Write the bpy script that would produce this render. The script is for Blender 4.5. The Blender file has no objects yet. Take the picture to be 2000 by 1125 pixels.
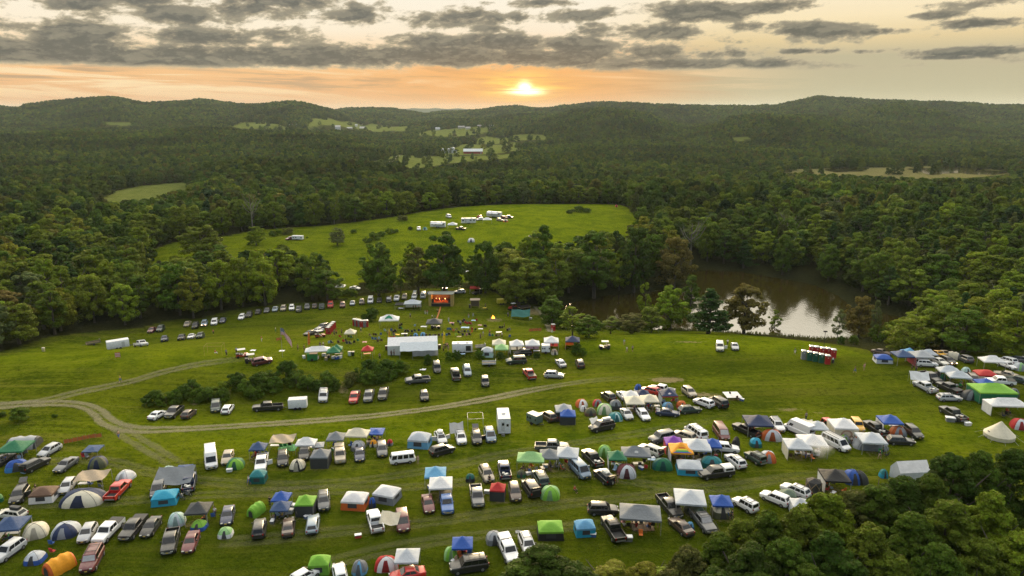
import bpy, bmesh, math, random
import numpy as np
from mathutils import Vector, Matrix, Euler
SC = bpy.context.scene
COL = SC.collection
random.seed(7)
F = 1400.0
H0 = 60.0
TH = math.atan((562.5 - 215.0) / F)
CT, ST = math.cos(TH), math.sin(TH)

# ------------------------------------------------------------------ camera
cam = bpy.data.cameras.new('camera')
cam.sensor_width = 36.0
cam.lens = F / 2000.0 * 36.0
cam.clip_start = 1.0
cam.clip_end = 40000.0
co = bpy.data.objects.new('camera', cam)
COL.objects.link(co)
co.location = (0, 0, H0)
co.rotation_euler = (math.pi / 2 - TH, 0, 0)
SC.camera = co

def ray(px, py):
    a = (px - 1000.0) / F
    b = (562.5 - py) / F
    v = np.array([a, CT + b * ST, -ST + b * CT])
    return v / np.linalg.norm(v)

def proj(x, y, z):
    d = y * CT - (z - H0) * ST
    u = y * ST + (z - H0) * CT
    return 1000 + F * x / d, 562.5 - F * u / d, d

def on_plane(px, py, z):
    r = ray(px, py)
    t = (z - H0) / r[2]
    return r[0] * t, r[1] * t

def at_y(px, py, y):
    r = ray(px, py)
    return H0 + r[2] / r[1] * y

# ------------------------------------------------------------------ terrain
CP = [(-300,1120,0),(0,1120,0),(500,1120,0),(1000,1120,0),(1500,1120,0),(2000,1120,0),(2300,1120,0),(-300,950,0),(0,950,0),(500,950,0),(1000,950,0),
(1500,950,0),(2000,950,0),(2300,950,.5),(0,840,0),(400,840,0),(800,840,-.5),(1200,840,0),(1600,840,0),(2000,840,.5),(2300,840,1),
(0,795,0),(-300,795,0),(230,830,-.3),(600,825,-1),(900,785,-1.6),(1200,740,-.8),(350,800,-1),(650,780,-2.5),(900,750,-2.6),(1080,732,-2.4),
(0,722,.5),(-300,745,.5),(230,695,1),(420,690,1),(560,690,1),(700,690,.5),(850,695,-.6),(1000,682,-1.2),(1150,665,-1.5),(1300,660,-1.5),(1450,664,-1),
(1600,680,0),(1750,700,1),(1900,702,1),(2000,705,1),(2300,715,1),(1300,720,-1.4),(1500,720,-.5),(1500,760,0),(1700,760,.6),(500,735,-.4),
(0,680,-5),(-300,690,-5),(130,660,-7),(250,672,-8),(300,640,-9.5),(470,617,-9),(600,605,-9),(750,585,-9),(860,600,-9.5),(980,570,-9.2),(1020,600,-10.5),
(700,630,-7),(850,640,-5.5),(850,662,-3),(1000,640,-7),(1060,640,-8.5),(600,650,-5.5),(560,674,-1.5),(420,660,-6),
(1100,645,-9),(1250,648,-11),(1100,575,-11),(1200,560,-11),(1330,545,-10.5),(1355,522,-11.5),(1450,527,-11.5),(1550,545,-11.5),(1650,585,-11.5),(1720,605,-11.5),
(1800,640,-10),(1900,660,-6),(2000,660,-4),(2300,670,-3),(1900,600,-8),(1760,680,-6),(1650,668,-10),
(300,490,-8),(400,480,-6.5),(500,450,-5.5),(580,462,-4.8),(650,500,-6),(650,470,-5),(660,540,-9),(700,530,-8.7),(750,450,-3.2),(850,445,-2.2),
(950,430,-1.6),(1000,450,-2),(1100,430,-2),(1200,410,-3),(1230,440,-4),(1130,460,-4),(1050,400,-3),(880,410,-3.4),(560,440,-7),(780,490,-5),(820,530,-8),
(1400,480,-8),(1600,480,-8),(1800,480,-5),(2000,480,-3),(1500,400,-8),(1800,400,-8),(2000,400,-8),(2300,480,-3),(2300,400,-8),
(0,600,-9),(-300,600,-9),(200,560,-10),(0,500,-10),(-300,480,-10),(200,480,-10),(100,420,-12),(400,420,-10),(700,400,-8),(1000,380,-8),(1300,380,-9)]
def _cpxy():
    out = []
    for px, py, z in CP:
        x, y = on_plane(px, py, z)
        out.append((x, y, z))
    return np.array(out)
_C = _cpxy()
def _U(r2):
    return r2 * np.log(r2 + 1e-9)
_n = len(_C)
_K = _U(((_C[:, None, :2] - _C[None, :, :2]) ** 2).sum(-1) * 1e-4) + np.eye(_n) * 2e-3
_P = np.hstack([np.ones((_n, 1)), _C[:, :2] * 1e-2])
_A = np.zeros((_n + 3, _n + 3))
_A[:_n, :_n] = _K; _A[:_n, _n:] = _P; _A[_n:, :_n] = _P.T
_W = np.linalg.solve(_A, np.concatenate([_C[:, 2], np.zeros(3)]))
def tps(x, y):
    out = np.empty(x.shape)
    for i in range(0, x.size, 20000):
        s = slice(i, i + 20000)
        r2 = ((x[s, None] - _C[None, :, 0]) ** 2 + (y[s, None] - _C[None, :, 1]) ** 2) * 1e-4
        out[s] = _U(r2) @ _W[:_n] + _W[_n] + _W[_n + 1] * x[s] * 1e-2 + _W[_n + 2] * y[s] * 1e-2
    return out
def sst(a, b, x):
    t = np.clip((x - a) / (b - a), 0, 1)
    return t * t * (3 - 2 * t)
# ridges: distance, front width, back width, tree height, silhouette in photo pixels
RID = [
(2900,800,900,12,[(-600,214),(-200,205),(0,208),(35,209),(49,203),(84,203),(120,200),(157,195),(224,192),(252,194),(270,197),(315,199),(360,196),(388,191),(406,193),(434,200),(465,204),(507,202),(567,199),(609,206),(644,216),(680,232),(720,260),(800,300)]),
(3700,900,900,12,[(300,222),(500,222),(644,216),(690,210),(720,208),(760,212),(800,220),(830,223),(870,219),(930,215),(980,210),(1010,208),(1040,211),(1090,213),(1250,216),(1500,225)]),
(3200,800,900,12,[(900,250),(1000,228),(1090,214),(1150,209),(1200,205),(1260,204),(1300,206),(1350,206),(1450,208),(1510,207),(1540,200),(1600,191),(1650,194),(1720,196),(1790,197),(1860,200),(1930,206),(2000,204),(2200,206),(2600,212)]),
(2100,420,400,12,[(960,270),(1000,248),(1080,232),(1130,217),(1180,211),(1230,214),(1270,222),(1310,240),(1400,262),(1500,290)]),
(1800,350,350,12,[(1240,290),(1300,262),(1380,243),(1430,228),(1500,224),(1560,228),(1640,240),(1700,256),(1800,280)]),
(2350,420,400,12,[(1500,262),(1560,248),(1640,226),(1700,212),(1760,206),(1830,216),(1900,236),(2000,252),(2200,262)]),
(1500,300,320,13,[(-500,268),(0,262),(100,256),(250,251),(400,251),(550,256),(650,262),(740,275),(800,300),(860,330)]),
(760,120,130,15,[(290,375),(330,350),(400,325),(470,313),(560,309),(680,313),(760,322),(830,338),(900,350)]),
(2500,380,500,3,[(650,262),(720,252),(800,246),(900,240),(1000,233),(1060,230),(1120,240)]),
(11000,1500,1500,8,[(-400,209),(0,208),(40,213),(400,214.5),(700,213.5),(780,212),(850,210.5),(950,213.5),(1100,215),(2400,215)]),
]
_R = []
for yk, wf, wb, th, pts in RID:
    q = np.array([(p[0] - 1000) / F / (ray(p[0], p[1])[1] / math.sqrt(1) * 0 + 1) for p in pts])
    qs, zs = [], []
    for (px, py) in pts:
        r = ray(px, py)
        qs.append(r[0] / r[1]); zs.append(H0 + r[2] / r[1] * yk - th)
    _R.append((yk, wf, wb, np.array(qs), np.array(zs)))
BASE = -20.0
def far_z(x, y):
    q = x / np.maximum(y, 30.0)
    z = np.full(x.shape, BASE)
    acc = np.zeros(x.shape)
    for yk, wf, wb, qs, zs in _R:
        top = np.interp(q, qs, zs, left=BASE, right=BASE) - BASE
        top = np.maximum(top, 0)
        d = (y - yk)
        g = np.where(d < 0, np.exp(-(d / wf) ** 2), np.exp(-(d / wb) ** 2))
        acc = np.maximum(acc, top * g) + 0.12 * np.minimum(acc, top * g)
    n = (np.sin(x * .011 + 1.3) * np.sin(y * .009 + .4) * 2.5 + np.sin(x * .027 + y * .013) * 1.2 + np.sin(y * .031 - x * .008) * 1.0)
    n2 = (np.sin(x * .0061 + y * .0019) * np.sin(y * .0043 - x * .0011 + 1.0)) * np.clip(acc, 0, 80) * .10
    return z + acc + n * (0.4 + np.clip(acc / 25, 0, 1.6)) * sst(500, 900, y) + n2
def px_poly(pts, z=None):
    return np.array([gp(px, py)[:2] for px, py in pts])
def inpoly(x, y, P):
    x = np.asarray(x, float); y = np.asarray(y, float)
    c = np.zeros(x.shape, bool)
    j = len(P) - 1
    for i in range(len(P)):
        xi, yi = P[i]; xj, yj = P[j]
        m = ((yi > y) != (yj > y)) & (x < (xj - xi) * (y - yi) / (yj - yi + 1e-12) + xi)
        c ^= m; j = i
    return c
def dpoly(x, y, P):
    d = np.full(np.asarray(x).shape, 1e9)
    for i in range(len(P)):
        ax, ay = P[i]; bx, by = P[(i + 1) % len(P)]
        t = np.clip(((x - ax) * (bx - ax) + (y - ay) * (by - ay)) / ((bx - ax) ** 2 + (by - ay) ** 2 + 1e-9), 0, 1)
        d = np.minimum(d, np.hypot(x - ax - t * (bx - ax), y - ay - t * (by - ay)))
    return d
WZ = -13.0
POND = np.array([on_plane(px, py, WZ) for px, py in [(1086,600),(1130,587),(1185,577),(1250,571),(1320,562),(1352,545),(1345,530),(1385,527),(1450,531),(1530,545),(1590,556),(1640,578),(1668,603),(1725,612),(1775,622),(1800,640),(1740,652),(1690,655),(1655,662),(1600,663),(1500,655.5),(1400,649),(1300,644),(1200,642),(1130,640),(1090,628)]])
def terr(x, y):
    x = np.atleast_1d(np.asarray(x, float)); y = np.atleast_1d(np.asarray(y, float))
    near = (y > 20) & (y < 800) & (np.abs(x) < 1.25 * np.abs(y) + 60)
    z = np.zeros(x.shape)
    far = y >= 400
    z[~far] = np.where(y[~far] > 20, 0.0, 0.0)
    if far.any():
        z[far] = far_z(x[far], y[far])
    if near.any():
        xn, yn = x[near], y[near]
        t = np.clip(tps(xn, yn), -16, 4)
        inp = inpoly(xn, yn, POND); dp = np.full(xn.shape, 99.0)
        m = (xn > -10) & (xn < 330) & (yn > 190) & (yn < 420)
        if m.any(): dp[m] = dpoly(xn[m], yn[m], POND)
        bank = WZ + .35 + np.minimum(dp, 30) * .02
        t = np.where(inp, WZ - np.minimum(dp * .25, 2.0), np.maximum(WZ + np.minimum(dp, 4) * .09, t * sst(0, 9, dp) + bank * (1 - sst(0, 9, dp))))
        u = np.sin(xn * .11 + 2) * np.sin(yn * .09) * .10 + np.sin(xn * .31 + yn * .23) * .04
        t = t + np.where(dp > 6, u, 0)
        w = sst(470, 740, yn)
        lat = 1 - sst(.85, 1.2, np.abs(xn) / np.maximum(yn, 1))
        edge = np.where(yn > 400, far_z(xn, yn), -3.0 * sst(60, 300, yn))
        t = t * lat + edge * (1 - lat)
        tf = far_z(xn, yn)
        z[near] = t * (1 - w) + tf * w
    side = (~near) & (y < 800)
    if side.any():
        zf = far_z(x[side], np.maximum(y[side], 60)) * 0 + (-3.0 * sst(60, 300, y[side]))
        w = sst(470, 740, y[side])
        z[side] = zf * (1 - w) + (z[side] if True else 0) * w
    return z
_T = np.concatenate([np.arange(55, 420, 3.0), np.geomspace(420, 14000, 260)])
def gp(px, py, dz=0.0):
    """photo pixel -> point on the ground (raised by dz along the view)"""
    r = ray(px, py)
    P = _T[:, None] * r[None, :]
    zz = P[:, 2] + H0 - dz - terr(P[:, 0], P[:, 1])
    k = np.nonzero(zz < 0)[0]
    if len(k) == 0:
        t = _T[-1]
    elif k[0] == 0:
        t = _T[0]
    else:
        lo, hi = _T[k[0] - 1], _T[k[0]]
        ts = np.linspace(lo, hi, 25)
        zz = ts * r[2] + H0 - dz - terr(ts * r[0], ts * r[1])
        j = np.nonzero(zz < 0)[0]
        j = j[0] if len(j) else 24
        if j == 0: t = lo
        else:
            a, b = zz[j - 1], zz[j]
            t = ts[j - 1] + (ts[j] - ts[j - 1]) * a / (a - b + 1e-12)
    return np.array([r[0] * t, r[1] * t, H0 + r[2] * t - dz])
def gz(x, y):
    return float(terr(x, y)[0])

# ------------------------------------------------------------------ mesh helpers
def link(name, data, parent=None, loc=(0, 0, 0)):
    o = bpy.data.objects.new(name, data)
    COL.objects.link(o)
    if parent is not None: o.parent = parent
    o.location = loc
    return o
def tag(o, label=None, cat=None, group=None, kind=None):
    if label: o['label'] = label
    if cat: o['category'] = cat
    if group: o['group'] = group
    if kind: o['kind'] = kind
    return o
def arr_mesh(name, V, Q, mats=(), smooth=False, mi=None):
    V = np.asarray(V, np.float32); Q = np.asarray(Q, np.int32)
    me = bpy.data.meshes.new(name)
    k = Q.shape[1]
    me.vertices.add(len(V)); me.vertices.foreach_set('co', V.ravel())
    me.loops.add(Q.size); me.loops.foreach_set('vertex_index', Q.ravel())
    me.polygons.add(len(Q)); me.polygons.foreach_set('loop_start', np.arange(0, Q.size, k, dtype=np.int32))
    if mi is not None: me.polygons.foreach_set('material_index', np.asarray(mi, np.int32))
    for m in mats: me.materials.append(m)
    me.update(calc_edges=True)
    me.polygons.foreach_set('use_smooth', np.full(len(Q), smooth))
    me.validate()
    return me
class MB:
    """collects boxes, tubes, lofts and quads; builds ONE mesh"""
    def __init__(s): s.v = []; s.f = []
    def add(s, v, f):
        n = len(s.v); s.v += [tuple(p) for p in v]; s.f += [tuple(i + n for i in q) for q in f]; return s
    def box(s, c, d, M=None):
        x, y, z = c; a, b, e = d[0] / 2, d[1] / 2, d[2] / 2
        v = [Vector((i * a, j * b, k * e)) for k in (-1, 1) for j in (-1, 1) for i in (-1, 1)]
        if M is not None: v = [M @ p for p in v]
        v = [(p.x + x, p.y + y, p.z + z) for p in v]
        return s.add(v, [(0, 2, 3, 1), (4, 5, 7, 6), (0, 1, 5, 4), (2, 6, 7, 3), (0, 4, 6, 2), (1, 3, 7, 5)])
    def quad(s, a, b, c, d): return s.add([a, b, c, d], [(0, 1, 2, 3)])
    def tube(s, pts, rad, n=6, cap=True):
        pts = [Vector(p) for p in pts]
        if not hasattr(rad, '__len__'): rad = [rad] * len(pts)
        rings = []
        for i, p in enumerate(pts):
            d = (pts[min(i + 1, len(pts) - 1)] - pts[max(i - 1, 0)]).normalized()
            a = d.orthogonal().normalized(); 
            if abs(d.z) < .95: a = d.cross(Vector((0, 0, 1))).normalized()
            else: a = d.cross(Vector((1, 0, 0))).normalized()
            b = d.cross(a)
            rings.append([p + (a * math.cos(2 * math.pi * k / n) + b * math.sin(2 * math.pi * k / n)) * rad[i] for k in range(n)])
        v = [q for r in rings for q in r]; f = []
        for i in range(len(pts) - 1):
            for k in range(n):
                f.append((i * n + k, i * n + (k + 1) % n, (i + 1) * n + (k + 1) % n, (i + 1) * n + k))
        if cap:
            f.append(tuple(range(n - 1, -1, -1))); f.append(tuple((len(pts) - 1) * n + k for k in range(n)))
        return s.add(v, f)
    def rings(s, R, closed=True, caps=True):
        n = len(R[0]); v = [p for r in R for p in r]; f = []
        for i in range(len(R) - 1):
            for k in range(n if closed else n - 1):
                f.append((i * n + k, i * n + (k + 1) % n, (i + 1) * n + (k + 1) % n, (i + 1) * n + k))
        if caps:
            f.append(tuple(range(n - 1, -1, -1))); f.append(tuple((len(R) - 1) * n + k for k in range(n)))
        return s.add(v, f)
    def mesh(s, name, mat, sharp=35):
        me = bpy.data.meshes.new(name)
        me.from_pydata(s.v, [], s.f)
        bm = bmesh.new(); bm.from_mesh(me)
        bmesh.ops.recalc_face_normals(bm, faces=bm.faces)
        bm.to_mesh(me); bm.free()
        if mat: me.materials.append(mat)
        if sharp:
            for p in me.polygons: p.use_smooth = True
            me.set_sharp_from_angle(angle=math.radians(sharp))
        me.update()
        return me
    def obj(s, name, mat, parent=None, loc=(0, 0, 0), sharp=35, col=None):
        o = link(name, s.mesh(name, mat, sharp), parent, loc)
        if col is not None: o.color = (*col, 1)
        return o
def lin(h):
    h = h.lstrip('#')
    v = [int(h[i:i + 2], 16) / 255 for i in (0, 2, 4)]
    return tuple(c / 12.92 if c <= .04045 else ((c + .055) / 1.055) ** 2.4 for c in v)

# ------------------------------------------------------------------ materials
class NT:
    def __init__(s, tree): s.t = tree; s.n = tree.nodes; s.l = tree.links; s.x = 0
    def new(s, kind, **kw):
        nd = s.n.new(kind); s.x += 1; nd.location = (s.x * 40, -(s.x % 9) * 60)
        for k, v in kw.items(): setattr(nd, k, v)
        return nd
    def put(s, sock, v):
        if isinstance(v, bpy.types.NodeSocket): s.l.new(v, sock)
        elif v is not None:
            if hasattr(v, '__len__') and sock.type == 'RGBA' and len(v) == 3: v = (*v, 1)
            sock.default_value = v
    def m(s, op, a, b=None, c=None, clamp=False):
        nd = s.new('ShaderNodeMath', operation=op, use_clamp=clamp)
        for i, v in enumerate((a, b, c)):
            if v is not None: s.put(nd.inputs[i], v)
        return nd.outputs[0]
    def vm(s, op, a, b=None):
        nd = s.new('ShaderNodeVectorMath', operation=op); s.put(nd.inputs[0], a)
        if b is not None: s.put(nd.inputs[1], b)
        return nd.outputs[0]
    def sm(s, x, a, b, lo=0.0, hi=1.0, kind='SMOOTHSTEP'):
        nd = s.new('ShaderNodeMapRange', interpolation_type=kind, clamp=True)
        for i, v in enumerate((x, a, b, lo, hi)): s.put(nd.inputs[i], v)
        return nd.outputs[0]
    def mix(s, f, a, b, bt='MIX'):
        nd = s.new('ShaderNodeMix', data_type='RGBA', blend_type=bt, clamp_factor=True)
        s.put(nd.inputs[0], f); s.put(nd.inputs[6], a); s.put(nd.inputs[7], b)
        return nd.outputs[2]
    def noise(s, vec, scale, det=4, rough=.55, dist=0.0, dim='3D', w=None):
        nd = s.new('ShaderNodeTexNoise', noise_dimensions=dim)
        if vec is not None: s.put(nd.inputs['Vector'], vec)
        if w is not None: s.put(nd.inputs['W'], w)
        nd.inputs['Scale'].default_value = scale; nd.inputs['Detail'].default_value = det
        nd.inputs['Roughness'].default_value = rough; nd.inputs['Distortion'].default_value = dist
        return nd.outputs[0]
    def map(s, vec, scale=(1, 1, 1), loc=(0, 0, 0), rot=(0, 0, 0)):
        nd = s.new('ShaderNodeMapping'); s.put(nd.inputs[0], vec)
        nd.inputs['Location'].default_value = loc; nd.inputs['Rotation'].default_value = rot; nd.inputs['Scale'].default_value = scale
        return nd.outputs[0]
    def pos(s): return s.new('ShaderNodeNewGeometry').outputs['Position']
    def objco(s): return s.new('ShaderNodeTexCoord').outputs['Object']
    def ocol(s): return s.new('ShaderNodeObjectInfo').outputs['Color']
    def bump(s, h, st=.3, dist=.05):
        nd = s.new('ShaderNodeBump'); nd.inputs['Strength'].default_value = st; nd.inputs['Distance'].default_value = dist
        s.put(nd.inputs['Height'], h); return nd.outputs[0]
def newmat(name):
    m = bpy.data.materials.new(name); m.use_nodes = True
    m.node_tree.nodes.clear()
    t = NT(m.node_tree)
    out = t.new('ShaderNodeOutputMaterial')
    return m, t, out
def pbsdf(t, base, rough=.5, metal=0.0, **kw):
    p = t.new('ShaderNodeBsdfPrincipled')
    t.put(p.inputs['Base Color'], base); t.put(p.inputs['Roughness'], rough); t.put(p.inputs['Metallic'], metal)
    for k, v in kw.items(): t.put(p.inputs[k], v)
    return p
def simple(name, col, rough=.6, metal=0.0, vary=.18, scale=3.0, **kw):
    m, t, out = newmat(name)
    base = col if isinstance(col, tuple) else t.ocol()
    n = t.noise(t.objco(), scale, 5)
    f = t.sm(n, .3, .7, 1 - vary, 1 + vary * .4, 'LINEAR')
    hs = t.new('ShaderNodeHueSaturation'); t.put(hs.inputs['Color'], base); t.put(hs.inputs['Value'], f)
    p = pbsdf(t, hs.outputs[0], rough, metal, **kw)
    t.l.new(p.outputs[0], out.inputs[0])
    return m
M = {}
def make_mats():
    # car paint with a film of dust, colour per object
    m, t, out = newmat('car_paint')
    n = t.noise(t.objco(), 2.2, 5)
    geo = t.new('ShaderNodeNewGeometry'); sx = t.new('ShaderNodeSeparateXYZ'); t.put(sx.inputs[0], geo.outputs['Normal'])
    d = t.m('MULTIPLY', t.sm(n, .35, .75), t.sm(sx.outputs[2], .1, .9, .05, .22))
    p = pbsdf(t, t.mix(d, t.ocol(), (.30, .25, .19)), t.sm(n, .3, .7, .30, .48))
    p.inputs['Coat Weight'].default_value = .35; p.inputs['Coat Roughness'].default_value = .12
    t.l.new(p.outputs[0], out.inputs[0]); M['paint'] = m
    M['glass'] = simple('dark_glass', (.012, .014, .015), .12, vary=.3)
    M['rubber'] = simple('tyre_rubber', (.014, .014, .013), .85)
    M['rim'] = simple('wheel_rim', (.30, .30, .30), .4, .6)
    M['trim'] = simple('black_plastic', (.02, .02, .02), .6)
    M['chrome'] = simple('grey_metal', (.35, .35, .35), .4, .5)
    M['lamp'] = simple('lamp_lens', (.55, .54, .48), .2)
    M['tail'] = simple('red_lens', (.30, .012, .01), .25)
    M['plate'] = simple('plate_yellow', (.62, .45, .08), .5)
    M['solid'] = simple('painted_solid', None, .55)
    M['metal'] = simple('pole_metal', (.42, .42, .42), .4, .4)
    M['wood'] = simple('raw_timber', (.30, .21, .11), .75, scale=6)
    M['woodc'] = simple('timber_tinted', None, .75, scale=8, vary=.35)
    M['skin'] = simple('skin', (.42, .24, .16), .6)
    M['cloth'] = simple('clothing', None, .85)
    M['mesh'] = simple('tent_mesh', (.035, .037, .04), .7)
    M['roofm'] = simple('metal_roofing', None, .5, .1, scale=1.2)
    # tent fabric: translucent, wrinkled, colour per object
    m, t, out = newmat('tent_fabric')
    oc = t.objco(); n = t.noise(oc, 1.7, 6, .6); n2 = t.noise(oc, 6.0, 4, .6)
    v = t.m('ADD', t.sm(n, .3, .7, .88, 1.04, 'LINEAR'), t.sm(n2, .3, .7, -.05, .05, 'LINEAR'))
    hs = t.new('ShaderNodeHueSaturation'); t.put(hs.inputs['Color'], t.ocol()); t.put(hs.inputs['Value'], v)
    p = pbsdf(t, hs.outputs[0], .7)
    t.put(p.inputs['Normal'], t.bump(t.m('ADD', n, t.m('MULTIPLY', n2, .3)), .9, .16))
    tr = t.new('ShaderNodeBsdfTranslucent'); t.put(tr.inputs[0], hs.outputs[0])
    ms = t.new('ShaderNodeMixShader'); ms.inputs[0].default_value = .22
    t.l.new(p.outputs[0], ms.inputs[1]); t.l.new(tr.outputs[0], ms.inputs[2]); t.l.new(ms.outputs[0], out.inputs[0])
    M['fabric'] = m
    # leaves
    def leafmat(name, colour, spread=.85):
        m, t, out = newmat(name)
        oi = t.new('ShaderNodeObjectInfo'); geo = t.new('ShaderNodeNewGeometry')
        base = oi.outputs['Color'] if colour is None else colour
        cl = t.noise(t.objco(), .30, 3, .6)
        rv = t.m('ADD', t.m('MULTIPLY', geo.outputs['Random Per Island'], spread), t.sm(cl, .3, .7, -.28, .28, 'LINEAR'))
        val = t.m('ADD', rv, 1 - spread * .45)
        hs = t.new('ShaderNodeHueSaturation'); t.put(hs.inputs['Color'], base); t.put(hs.inputs['Value'], val)
        t.put(hs.inputs['Hue'], t.m('ADD', .5, t.m('MULTIPLY', t.m('SUBTRACT', geo.outputs['Random Per Island'], .6), .035)))
        p = pbsdf(t, hs.outputs[0], .62); p.inputs['Specular IOR Level'].default_value = .06
        tr = t.new('ShaderNodeBsdfTranslucent'); t.put(tr.inputs[0], t.mix(.30, hs.outputs[0], (.17, .24, .01)))
        ms = t.new('ShaderNodeMixShader'); ms.inputs[0].default_value = .30
        t.l.new(p.outputs[0], ms.inputs[1]); t.l.new(tr.outputs[0], ms.inputs[2]); t.l.new(ms.outputs[0], out.inputs[0])
        return m
    M['leaf'] = leafmat('leaf', None)
    # far foliage: tint by instance
    m, t, out = newmat('far_leaf')
    oi = t.new('ShaderNodeObjectInfo'); geo = t.new('ShaderNodeNewGeometry')
    cr = t.new('ShaderNodeValToRGB'); t.put(cr.inputs[0], oi.outputs['Random'])
    cr.color_ramp.interpolation = 'LINEAR'
    els = cr.color_ramp.elements
    stops = [(0, (.036, .072, .012)), (.25, (.105, .150, .018)), (.45, (.058, .108, .020)), (.70, (.165, .195, .022)), (.84, (.026, .056, .020)), (1, (.135, .125, .024))]
    els[0].position = 0; els[0].color = (*stops[0][1], 1); els[1].position = 1; els[1].color = (*stops[-1][1], 1)
    for p_, c_ in stops[1:-1]:
        e = els.new(p_); e.color = (*c_, 1)
    hs = t.new('ShaderNodeHueSaturation'); t.put(hs.inputs['Color'], cr.outputs[0])
    t.put(hs.inputs['Value'], t.m('MULTIPLY', t.m('ADD', .70, t.m('MULTIPLY', geo.outputs['Random Per Island'], .5)), t.sm(t.noise(t.pos(), .006, 3, .6), .35, .65, .55, 1.35, 'LINEAR')))
    p = pbsdf(t, hs.outputs[0], .7); p.inputs['Specular IOR Level'].default_value = .03
    tr = t.new('ShaderNodeBsdfTranslucent'); t.put(tr.inputs[0], hs.outputs[0])
    ms = t.new('ShaderNodeMixShader'); ms.inputs[0].default_value = .25
    t.l.new(p.outputs[0], ms.inputs[1]); t.l.new(tr.outputs[0], ms.inputs[2]); t.l.new(ms.outputs[0], out.inputs[0])
    M['farleaf'] = m
    M['bark'] = simple('bark', (.10, .080, .058), .9, scale=2, vary=.4)
    M['palebark'] = simple('pale_bark', (.20, .18, .145), .85, scale=2, vary=.4)
make_mats()
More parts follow.
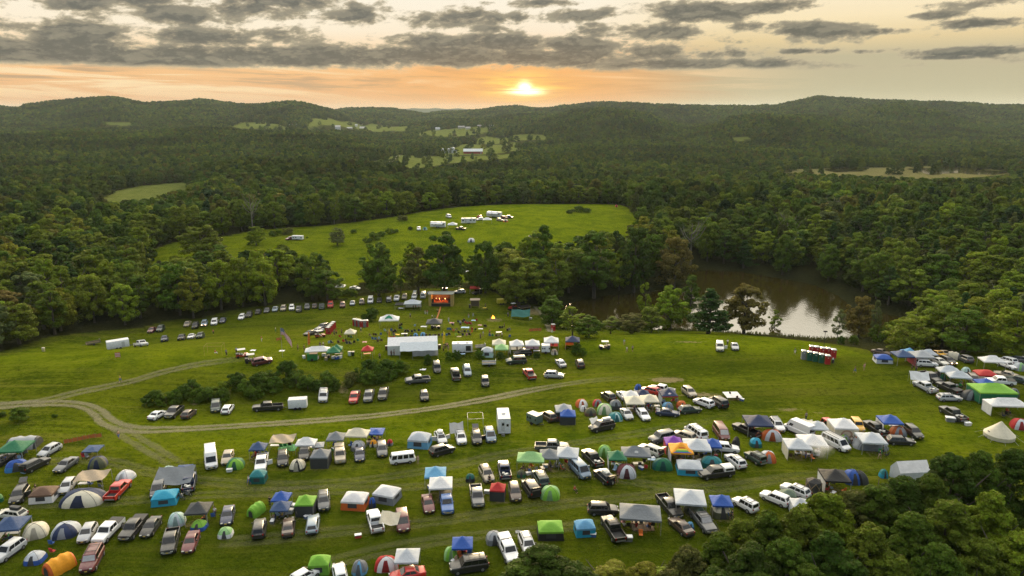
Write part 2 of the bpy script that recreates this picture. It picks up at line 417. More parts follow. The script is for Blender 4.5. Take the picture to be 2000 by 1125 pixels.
# ------------------------------------------------------------------ world: one sky for eye and light
SUN_PX = (1022, 176)
def azel(px, py):
    r = ray(px, py); return math.atan2(r[0], r[1]), math.asin(r[2])
SAZ, SEL = azel(*SUN_PX)
def make_world():
    w = bpy.data.worlds.new('World'); SC.world = w; w.use_nodes = True
    w.node_tree.nodes.clear(); t = NT(w.node_tree)
    out = t.new('ShaderNodeOutputWorld'); bg = t.new('ShaderNodeBackground')
    gen = t.new('ShaderNodeTexCoord').outputs['Generated']
    sx = t.new('ShaderNodeSeparateXYZ'); t.put(sx.inputs[0], gen)
    X, Y, Z = sx.outputs
    az = t.m('ARCTAN2', X, Y); el = t.m('ARCSINE', Z)
    # clear sky by elevation (radians), sunset side
    def ramp(fac, stops):
        cr = t.new('ShaderNodeValToRGB'); t.put(cr.inputs[0], fac); e = cr.color_ramp.elements
        e[0].position = stops[0][0]; e[0].color = (*lin(stops[0][1]), 1)
        e[1].position = stops[-1][0]; e[1].color = (*lin(stops[-1][1]), 1)
        for p_, c_ in stops[1:-1]:
            q = e.new(p_); q.color = (*lin(c_), 1)
        return cr.outputs[0]
    ef = t.m('DIVIDE', el, .20, clamp=True)
    left = ramp(ef, [(0, 'e6b383'), (.10, 'edb782'), (.24, 'fac588'), (.34, 'fddcaf'), (.50, 'feefd4'), (.8, 'fff6e4'), (1, 'fbf4e4')])
    rite = ramp(ef, [(0, 'd6c8a2'), (.12, 'c3b996'), (.32, 'c2b796'), (.42, 'e6cf9f'), (.55, 'fae6bc'), (.8, 'fdf0d6'), (1, 'efe7d6')])
    sky = t.mix(t.sm(az, .06, .28), left, rite)
    # fine cirrus streaks low over the hills
    cv = t.new('ShaderNodeCombineXYZ'); t.put(cv.inputs[0], t.m('MULTIPLY', az, 3.2)); t.put(cv.inputs[1], t.m('MULTIPLY', t.m('ADD', el, t.m('MULTIPLY', az, .025)), 46.0))
    st = t.noise(cv.outputs[0], 1.3, 6, .6, .6)
    low = t.m('MULTIPLY', t.sm(el, .005, .03), t.sm(el, .085, .06))
    lowl = t.m('MULTIPLY', low, t.sm(az, .42, .10))
    sky = t.mix(t.m('MULTIPLY', t.sm(st, .50, .62), t.m('MULTIPLY', lowl, .95)), sky, lin('ffe0b0'))
    sky = t.mix(t.m('MULTIPLY', t.sm(st, .49, .38), t.m('MULTIPLY', lowl, .85)), sky, lin('c2a07c'))
    # sun glow behind thin cloud
    def blob(a0, e0, wa, we, rot=0.0):
        da = t.m('DIVIDE', t.m('SUBTRACT', az, a0), wa); de = t.m('DIVIDE', t.m('SUBTRACT', t.m('SUBTRACT', el, e0), t.m('MULTIPLY', t.m('SUBTRACT', az, a0), rot)), we)
        r2 = t.m('ADD', t.m('MULTIPLY', da, da), t.m('MULTIPLY', de, de))
        return t.m('EXPONENT', t.m('MULTIPLY', r2, -1.0))
    wide = blob(SAZ, SEL + .006, .20, .046)
    sky = t.mix(t.m('MULTIPLY', wide, .80), sky, lin('f9ae5a'))
    c2 = t.new('ShaderNodeCombineXYZ'); t.put(c2.inputs[0], t.m('MULTIPLY', az, 9.0)); t.put(c2.inputs[1], t.m('MULTIPLY', el, 95.0))
    s2 = t.noise(c2.outputs[0], 1.0, 5, .6, .8)
    mid = t.m('MULTIPLY', blob(SAZ, SEL + .004, .046, .015), t.sm(s2, .40, .58, .0, 1.5, 'LINEAR'), clamp=True)
    sky = t.mix(mid, sky, (1.25, .80, .16))
    core = t.m('MULTIPLY', t.m('MAXIMUM', blob(SAZ + .004, SEL - .002, .019, .0042), blob(SAZ + .002, SEL + .003, .008, .0070)), t.sm(s2, .38, .54, .1, 1.9, 'LINEAR'), clamp=True)
    sky = t.mix(core, sky, (2.2, 1.9, 1.1))
    # cloud banks: where they sit (photo pixel, half sizes in pixel, weight)
    P = [(60,100,240,24,.95),(280,112,260,17,1.05),(560,112,260,15,1.0),(820,108,260,15,.9),(1080,112,200,14,.85),(1330,128,230,10,.85),
         (120,64,110,15,.8),(230,58,60,14,.55),(350,70,90,12,.7),(440,78,110,14,.6),(545,70,90,14,.6),
         (330,25,90,16,.9),(460,18,110,14,.8),(600,6,120,10,.8),(690,28,60,15,.75),(300,2,120,8,.75),(120,6,110,9,.6),(190,30,40,8,.4),
         (900,38,110,14,.8),(960,55,60,8,.6),(1010,36,60,10,.55),(1130,28,70,10,.75),(1040,6,80,7,.7),(850,82,110,11,.75),(980,84,120,13,.9),(1130,88,110,12,.85),(1250,62,110,13,.85),(1330,64,60,8,.6),(1180,50,50,8,.5),(1280,100,110,12,.7),
         (1390,22,80,14,.95),(1480,16,90,10,.85),(1500,50,60,8,.75),(1590,58,80,11,.95),(1740,60,60,5,.75),(1940,44,70,6,1.0),(1400,105,80,8,.75),(1470,128,110,8,.8),(1600,136,120,8,.75),(1730,136,70,8,.65),(1590,100,60,4,.65),(1690,101,50,4,.65),(1900,101,80,5,.85),(1860,111,70,4,.6),(1960,128,60,10,.6),(1830,30,60,5,.4),(1950,6,70,8,.5)]
    s = None
    for px, py, a, b, wt in P:
        a0, e0 = azel(px, py)
        bl = t.m('MULTIPLY', blob(a0, e0, a / F * 1.12, b / F * 1.45), wt)
        s = bl if s is None else t.m('MAXIMUM', s, bl)
    cc = t.new('ShaderNodeCombineXYZ'); t.put(cc.inputs[0], t.m('MULTIPLY', az, 11.0))
    t.put(cc.inputs[1], t.m('MULTIPLY', t.m('SUBTRACT', el, t.m('MULTIPLY', az, .05)), 26.0))
    n1 = t.noise(cc.outputs[0], 1.5, 8, .60, .15)
    n1b = t.noise(t.vm('ADD', cc.outputs[0], (0, .16, 0)), 1.5, 5, .60, .15)
    nf = t.noise(cc.outputs[0], 5.5, 6, .62, .1)
    up = t.sm(el, .19, .35, 0, .5)            # more broken cloud above the frame
    nn = t.m('ADD', t.m('MULTIPLY', t.m('SUBTRACT', n1, .5), 2.2), t.m('MULTIPLY', t.m('SUBTRACT', nf, .5), .75))
    dens = t.m('ADD', nn, t.m('ADD', t.m('MULTIPLY', s, 1.05), t.m('SUBTRACT', up, .25)))
    dens = t.m('MULTIPLY', dens, t.sm(el, .045, .060))
    a = t.sm(dens, -.04, .26)
    thick = t.sm(dens, .02, .50)
    top = t.sm(t.m('SUBTRACT', n1, n1b), -.02, .10)      # thinning upward = brighter crest
    edge = lin('c9b999')
    ccol = t.mix(thick, edge, lin('62625b'))
    ccol = t.mix(t.m('MULTIPLY', top, .42), ccol, lin('a89f88'))
    ccol = t.mix(t.m('MULTIPLY', t.sm(nf, .45, .65), .18), ccol, lin('b8ae95'))
    ccol = t.mix(t.m('MULTIPLY', wide, .22), ccol, lin('b58a55'))
    sky = t.mix(t.m('MULTIPLY', a, .95), sky, ccol)
    # the rest of the dome: Nishita dusk behind and overhead, under thin bright cloud
    nk = t.new('ShaderNodeTexSky', sky_type='NISHITA'); nk.sun_disc = False
    nk.sun_elevation = math.radians(12.0); nk.sun_rotation = SAZ; nk.altitude = 200; nk.dust_density = 2.0
    nv = t.vm('SCALE', nk.outputs[0]); nv.node.inputs['Scale'].default_value = .10
    over = t.vm('ADD', nv, t.mix(t.sm(Y, -.1, .85), (.17, .19, .22), (3.0, 2.75, 2.15)))
    over = t.mix(t.sm(el, .6, 1.25), over, (1.9, 1.85, 1.75))
    f_up = t.sm(el, .165, .36); f_side = t.sm(Y, .55, .1)
    sky = t.mix(t.m('MAXIMUM', f_up, f_side), sky, over)
    sky = t.mix(t.sm(el, 0.0, -.04), sky, (.10, .10, .06))
    t.put(bg.inputs[0], sky); bg.inputs[1].default_value = 1.0
    t.l.new(bg.outputs[0], out.inputs[0])
    w.cycles.sampling_method = 'MANUAL'; w.cycles.sample_map_resolution = 512
make_world()
sd = bpy.data.lights.new('sun', 'SUN'); sd.energy = 4.2; sd.angle = math.radians(14); sd.color = (1.0, .74, .40)
so = link('sun', sd)
_e = math.radians(12.0)
so.rotation_euler = Vector((math.sin(SAZ) * math.cos(_e), math.cos(SAZ) * math.cos(_e), math.sin(_e))).to_track_quat('Z', 'Y').to_euler()

# ------------------------------------------------------------------ open land (photo pixels on the ground)
OPEN_MAIN = px_poly([(-200,1300),(-200,712),(0,693),(60,676),(110,660),(200,651),(280,645),(330,631),(400,624),(470,606),(560,598),(660,588),(700,580),(760,572),(830,564),(900,562),(960,568),(1000,592),(1050,600),(1090,610),(1092,640),(1200,642),(1300,646),(1500,658),(1700,690),(1800,694),(1900,690),(2000,698),(2250,704),(2250,1300)])
OPEN_UP = px_poly([(284,522),(292,490),(345,472),(440,461),(540,446),(640,440),(760,425),(860,408),(960,400),(1210,400),(1252,425),(1238,470),(1100,515),(960,535),(935,552),(700,552),(694,582),(662,584),(655,545),(560,525),(450,515),(380,515)])
OPEN_BRIGHT = px_poly([(143,402),(200,388),(217,375),(273,363),(332,358),(372,353),(376,372),(330,392),(300,402),(240,412),(180,416)])
CLEAR_R = px_poly([(1868,487),(1930,480),(1990,489),(1975,508),(1905,510)])
VIS_BRIGHT = np.array([(190,391),(214,378),(273,365),(332,360),(371,355),(371,364),(315,378),(297,388),(240,392)])
VIS_UP = np.array([(286,508),(300,490),(350,472),(440,462),(540,447),(700,436),(860,407),(1210,400),(1240,430),(1200,452),(1100,456),(1000,452),(915,470),(905,500),(820,462),(780,470),(735,500),(690,505),(690,545),(662,545),(655,500),(640,486),(560,478),(480,490),(430,470),(360,500)])
VIS_POND = np.array([(1355,532),(1385,527),(1450,531),(1530,546),(1600,556),(1640,590),(1690,605),(1640,640),(1610,655),(1500,650),(1490,560),(1440,550),(1380,560)])
VIS_MARSH = np.array([(1490,331),(1560,328),(1640,325),(1800,321),(1960,327),(1990,340),(1890,348),(1780,346),(1620,339),(1520,337)])
FARF = [[(150,246),(240,238),(262,238),(250,246)],[(445,246),(470,239),(520,239),(556,246),(562,254),(470,252)],[(598,247),(605,234),(640,231),(690,238),(722,248),(718,252),(602,252)],
 [(702,318),(745,313),(770,302),(830,305),(880,306),(1000,300),(1010,307),(880,319),(800,331),(762,333)],[(855,298),(905,281),(1012,278),(1022,292),(940,302),(860,304)],[(808,264),(838,254),(905,249),(960,249),(950,259),(880,268)],
 [(925,272),(950,266),(1062,263),(1072,273),(980,280),(930,281)],[(1384,246),(1408,244),(1400,250)],[(1420,270),(1460,267),(1478,271),(1440,276)],[(700,250),(725,240),(800,246),(790,256),(720,258)]]
FARP = [px_poly(p) for p in FARF]
MARSH = px_poly([(1440,338),(1560,330),(1680,328),(1800,324),(1930,330),(1990,338),(1900,348),(1780,350),(1600,345)])

# ------------------------------------------------------------------ the ground sheet
def ground():
    a1 = np.tan(np.linspace(-math.radians(44), math.radians(44), 470))
    angs = np.concatenate([np.linspace(-math.pi, -math.radians(44.8), 60), np.arctan(a1), np.linspace(math.radians(44.8), math.pi, 60)])
    rad = np.concatenate([[2.0, 20, 45, 60], np.geomspace(66, 900, 330), np.geomspace(912, 4200, 150), np.geomspace(4350, 13000, 40)])
    A, Rr = np.meshgrid(angs, rad)
    X = np.sin(A) * Rr; Y = np.cos(A) * Rr
    x, y = X.ravel(), Y.ravel()
    z = terr(x, y)
    na = len(angs); nr = len(rad)
    i = np.arange(nr - 1)[:, None] * na + np.arange(na - 1)[None, :]
    i = i.ravel()
    Q = np.stack([i, i + na, i + na + 1, i + 1], 1)[:, ::-1]
    m, t, out = newmat('meadow')
    p = t.pos(); 
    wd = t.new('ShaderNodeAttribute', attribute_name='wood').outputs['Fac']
    fl = t.new('ShaderNodeAttribute', attribute_name='field').outputs['Fac']
    lush = t.new('ShaderNodeAttribute', attribute_name='lush').outputs['Fac']
    n0 = t.noise(p, .018, 4, .6); n1 = t.noise(p, .12, 5, .65); n2 = t.noise(p, .9, 5, .7); n3 = t.noise(p, 5.0, 4, .7)
    lane = t.noise(t.map(p, (.018, .22, .1), rot=(0, 0, math.radians(-9))), 1.0, 5, .6, .6)
    n4 = t.noise(p, 2.1, 4, .75); n5 = t.noise(t.map(p, (.05, .55, .2), rot=(0, 0, math.radians(-7))), 1.0, 6, .7, .8)
    c = t.mix(t.sm(n1, .34, .66), (.050, .078, .0030), (.118, .155, .0060))
    c = t.mix(t.m('MULTIPLY', t.sm(n0, .42, .60), .65), c, (.160, .188, .008))
    c = t.mix(t.m('MULTIPLY', t.sm(lane, .52, .66), .75), c, (.175, .178, .024))
    c = t.mix(t.m('MULTIPLY', t.sm(lane, .46, .32), .55), c, (.036, .056, .006))
    c = t.mix(t.m('MULTIPLY', t.sm(n5, .53, .67), .62), c, (.185, .190, .026))
    c = t.mix(t.m('MULTIPLY', t.sm(n5, .47, .32), .55), c, (.030, .048, .004))
    c = t.mix(t.m('MULTIPLY', lush, .80), c, t.mix(t.sm(n1, .3, .7), (.078, .135, .002), (.175, .225, .004)))
    c = t.mix(t.m('MULTIPLY', fl, .9), c, t.mix(t.sm(n1, .3, .7), (.095, .122, .028), (.150, .170, .050)))
    c = t.mix(t.m('MULTIPLY', t.sm(n2, .50, .68), .48), c, (.19, .20, .018))
    c = t.mix(t.m('MULTIPLY', t.sm(n2, .50, .33), .55), c, (.028, .042, .003))
    c = t.mix(t.m('MULTIPLY', t.sm(n4, .52, .78), .32), c, (.165, .19, .012))
    c = t.mix(t.m('MULTIPLY', t.sm(n4, .48, .24), .38), c, (.022, .036, .003))
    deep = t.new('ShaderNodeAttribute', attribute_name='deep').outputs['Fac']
    c = t.mix(t.m('MULTIPLY', deep, .8), c, t.mix(t.sm(n4, .3, .7), (.026, .044, .002), (.060, .088, .004)))  # grass colour darkened by the painted shade mask
    bare = t.new('ShaderNodeAttribute', attribute_name='bare').outputs['Fac']
    bm_ = t.sm(t.m('ADD', bare, t.m('MULTIPLY', t.m('SUBTRACT', n2, .5), 1.2)), .42, .75)
    c = t.mix(t.m('MULTIPLY', bm_, .8), c, t.mix(t.sm(n3, .3, .7), (.22, .17, .09), (.36, .30, .17)))
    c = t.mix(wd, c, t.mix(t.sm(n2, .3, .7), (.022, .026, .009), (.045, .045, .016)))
    b = pbsdf(t, c, .9); b.inputs['Specular IOR Level'].default_value = 0.0
    t.put(b.inputs['Normal'], t.bump(t.m('ADD', n4, t.m('MULTIPLY', n2, 1.6)), 1.0, .8))
    t.l.new(b.outputs[0], out.inputs[0])
    me = arr_mesh('ground', np.stack([x, y, z], 1), Q, [m], True)
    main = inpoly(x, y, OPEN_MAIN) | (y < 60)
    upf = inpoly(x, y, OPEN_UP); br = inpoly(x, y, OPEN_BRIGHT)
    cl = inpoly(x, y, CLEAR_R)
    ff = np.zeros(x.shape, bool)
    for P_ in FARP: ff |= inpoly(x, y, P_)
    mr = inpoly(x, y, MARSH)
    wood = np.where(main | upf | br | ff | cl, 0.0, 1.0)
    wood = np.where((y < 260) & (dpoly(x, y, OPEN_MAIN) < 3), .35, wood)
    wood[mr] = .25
    field = np.where(br | ff, 1.0, 0.0); field[mr] = .1
    px, py, dd = proj(x, y, z)
    lush_litv = np.where(upf, .55 + .45 * np.exp(-((px - 1000) / 260) ** 2), 0.0)
    lush_litv = np.where(main & (y > 60), np.maximum(np.exp(-((py - 845) / 40) ** 2) * .75 * sst(60, 300, px) , 0.0) + .95 * np.exp(-((py - 670 - np.abs(px - 1350) * .035) / 20) ** 2) * sst(1050, 1150, px), lush_litv)  # crest and roadside band: sky light painted into the grass colour
    lush_litv = np.where(main & (px < 900), np.maximum(lush_litv, .75 * np.exp(-((py - 698) / 26) ** 2)), lush_litv)
    bare = np.zeros(x.shape)
    bare = np.where(mr, .62, bare)
    for bx, by, bw, bh, wt in [(1302,742,44,7,1),(1370,771,60,6,.8),(1540,800,40,6,.7),(1600,806,30,5,.6),(1690,768,25,4,.5),(1045,608,30,10,.9),(965,625,24,5,.8),(380,785,14,18,.6),(445,765,12,18,.6),(670,760,16,22,.7),(255,800,20,5,.6),(1040,700,40,10,.45),(900,735,120,14,.25),(1340,668,60,2.4,.8),(850,650,60,16,.35),(1250,905,90,14,.25),(600,905,140,12,.22),(1150,1010,220,12,.22),(640,1010,220,10,.22),(1240,1090,40,6,.4),(60,650,40,10,.8)]:
        bare = np.maximum(bare, wt * np.exp(-(((px - bx) / bw) ** 2 + ((py - by) / bh) ** 2)))
    # shade painted into the grass colour low in the camp and below the crest
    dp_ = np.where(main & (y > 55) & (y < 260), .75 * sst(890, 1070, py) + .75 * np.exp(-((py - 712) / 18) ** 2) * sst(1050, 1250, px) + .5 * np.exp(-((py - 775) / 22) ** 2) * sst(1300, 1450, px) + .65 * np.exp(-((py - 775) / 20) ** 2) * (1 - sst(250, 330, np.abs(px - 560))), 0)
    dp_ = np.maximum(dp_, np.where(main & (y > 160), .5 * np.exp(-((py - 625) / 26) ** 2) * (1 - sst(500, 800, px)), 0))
    for nm, v in (('deep', np.clip(dp_, 0, 1)), ('wood', wood), ('field', field), ('lush', np.clip(lush_litv, 0, 1)), ('bare', bare)):
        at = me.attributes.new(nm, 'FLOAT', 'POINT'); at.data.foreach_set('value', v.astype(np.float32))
    g = link('ground', me); tag(g, kind='structure')
ground()

# water
def water():
    m, t, out = newmat('pond_water')
    p = t.pos()
    rip = t.noise(t.map(p, (1, .45, 1)), .9, 4, .6)
    pb = pbsdf(t, (.030, .023, .004), .07); pb.inputs['IOR'].default_value = 1.33
    pb.inputs['Specular IOR Level'].default_value = .9
    t.put(pb.inputs['Normal'], t.bump(rip, .16, .22))
    t.l.new(pb.outputs[0], out.inputs[0])
    x0, x1 = POND[:, 0].min() - 6, POND[:, 0].max() + 6; y0, y1 = POND[:, 1].min() - 6, POND[:, 1].max() + 6
    nx, ny = 40, 30
    X, Y = np.meshgrid(np.linspace(x0, x1, nx), np.linspace(y0, y1, ny)); x, y = X.ravel(), Y.ravel()
    i = (np.arange(ny - 1)[:, None] * nx + np.arange(nx - 1)[None, :]).ravel()
    Q = np.stack([i, i + 1, i + nx + 1, i + nx], 1)
    keep = (inpoly(x[Q].mean(1), y[Q].mean(1), POND)) | (dpoly(x[Q].mean(1), y[Q].mean(1), POND) < 6)
    o = link('water', arr_mesh('water', np.stack([x, y, np.full(x.shape, WZ)], 1), Q[keep], [m], True)); tag(o, kind='structure')
    # marsh pools: thin sheets of water between reeds
    for pts in ([(1450,333.5),(1500,331.5),(1560,332.5),(1530,336.5),(1470,337)],[(1605,331),(1650,327.5),(1705,328.5),(1690,333),(1630,335)],[(1770,330),(1830,325.5),(1890,327),(1935,331),(1900,338),(1815,340)],[(1885,334),(1940,333),(1985,336.5),(1930,341),(1890,340)]):
        P_ = [gp(*q) for q in pts]
        z = max(p_[2] for p_ in P_) + .25
        P_ = [on_plane(q[0], q[1], z) for q in pts]
        mb = MB(); n = len(P_); 
        # wavy shoreline
        ring = []
        for k in range(n):
            ax, ay = P_[k]; bx, by = P_[(k + 1) % n]
            for s_ in range(6):
                f = s_ / 6; ring.append((ax + (bx - ax) * f + random.uniform(-3, 3), ay + (by - ay) * f + random.uniform(-9, 9), z))
        mb.add(ring, [tuple(range(len(ring)))])
        tag(mb.obj('water', m), kind='structure')
water()

# dirt tracks draped on the ground
def track(name, pts, width, fade=0.0, strength=1.0, two=True):
    W = [gp(*p) for p in pts]
    # Catmull-Rom resample
    P_ = [np.array(w[:2]) for w in W]; res = []
    for k in range(len(P_) - 1):
        a = P_[max(k - 1, 0)]; b = P_[k]; c = P_[k + 1]; d = P_[min(k + 2, len(P_) - 1)]
        n = max(3, int(np.linalg.norm(c - b) / 2.0))
        for s_ in range(n):
            u = s_ / n
            res.append(.5 * (2 * b + (c - a) * u + (2 * a - 5 * b + 4 * c - d) * u * u + (3 * b - a - 3 * c + d) * u ** 3))
    res.append(P_[-1]); res = np.array(res)
    tg = np.gradient(res, axis=0); tg /= np.linalg.norm(tg, axis=1)[:, None] + 1e-9
    nm = np.stack([-tg[:, 1], tg[:, 0]], 1)
    V, UV = [], []; K = 9
    for j in range(len(res)):
        for k in range(K):
            u = k / (K - 1) * 2 - 1
            q = res[j] + nm[j] * u * width * .5 * (1 + .12 * math.sin(j * .37))
            V.append(q); UV.append((u, j / (len(res) - 1)))
    V = np.array(V); z = terr(V[:, 0], V[:, 1]) + .05
    i = (np.arange(len(res) - 1)[:, None] * K + np.arange(K - 1)[None, :]).ravel()
    Q = np.stack([i, i + 1, i + K + 1, i + K], 1)
    m, t, out = newmat(name + '_dirt')
    p = t.pos(); u = t.new('ShaderNodeAttribute', attribute_name='across').outputs['Fac']; v = t.new('ShaderNodeAttribute', attribute_name='along').outputs['Fac']
    n1 = t.noise(p, .5, 5, .7); n2 = t.noise(p, 3.0, 5, .7)
    c = t.mix(t.sm(n2, .3, .7), (.15, .135, .070), (.29, .26, .145))
    c = t.mix(t.m('MULTIPLY', t.sm(n1, .45, .7), .4), c, (.12, .13, .04))
    b = pbsdf(t, c, .95); t.put(b.inputs['Normal'], t.bump(n2, .6, .15))
    au = t.m('ABSOLUTE', u)
    if two:
        rut = t.m('SUBTRACT', 1.0, t.m('MULTIPLY', t.m('ABSOLUTE', t.m('SUBTRACT', au, .45)), 1.7))
    else:
        rut = t.m('SUBTRACT', 1.15, au)
    al = t.m('ADD', rut, t.m('ADD', t.m('MULTIPLY', t.m('SUBTRACT', n1, .5), 1.5), t.m('MULTIPLY', t.m('SUBTRACT', n2, .5), .9)))
    al = t.m('MULTIPLY', t.sm(al, .12, .75), strength)
    al = t.m('MULTIPLY', al, t.sm(au, 1.0, .72))
    if fade > 0: al = t.m('MULTIPLY', al, t.sm(v, 1.0, 1 - fade))
    tr = t.new('ShaderNodeBsdfTransparent'); ms = t.new('ShaderNodeMixShader'); t.put(ms.inputs[0], al)
    t.l.new(tr.outputs[0], ms.inputs[1]); t.l.new(b.outputs[0], ms.inputs[2]); t.l.new(ms.outputs[0], out.inputs[0])
    me = arr_mesh(name, np.column_stack([V, z]), Q, [m], True)
    UV = np.array(UV, np.float32)
    for nm_, k in (('across', 0), ('along', 1)):
        at = me.attributes.new(nm_, 'FLOAT', 'POINT'); at.data.foreach_set('value', np.ascontiguousarray(UV[:, k]))
    tag(link(name, me), kind='structure')
track('dirt_road', [(-120,800),(0,793),(80,788),(150,790),(188,803),(212,825),(255,838),(330,839),(450,833),(600,823),(750,810),(850,797),(950,780),(1040,762),(1130,747),(1220,739),(1300,738)], 4.4, fade=.28, strength=.54)
track('dirt_road', [(20,793),(85,783),(142,769),(199,757),(256,745),(313,728),(370,715),(420,707),(500,697),(560,690)], 4.2, fade=.4, strength=.32)
track('dirt_path', [(232,836),(262,858),(300,880),(340,905),(380,930)], 3.8, fade=.5, strength=.26)
track('dirt_path', [(1045,598),(1062,620),(1070,636),(1076,648)], 3.0, strength=.8, two=False)
track('farm_road', [(762,316),(772,309),(777,304),(774,301)], 9.0, strength=1.0, two=False)
track('farm_road', [(697,250),(702,246),(710,241),(713,238)], 12.0, strength=1.0, two=False)

for lane_ in ([(60,905),(200,900),(330,930),(560,948),(800,925),(1000,885),(1300,838),(1480,800)],[(20,985),(220,980),(450,965),(650,958),(820,950),(1100,925),(1350,955),(1560,930),(1760,905)],[(430,1060),(640,1040),(860,1018),(1060,990),(1260,968),(1450,945)],[(640,1100),(830,1060),(1000,1040),(1200,1020)]):
    track('dirt_path', lane_, 3.6, fade=.2, strength=.13)
# ------------------------------------------------------------------ trees
def crown(name, seed, H, R, z0, ncl, nleaf, leaf, kind='broad', rcf=(.22, .36), flat=.8):
    rg = np.random.default_rng(seed)
    cl = []
    ph = rg.uniform(0, 6.28, 4)
    for i in range(ncl):
        if kind == 'pine':
            t = rg.beta(1.0, 1.25); env = (1 - t) ** .75 * (.86 + .3 * math.sin(t * 21 + ph[0]))
        elif kind == 'near':
            t = rg.beta(1.2, 1.0); env = math.sin(math.pi * (.30 + .66 * t)) ** .75 * (1.05 - .25 * t)
        elif kind == 'oval':
            t = rg.uniform(.0, 1); env = math.sin(math.pi * (.16 + .78 * t)) ** .8
        else:
            t = rg.beta(1.25, 1.05); env = math.sin(math.pi * (.20 + .72 * t)) ** .62
        a = rg.uniform(0, 2 * math.pi)
        env *= 1 + .17 * math.sin(2 * a + ph[1]) + .10 * math.sin(3 * a + ph[2] + t * 4)
        rr = R * env * math.sqrt(rg.uniform(.12, 1)) * .84
        rc = R * rg.uniform(*rcf) * (1 - .35 * t)
        cl.append((math.cos(a) * rr, math.sin(a) * rr, z0 + (H - z0) * t * .93, rc))
    cl = np.array(cl)
    k = rg.integers(0, ncl, nleaf)
    d = rg.normal(size=(nleaf, 3)); d /= np.linalg.norm(d, axis=1)[:, None]
    d[:, 2] = np.where(rg.random(nleaf) < .62, np.abs(d[:, 2]), d[:, 2])
    c = cl[k]
    rr = c[:, 3] * rg.uniform(.70, 1.06, nleaf)
    p = c[:, :3] + d * rr[:, None] * np.array([1, 1, flat])
    # drop leaves buried deep inside another clump
    keep = np.ones(nleaf, bool)
    for j in range(ncl):
        q = np.linalg.norm((p - cl[j, :3]) / np.array([1, 1, flat]), axis=1)
        keep &= ~((q < cl[j, 3] * .66) & (k != j))
    keep &= p[:, 2] > z0 * .5
    p, d, k = p[keep], d[keep], k[keep]
    n = len(p)
    o = p - np.array([0, 0, z0 + (H - z0) * .42]); o /= np.linalg.norm(o, axis=1)[:, None] + 1e-6
    nm = d * .9 + o * .35 + rg.normal(size=(n, 3)) * .36
    nm /= np.linalg.norm(nm, axis=1)[:, None]
    u = np.cross(nm, rg.normal(size=(n, 3))); u /= np.linalg.norm(u, axis=1)[:, None]
    v = np.cross(nm, u)
    s = leaf * rg.uniform(.6, 1.35, n)[:, None]
    asp = rg.uniform(.55, 1.0, n)[:, None]
    bend = nm * s * .18
    V = np.stack([p - u * s - bend, p - v * s * asp, p + u * s - bend, p + v * s * asp], 1).reshape(-1, 3)
    Q = np.arange(n * 4).reshape(n, 4)
    return arr_mesh(name, V, Q, [M['leaf']])
def trunk_mesh(name, seed, H, r, pale=False, limbs=6, bare=False):
    rg = random.Random(seed); mb = MB()
    pts = [(0, 0, -.6), (rg.uniform(-.1, .1), rg.uniform(-.1, .1), H * .2), (rg.uniform(-.3, .3), rg.uniform(-.3, .3), H * .5), (rg.uniform(-.5, .5), rg.uniform(-.5, .5), H * .85)]
    mb.tube(pts, [r * 1.3, r, r * .7, r * .2], 8)
    for i in range(limbs):
        z = H * rg.uniform(.22, .7); a = rg.uniform(0, 6.28); L = H * rg.uniform(.18, .34)
        p0 = Vector((0, 0, z)); p1 = p0 + Vector((math.cos(a) * L * .5, math.sin(a) * L * .5, L * .35)); p2 = p0 + Vector((math.cos(a) * L * .85, math.sin(a) * L * .85, L * .95))
        mb.tube([p0, p1, p2], [r * .5, r * .33, r * .1], 6)
        if bare:
            for q in range(4):
                b = a + rg.uniform(-1, 1); s = p1.lerp(p2, rg.random())
                mb.tube([s, s + Vector((math.cos(b) * L * .3, math.sin(b) * L * .3, L * .4))], [r * .18, r * .04], 4)
    return mb.mesh(name, M['palebark'] if pale else M['bark'], 60)
CR = {}
def crown_library():
    for i in range(5): CR['broad', i] = (crown('crown', 10 + i, 17, 6.4, 2.0, 84, 10500, .31, 'broad', (.15, .30)), trunk_mesh('trunk', i, 15, .38))
    for i in range(3): CR['tall', i] = (crown('crown', 30 + i, 20, 5.0, 3.6, 70, 9000, .31, 'oval', (.17, .32)), trunk_mesh('trunk', 20 + i, 18, .34, pale=i == 1))
    for i in range(2): CR['pine', i] = (crown('crown', 40 + i, 19, 5.2, 2.2, 110, 9000, .30, 'pine', (.16, .28), .45), trunk_mesh('trunk', 40 + i, 18, .36))
    for i in range(2): CR['thin', i] = (crown('crown', 50 + i, 12, 3.0, 2.8, 30, 2300, .22, 'oval', (.22, .36)), trunk_mesh('trunk', 50 + i, 11.5, .14, limbs=9))
    for i in range(4): CR['near', i] = (crown('crown', 60 + i, 16, 5.2, 1.5, 230, 36000, .17, 'near', (.11, .21)), trunk_mesh('trunk', 60 + i, 14, .35))
    for i in range(3): CR['shrub', i] = (crown('crown', 70 + i, 3.4, 2.3, .1, 34, 3600, .15, 'broad', (.24, .42)), trunk_mesh('trunk', 70 + i, 2.6, .07))
    for i in range(2): CR['bare', i] = (crown('crown', 80 + i, 15, 3.8, 6, 20, 420, .22, 'oval', (.2, .34)), trunk_mesh('trunk', 80 + i, 16, .30, True, 13, True))
crown_library()
LEAF0 = {'dark': (.046, .074, .010), 'mid': (.070, .105, .012), 'olive': (.110, .132, .014), 'lime': (.150, .185, .014), 'gold': (.175, .165, .018), 'rust': (.135, .095, .026), 'red': (.20, .05, .03),
        'pine': (.030, .062, .016), 'grey': (.105, .115, .045), 'teal': (.046, .078, .022), 'brown': (.095, .092, .024)}
LEAF = {k: (v[0] * 1.22, v[1] * 1.34, v[2] * 1.15) for k, v in LEAF0.items()}
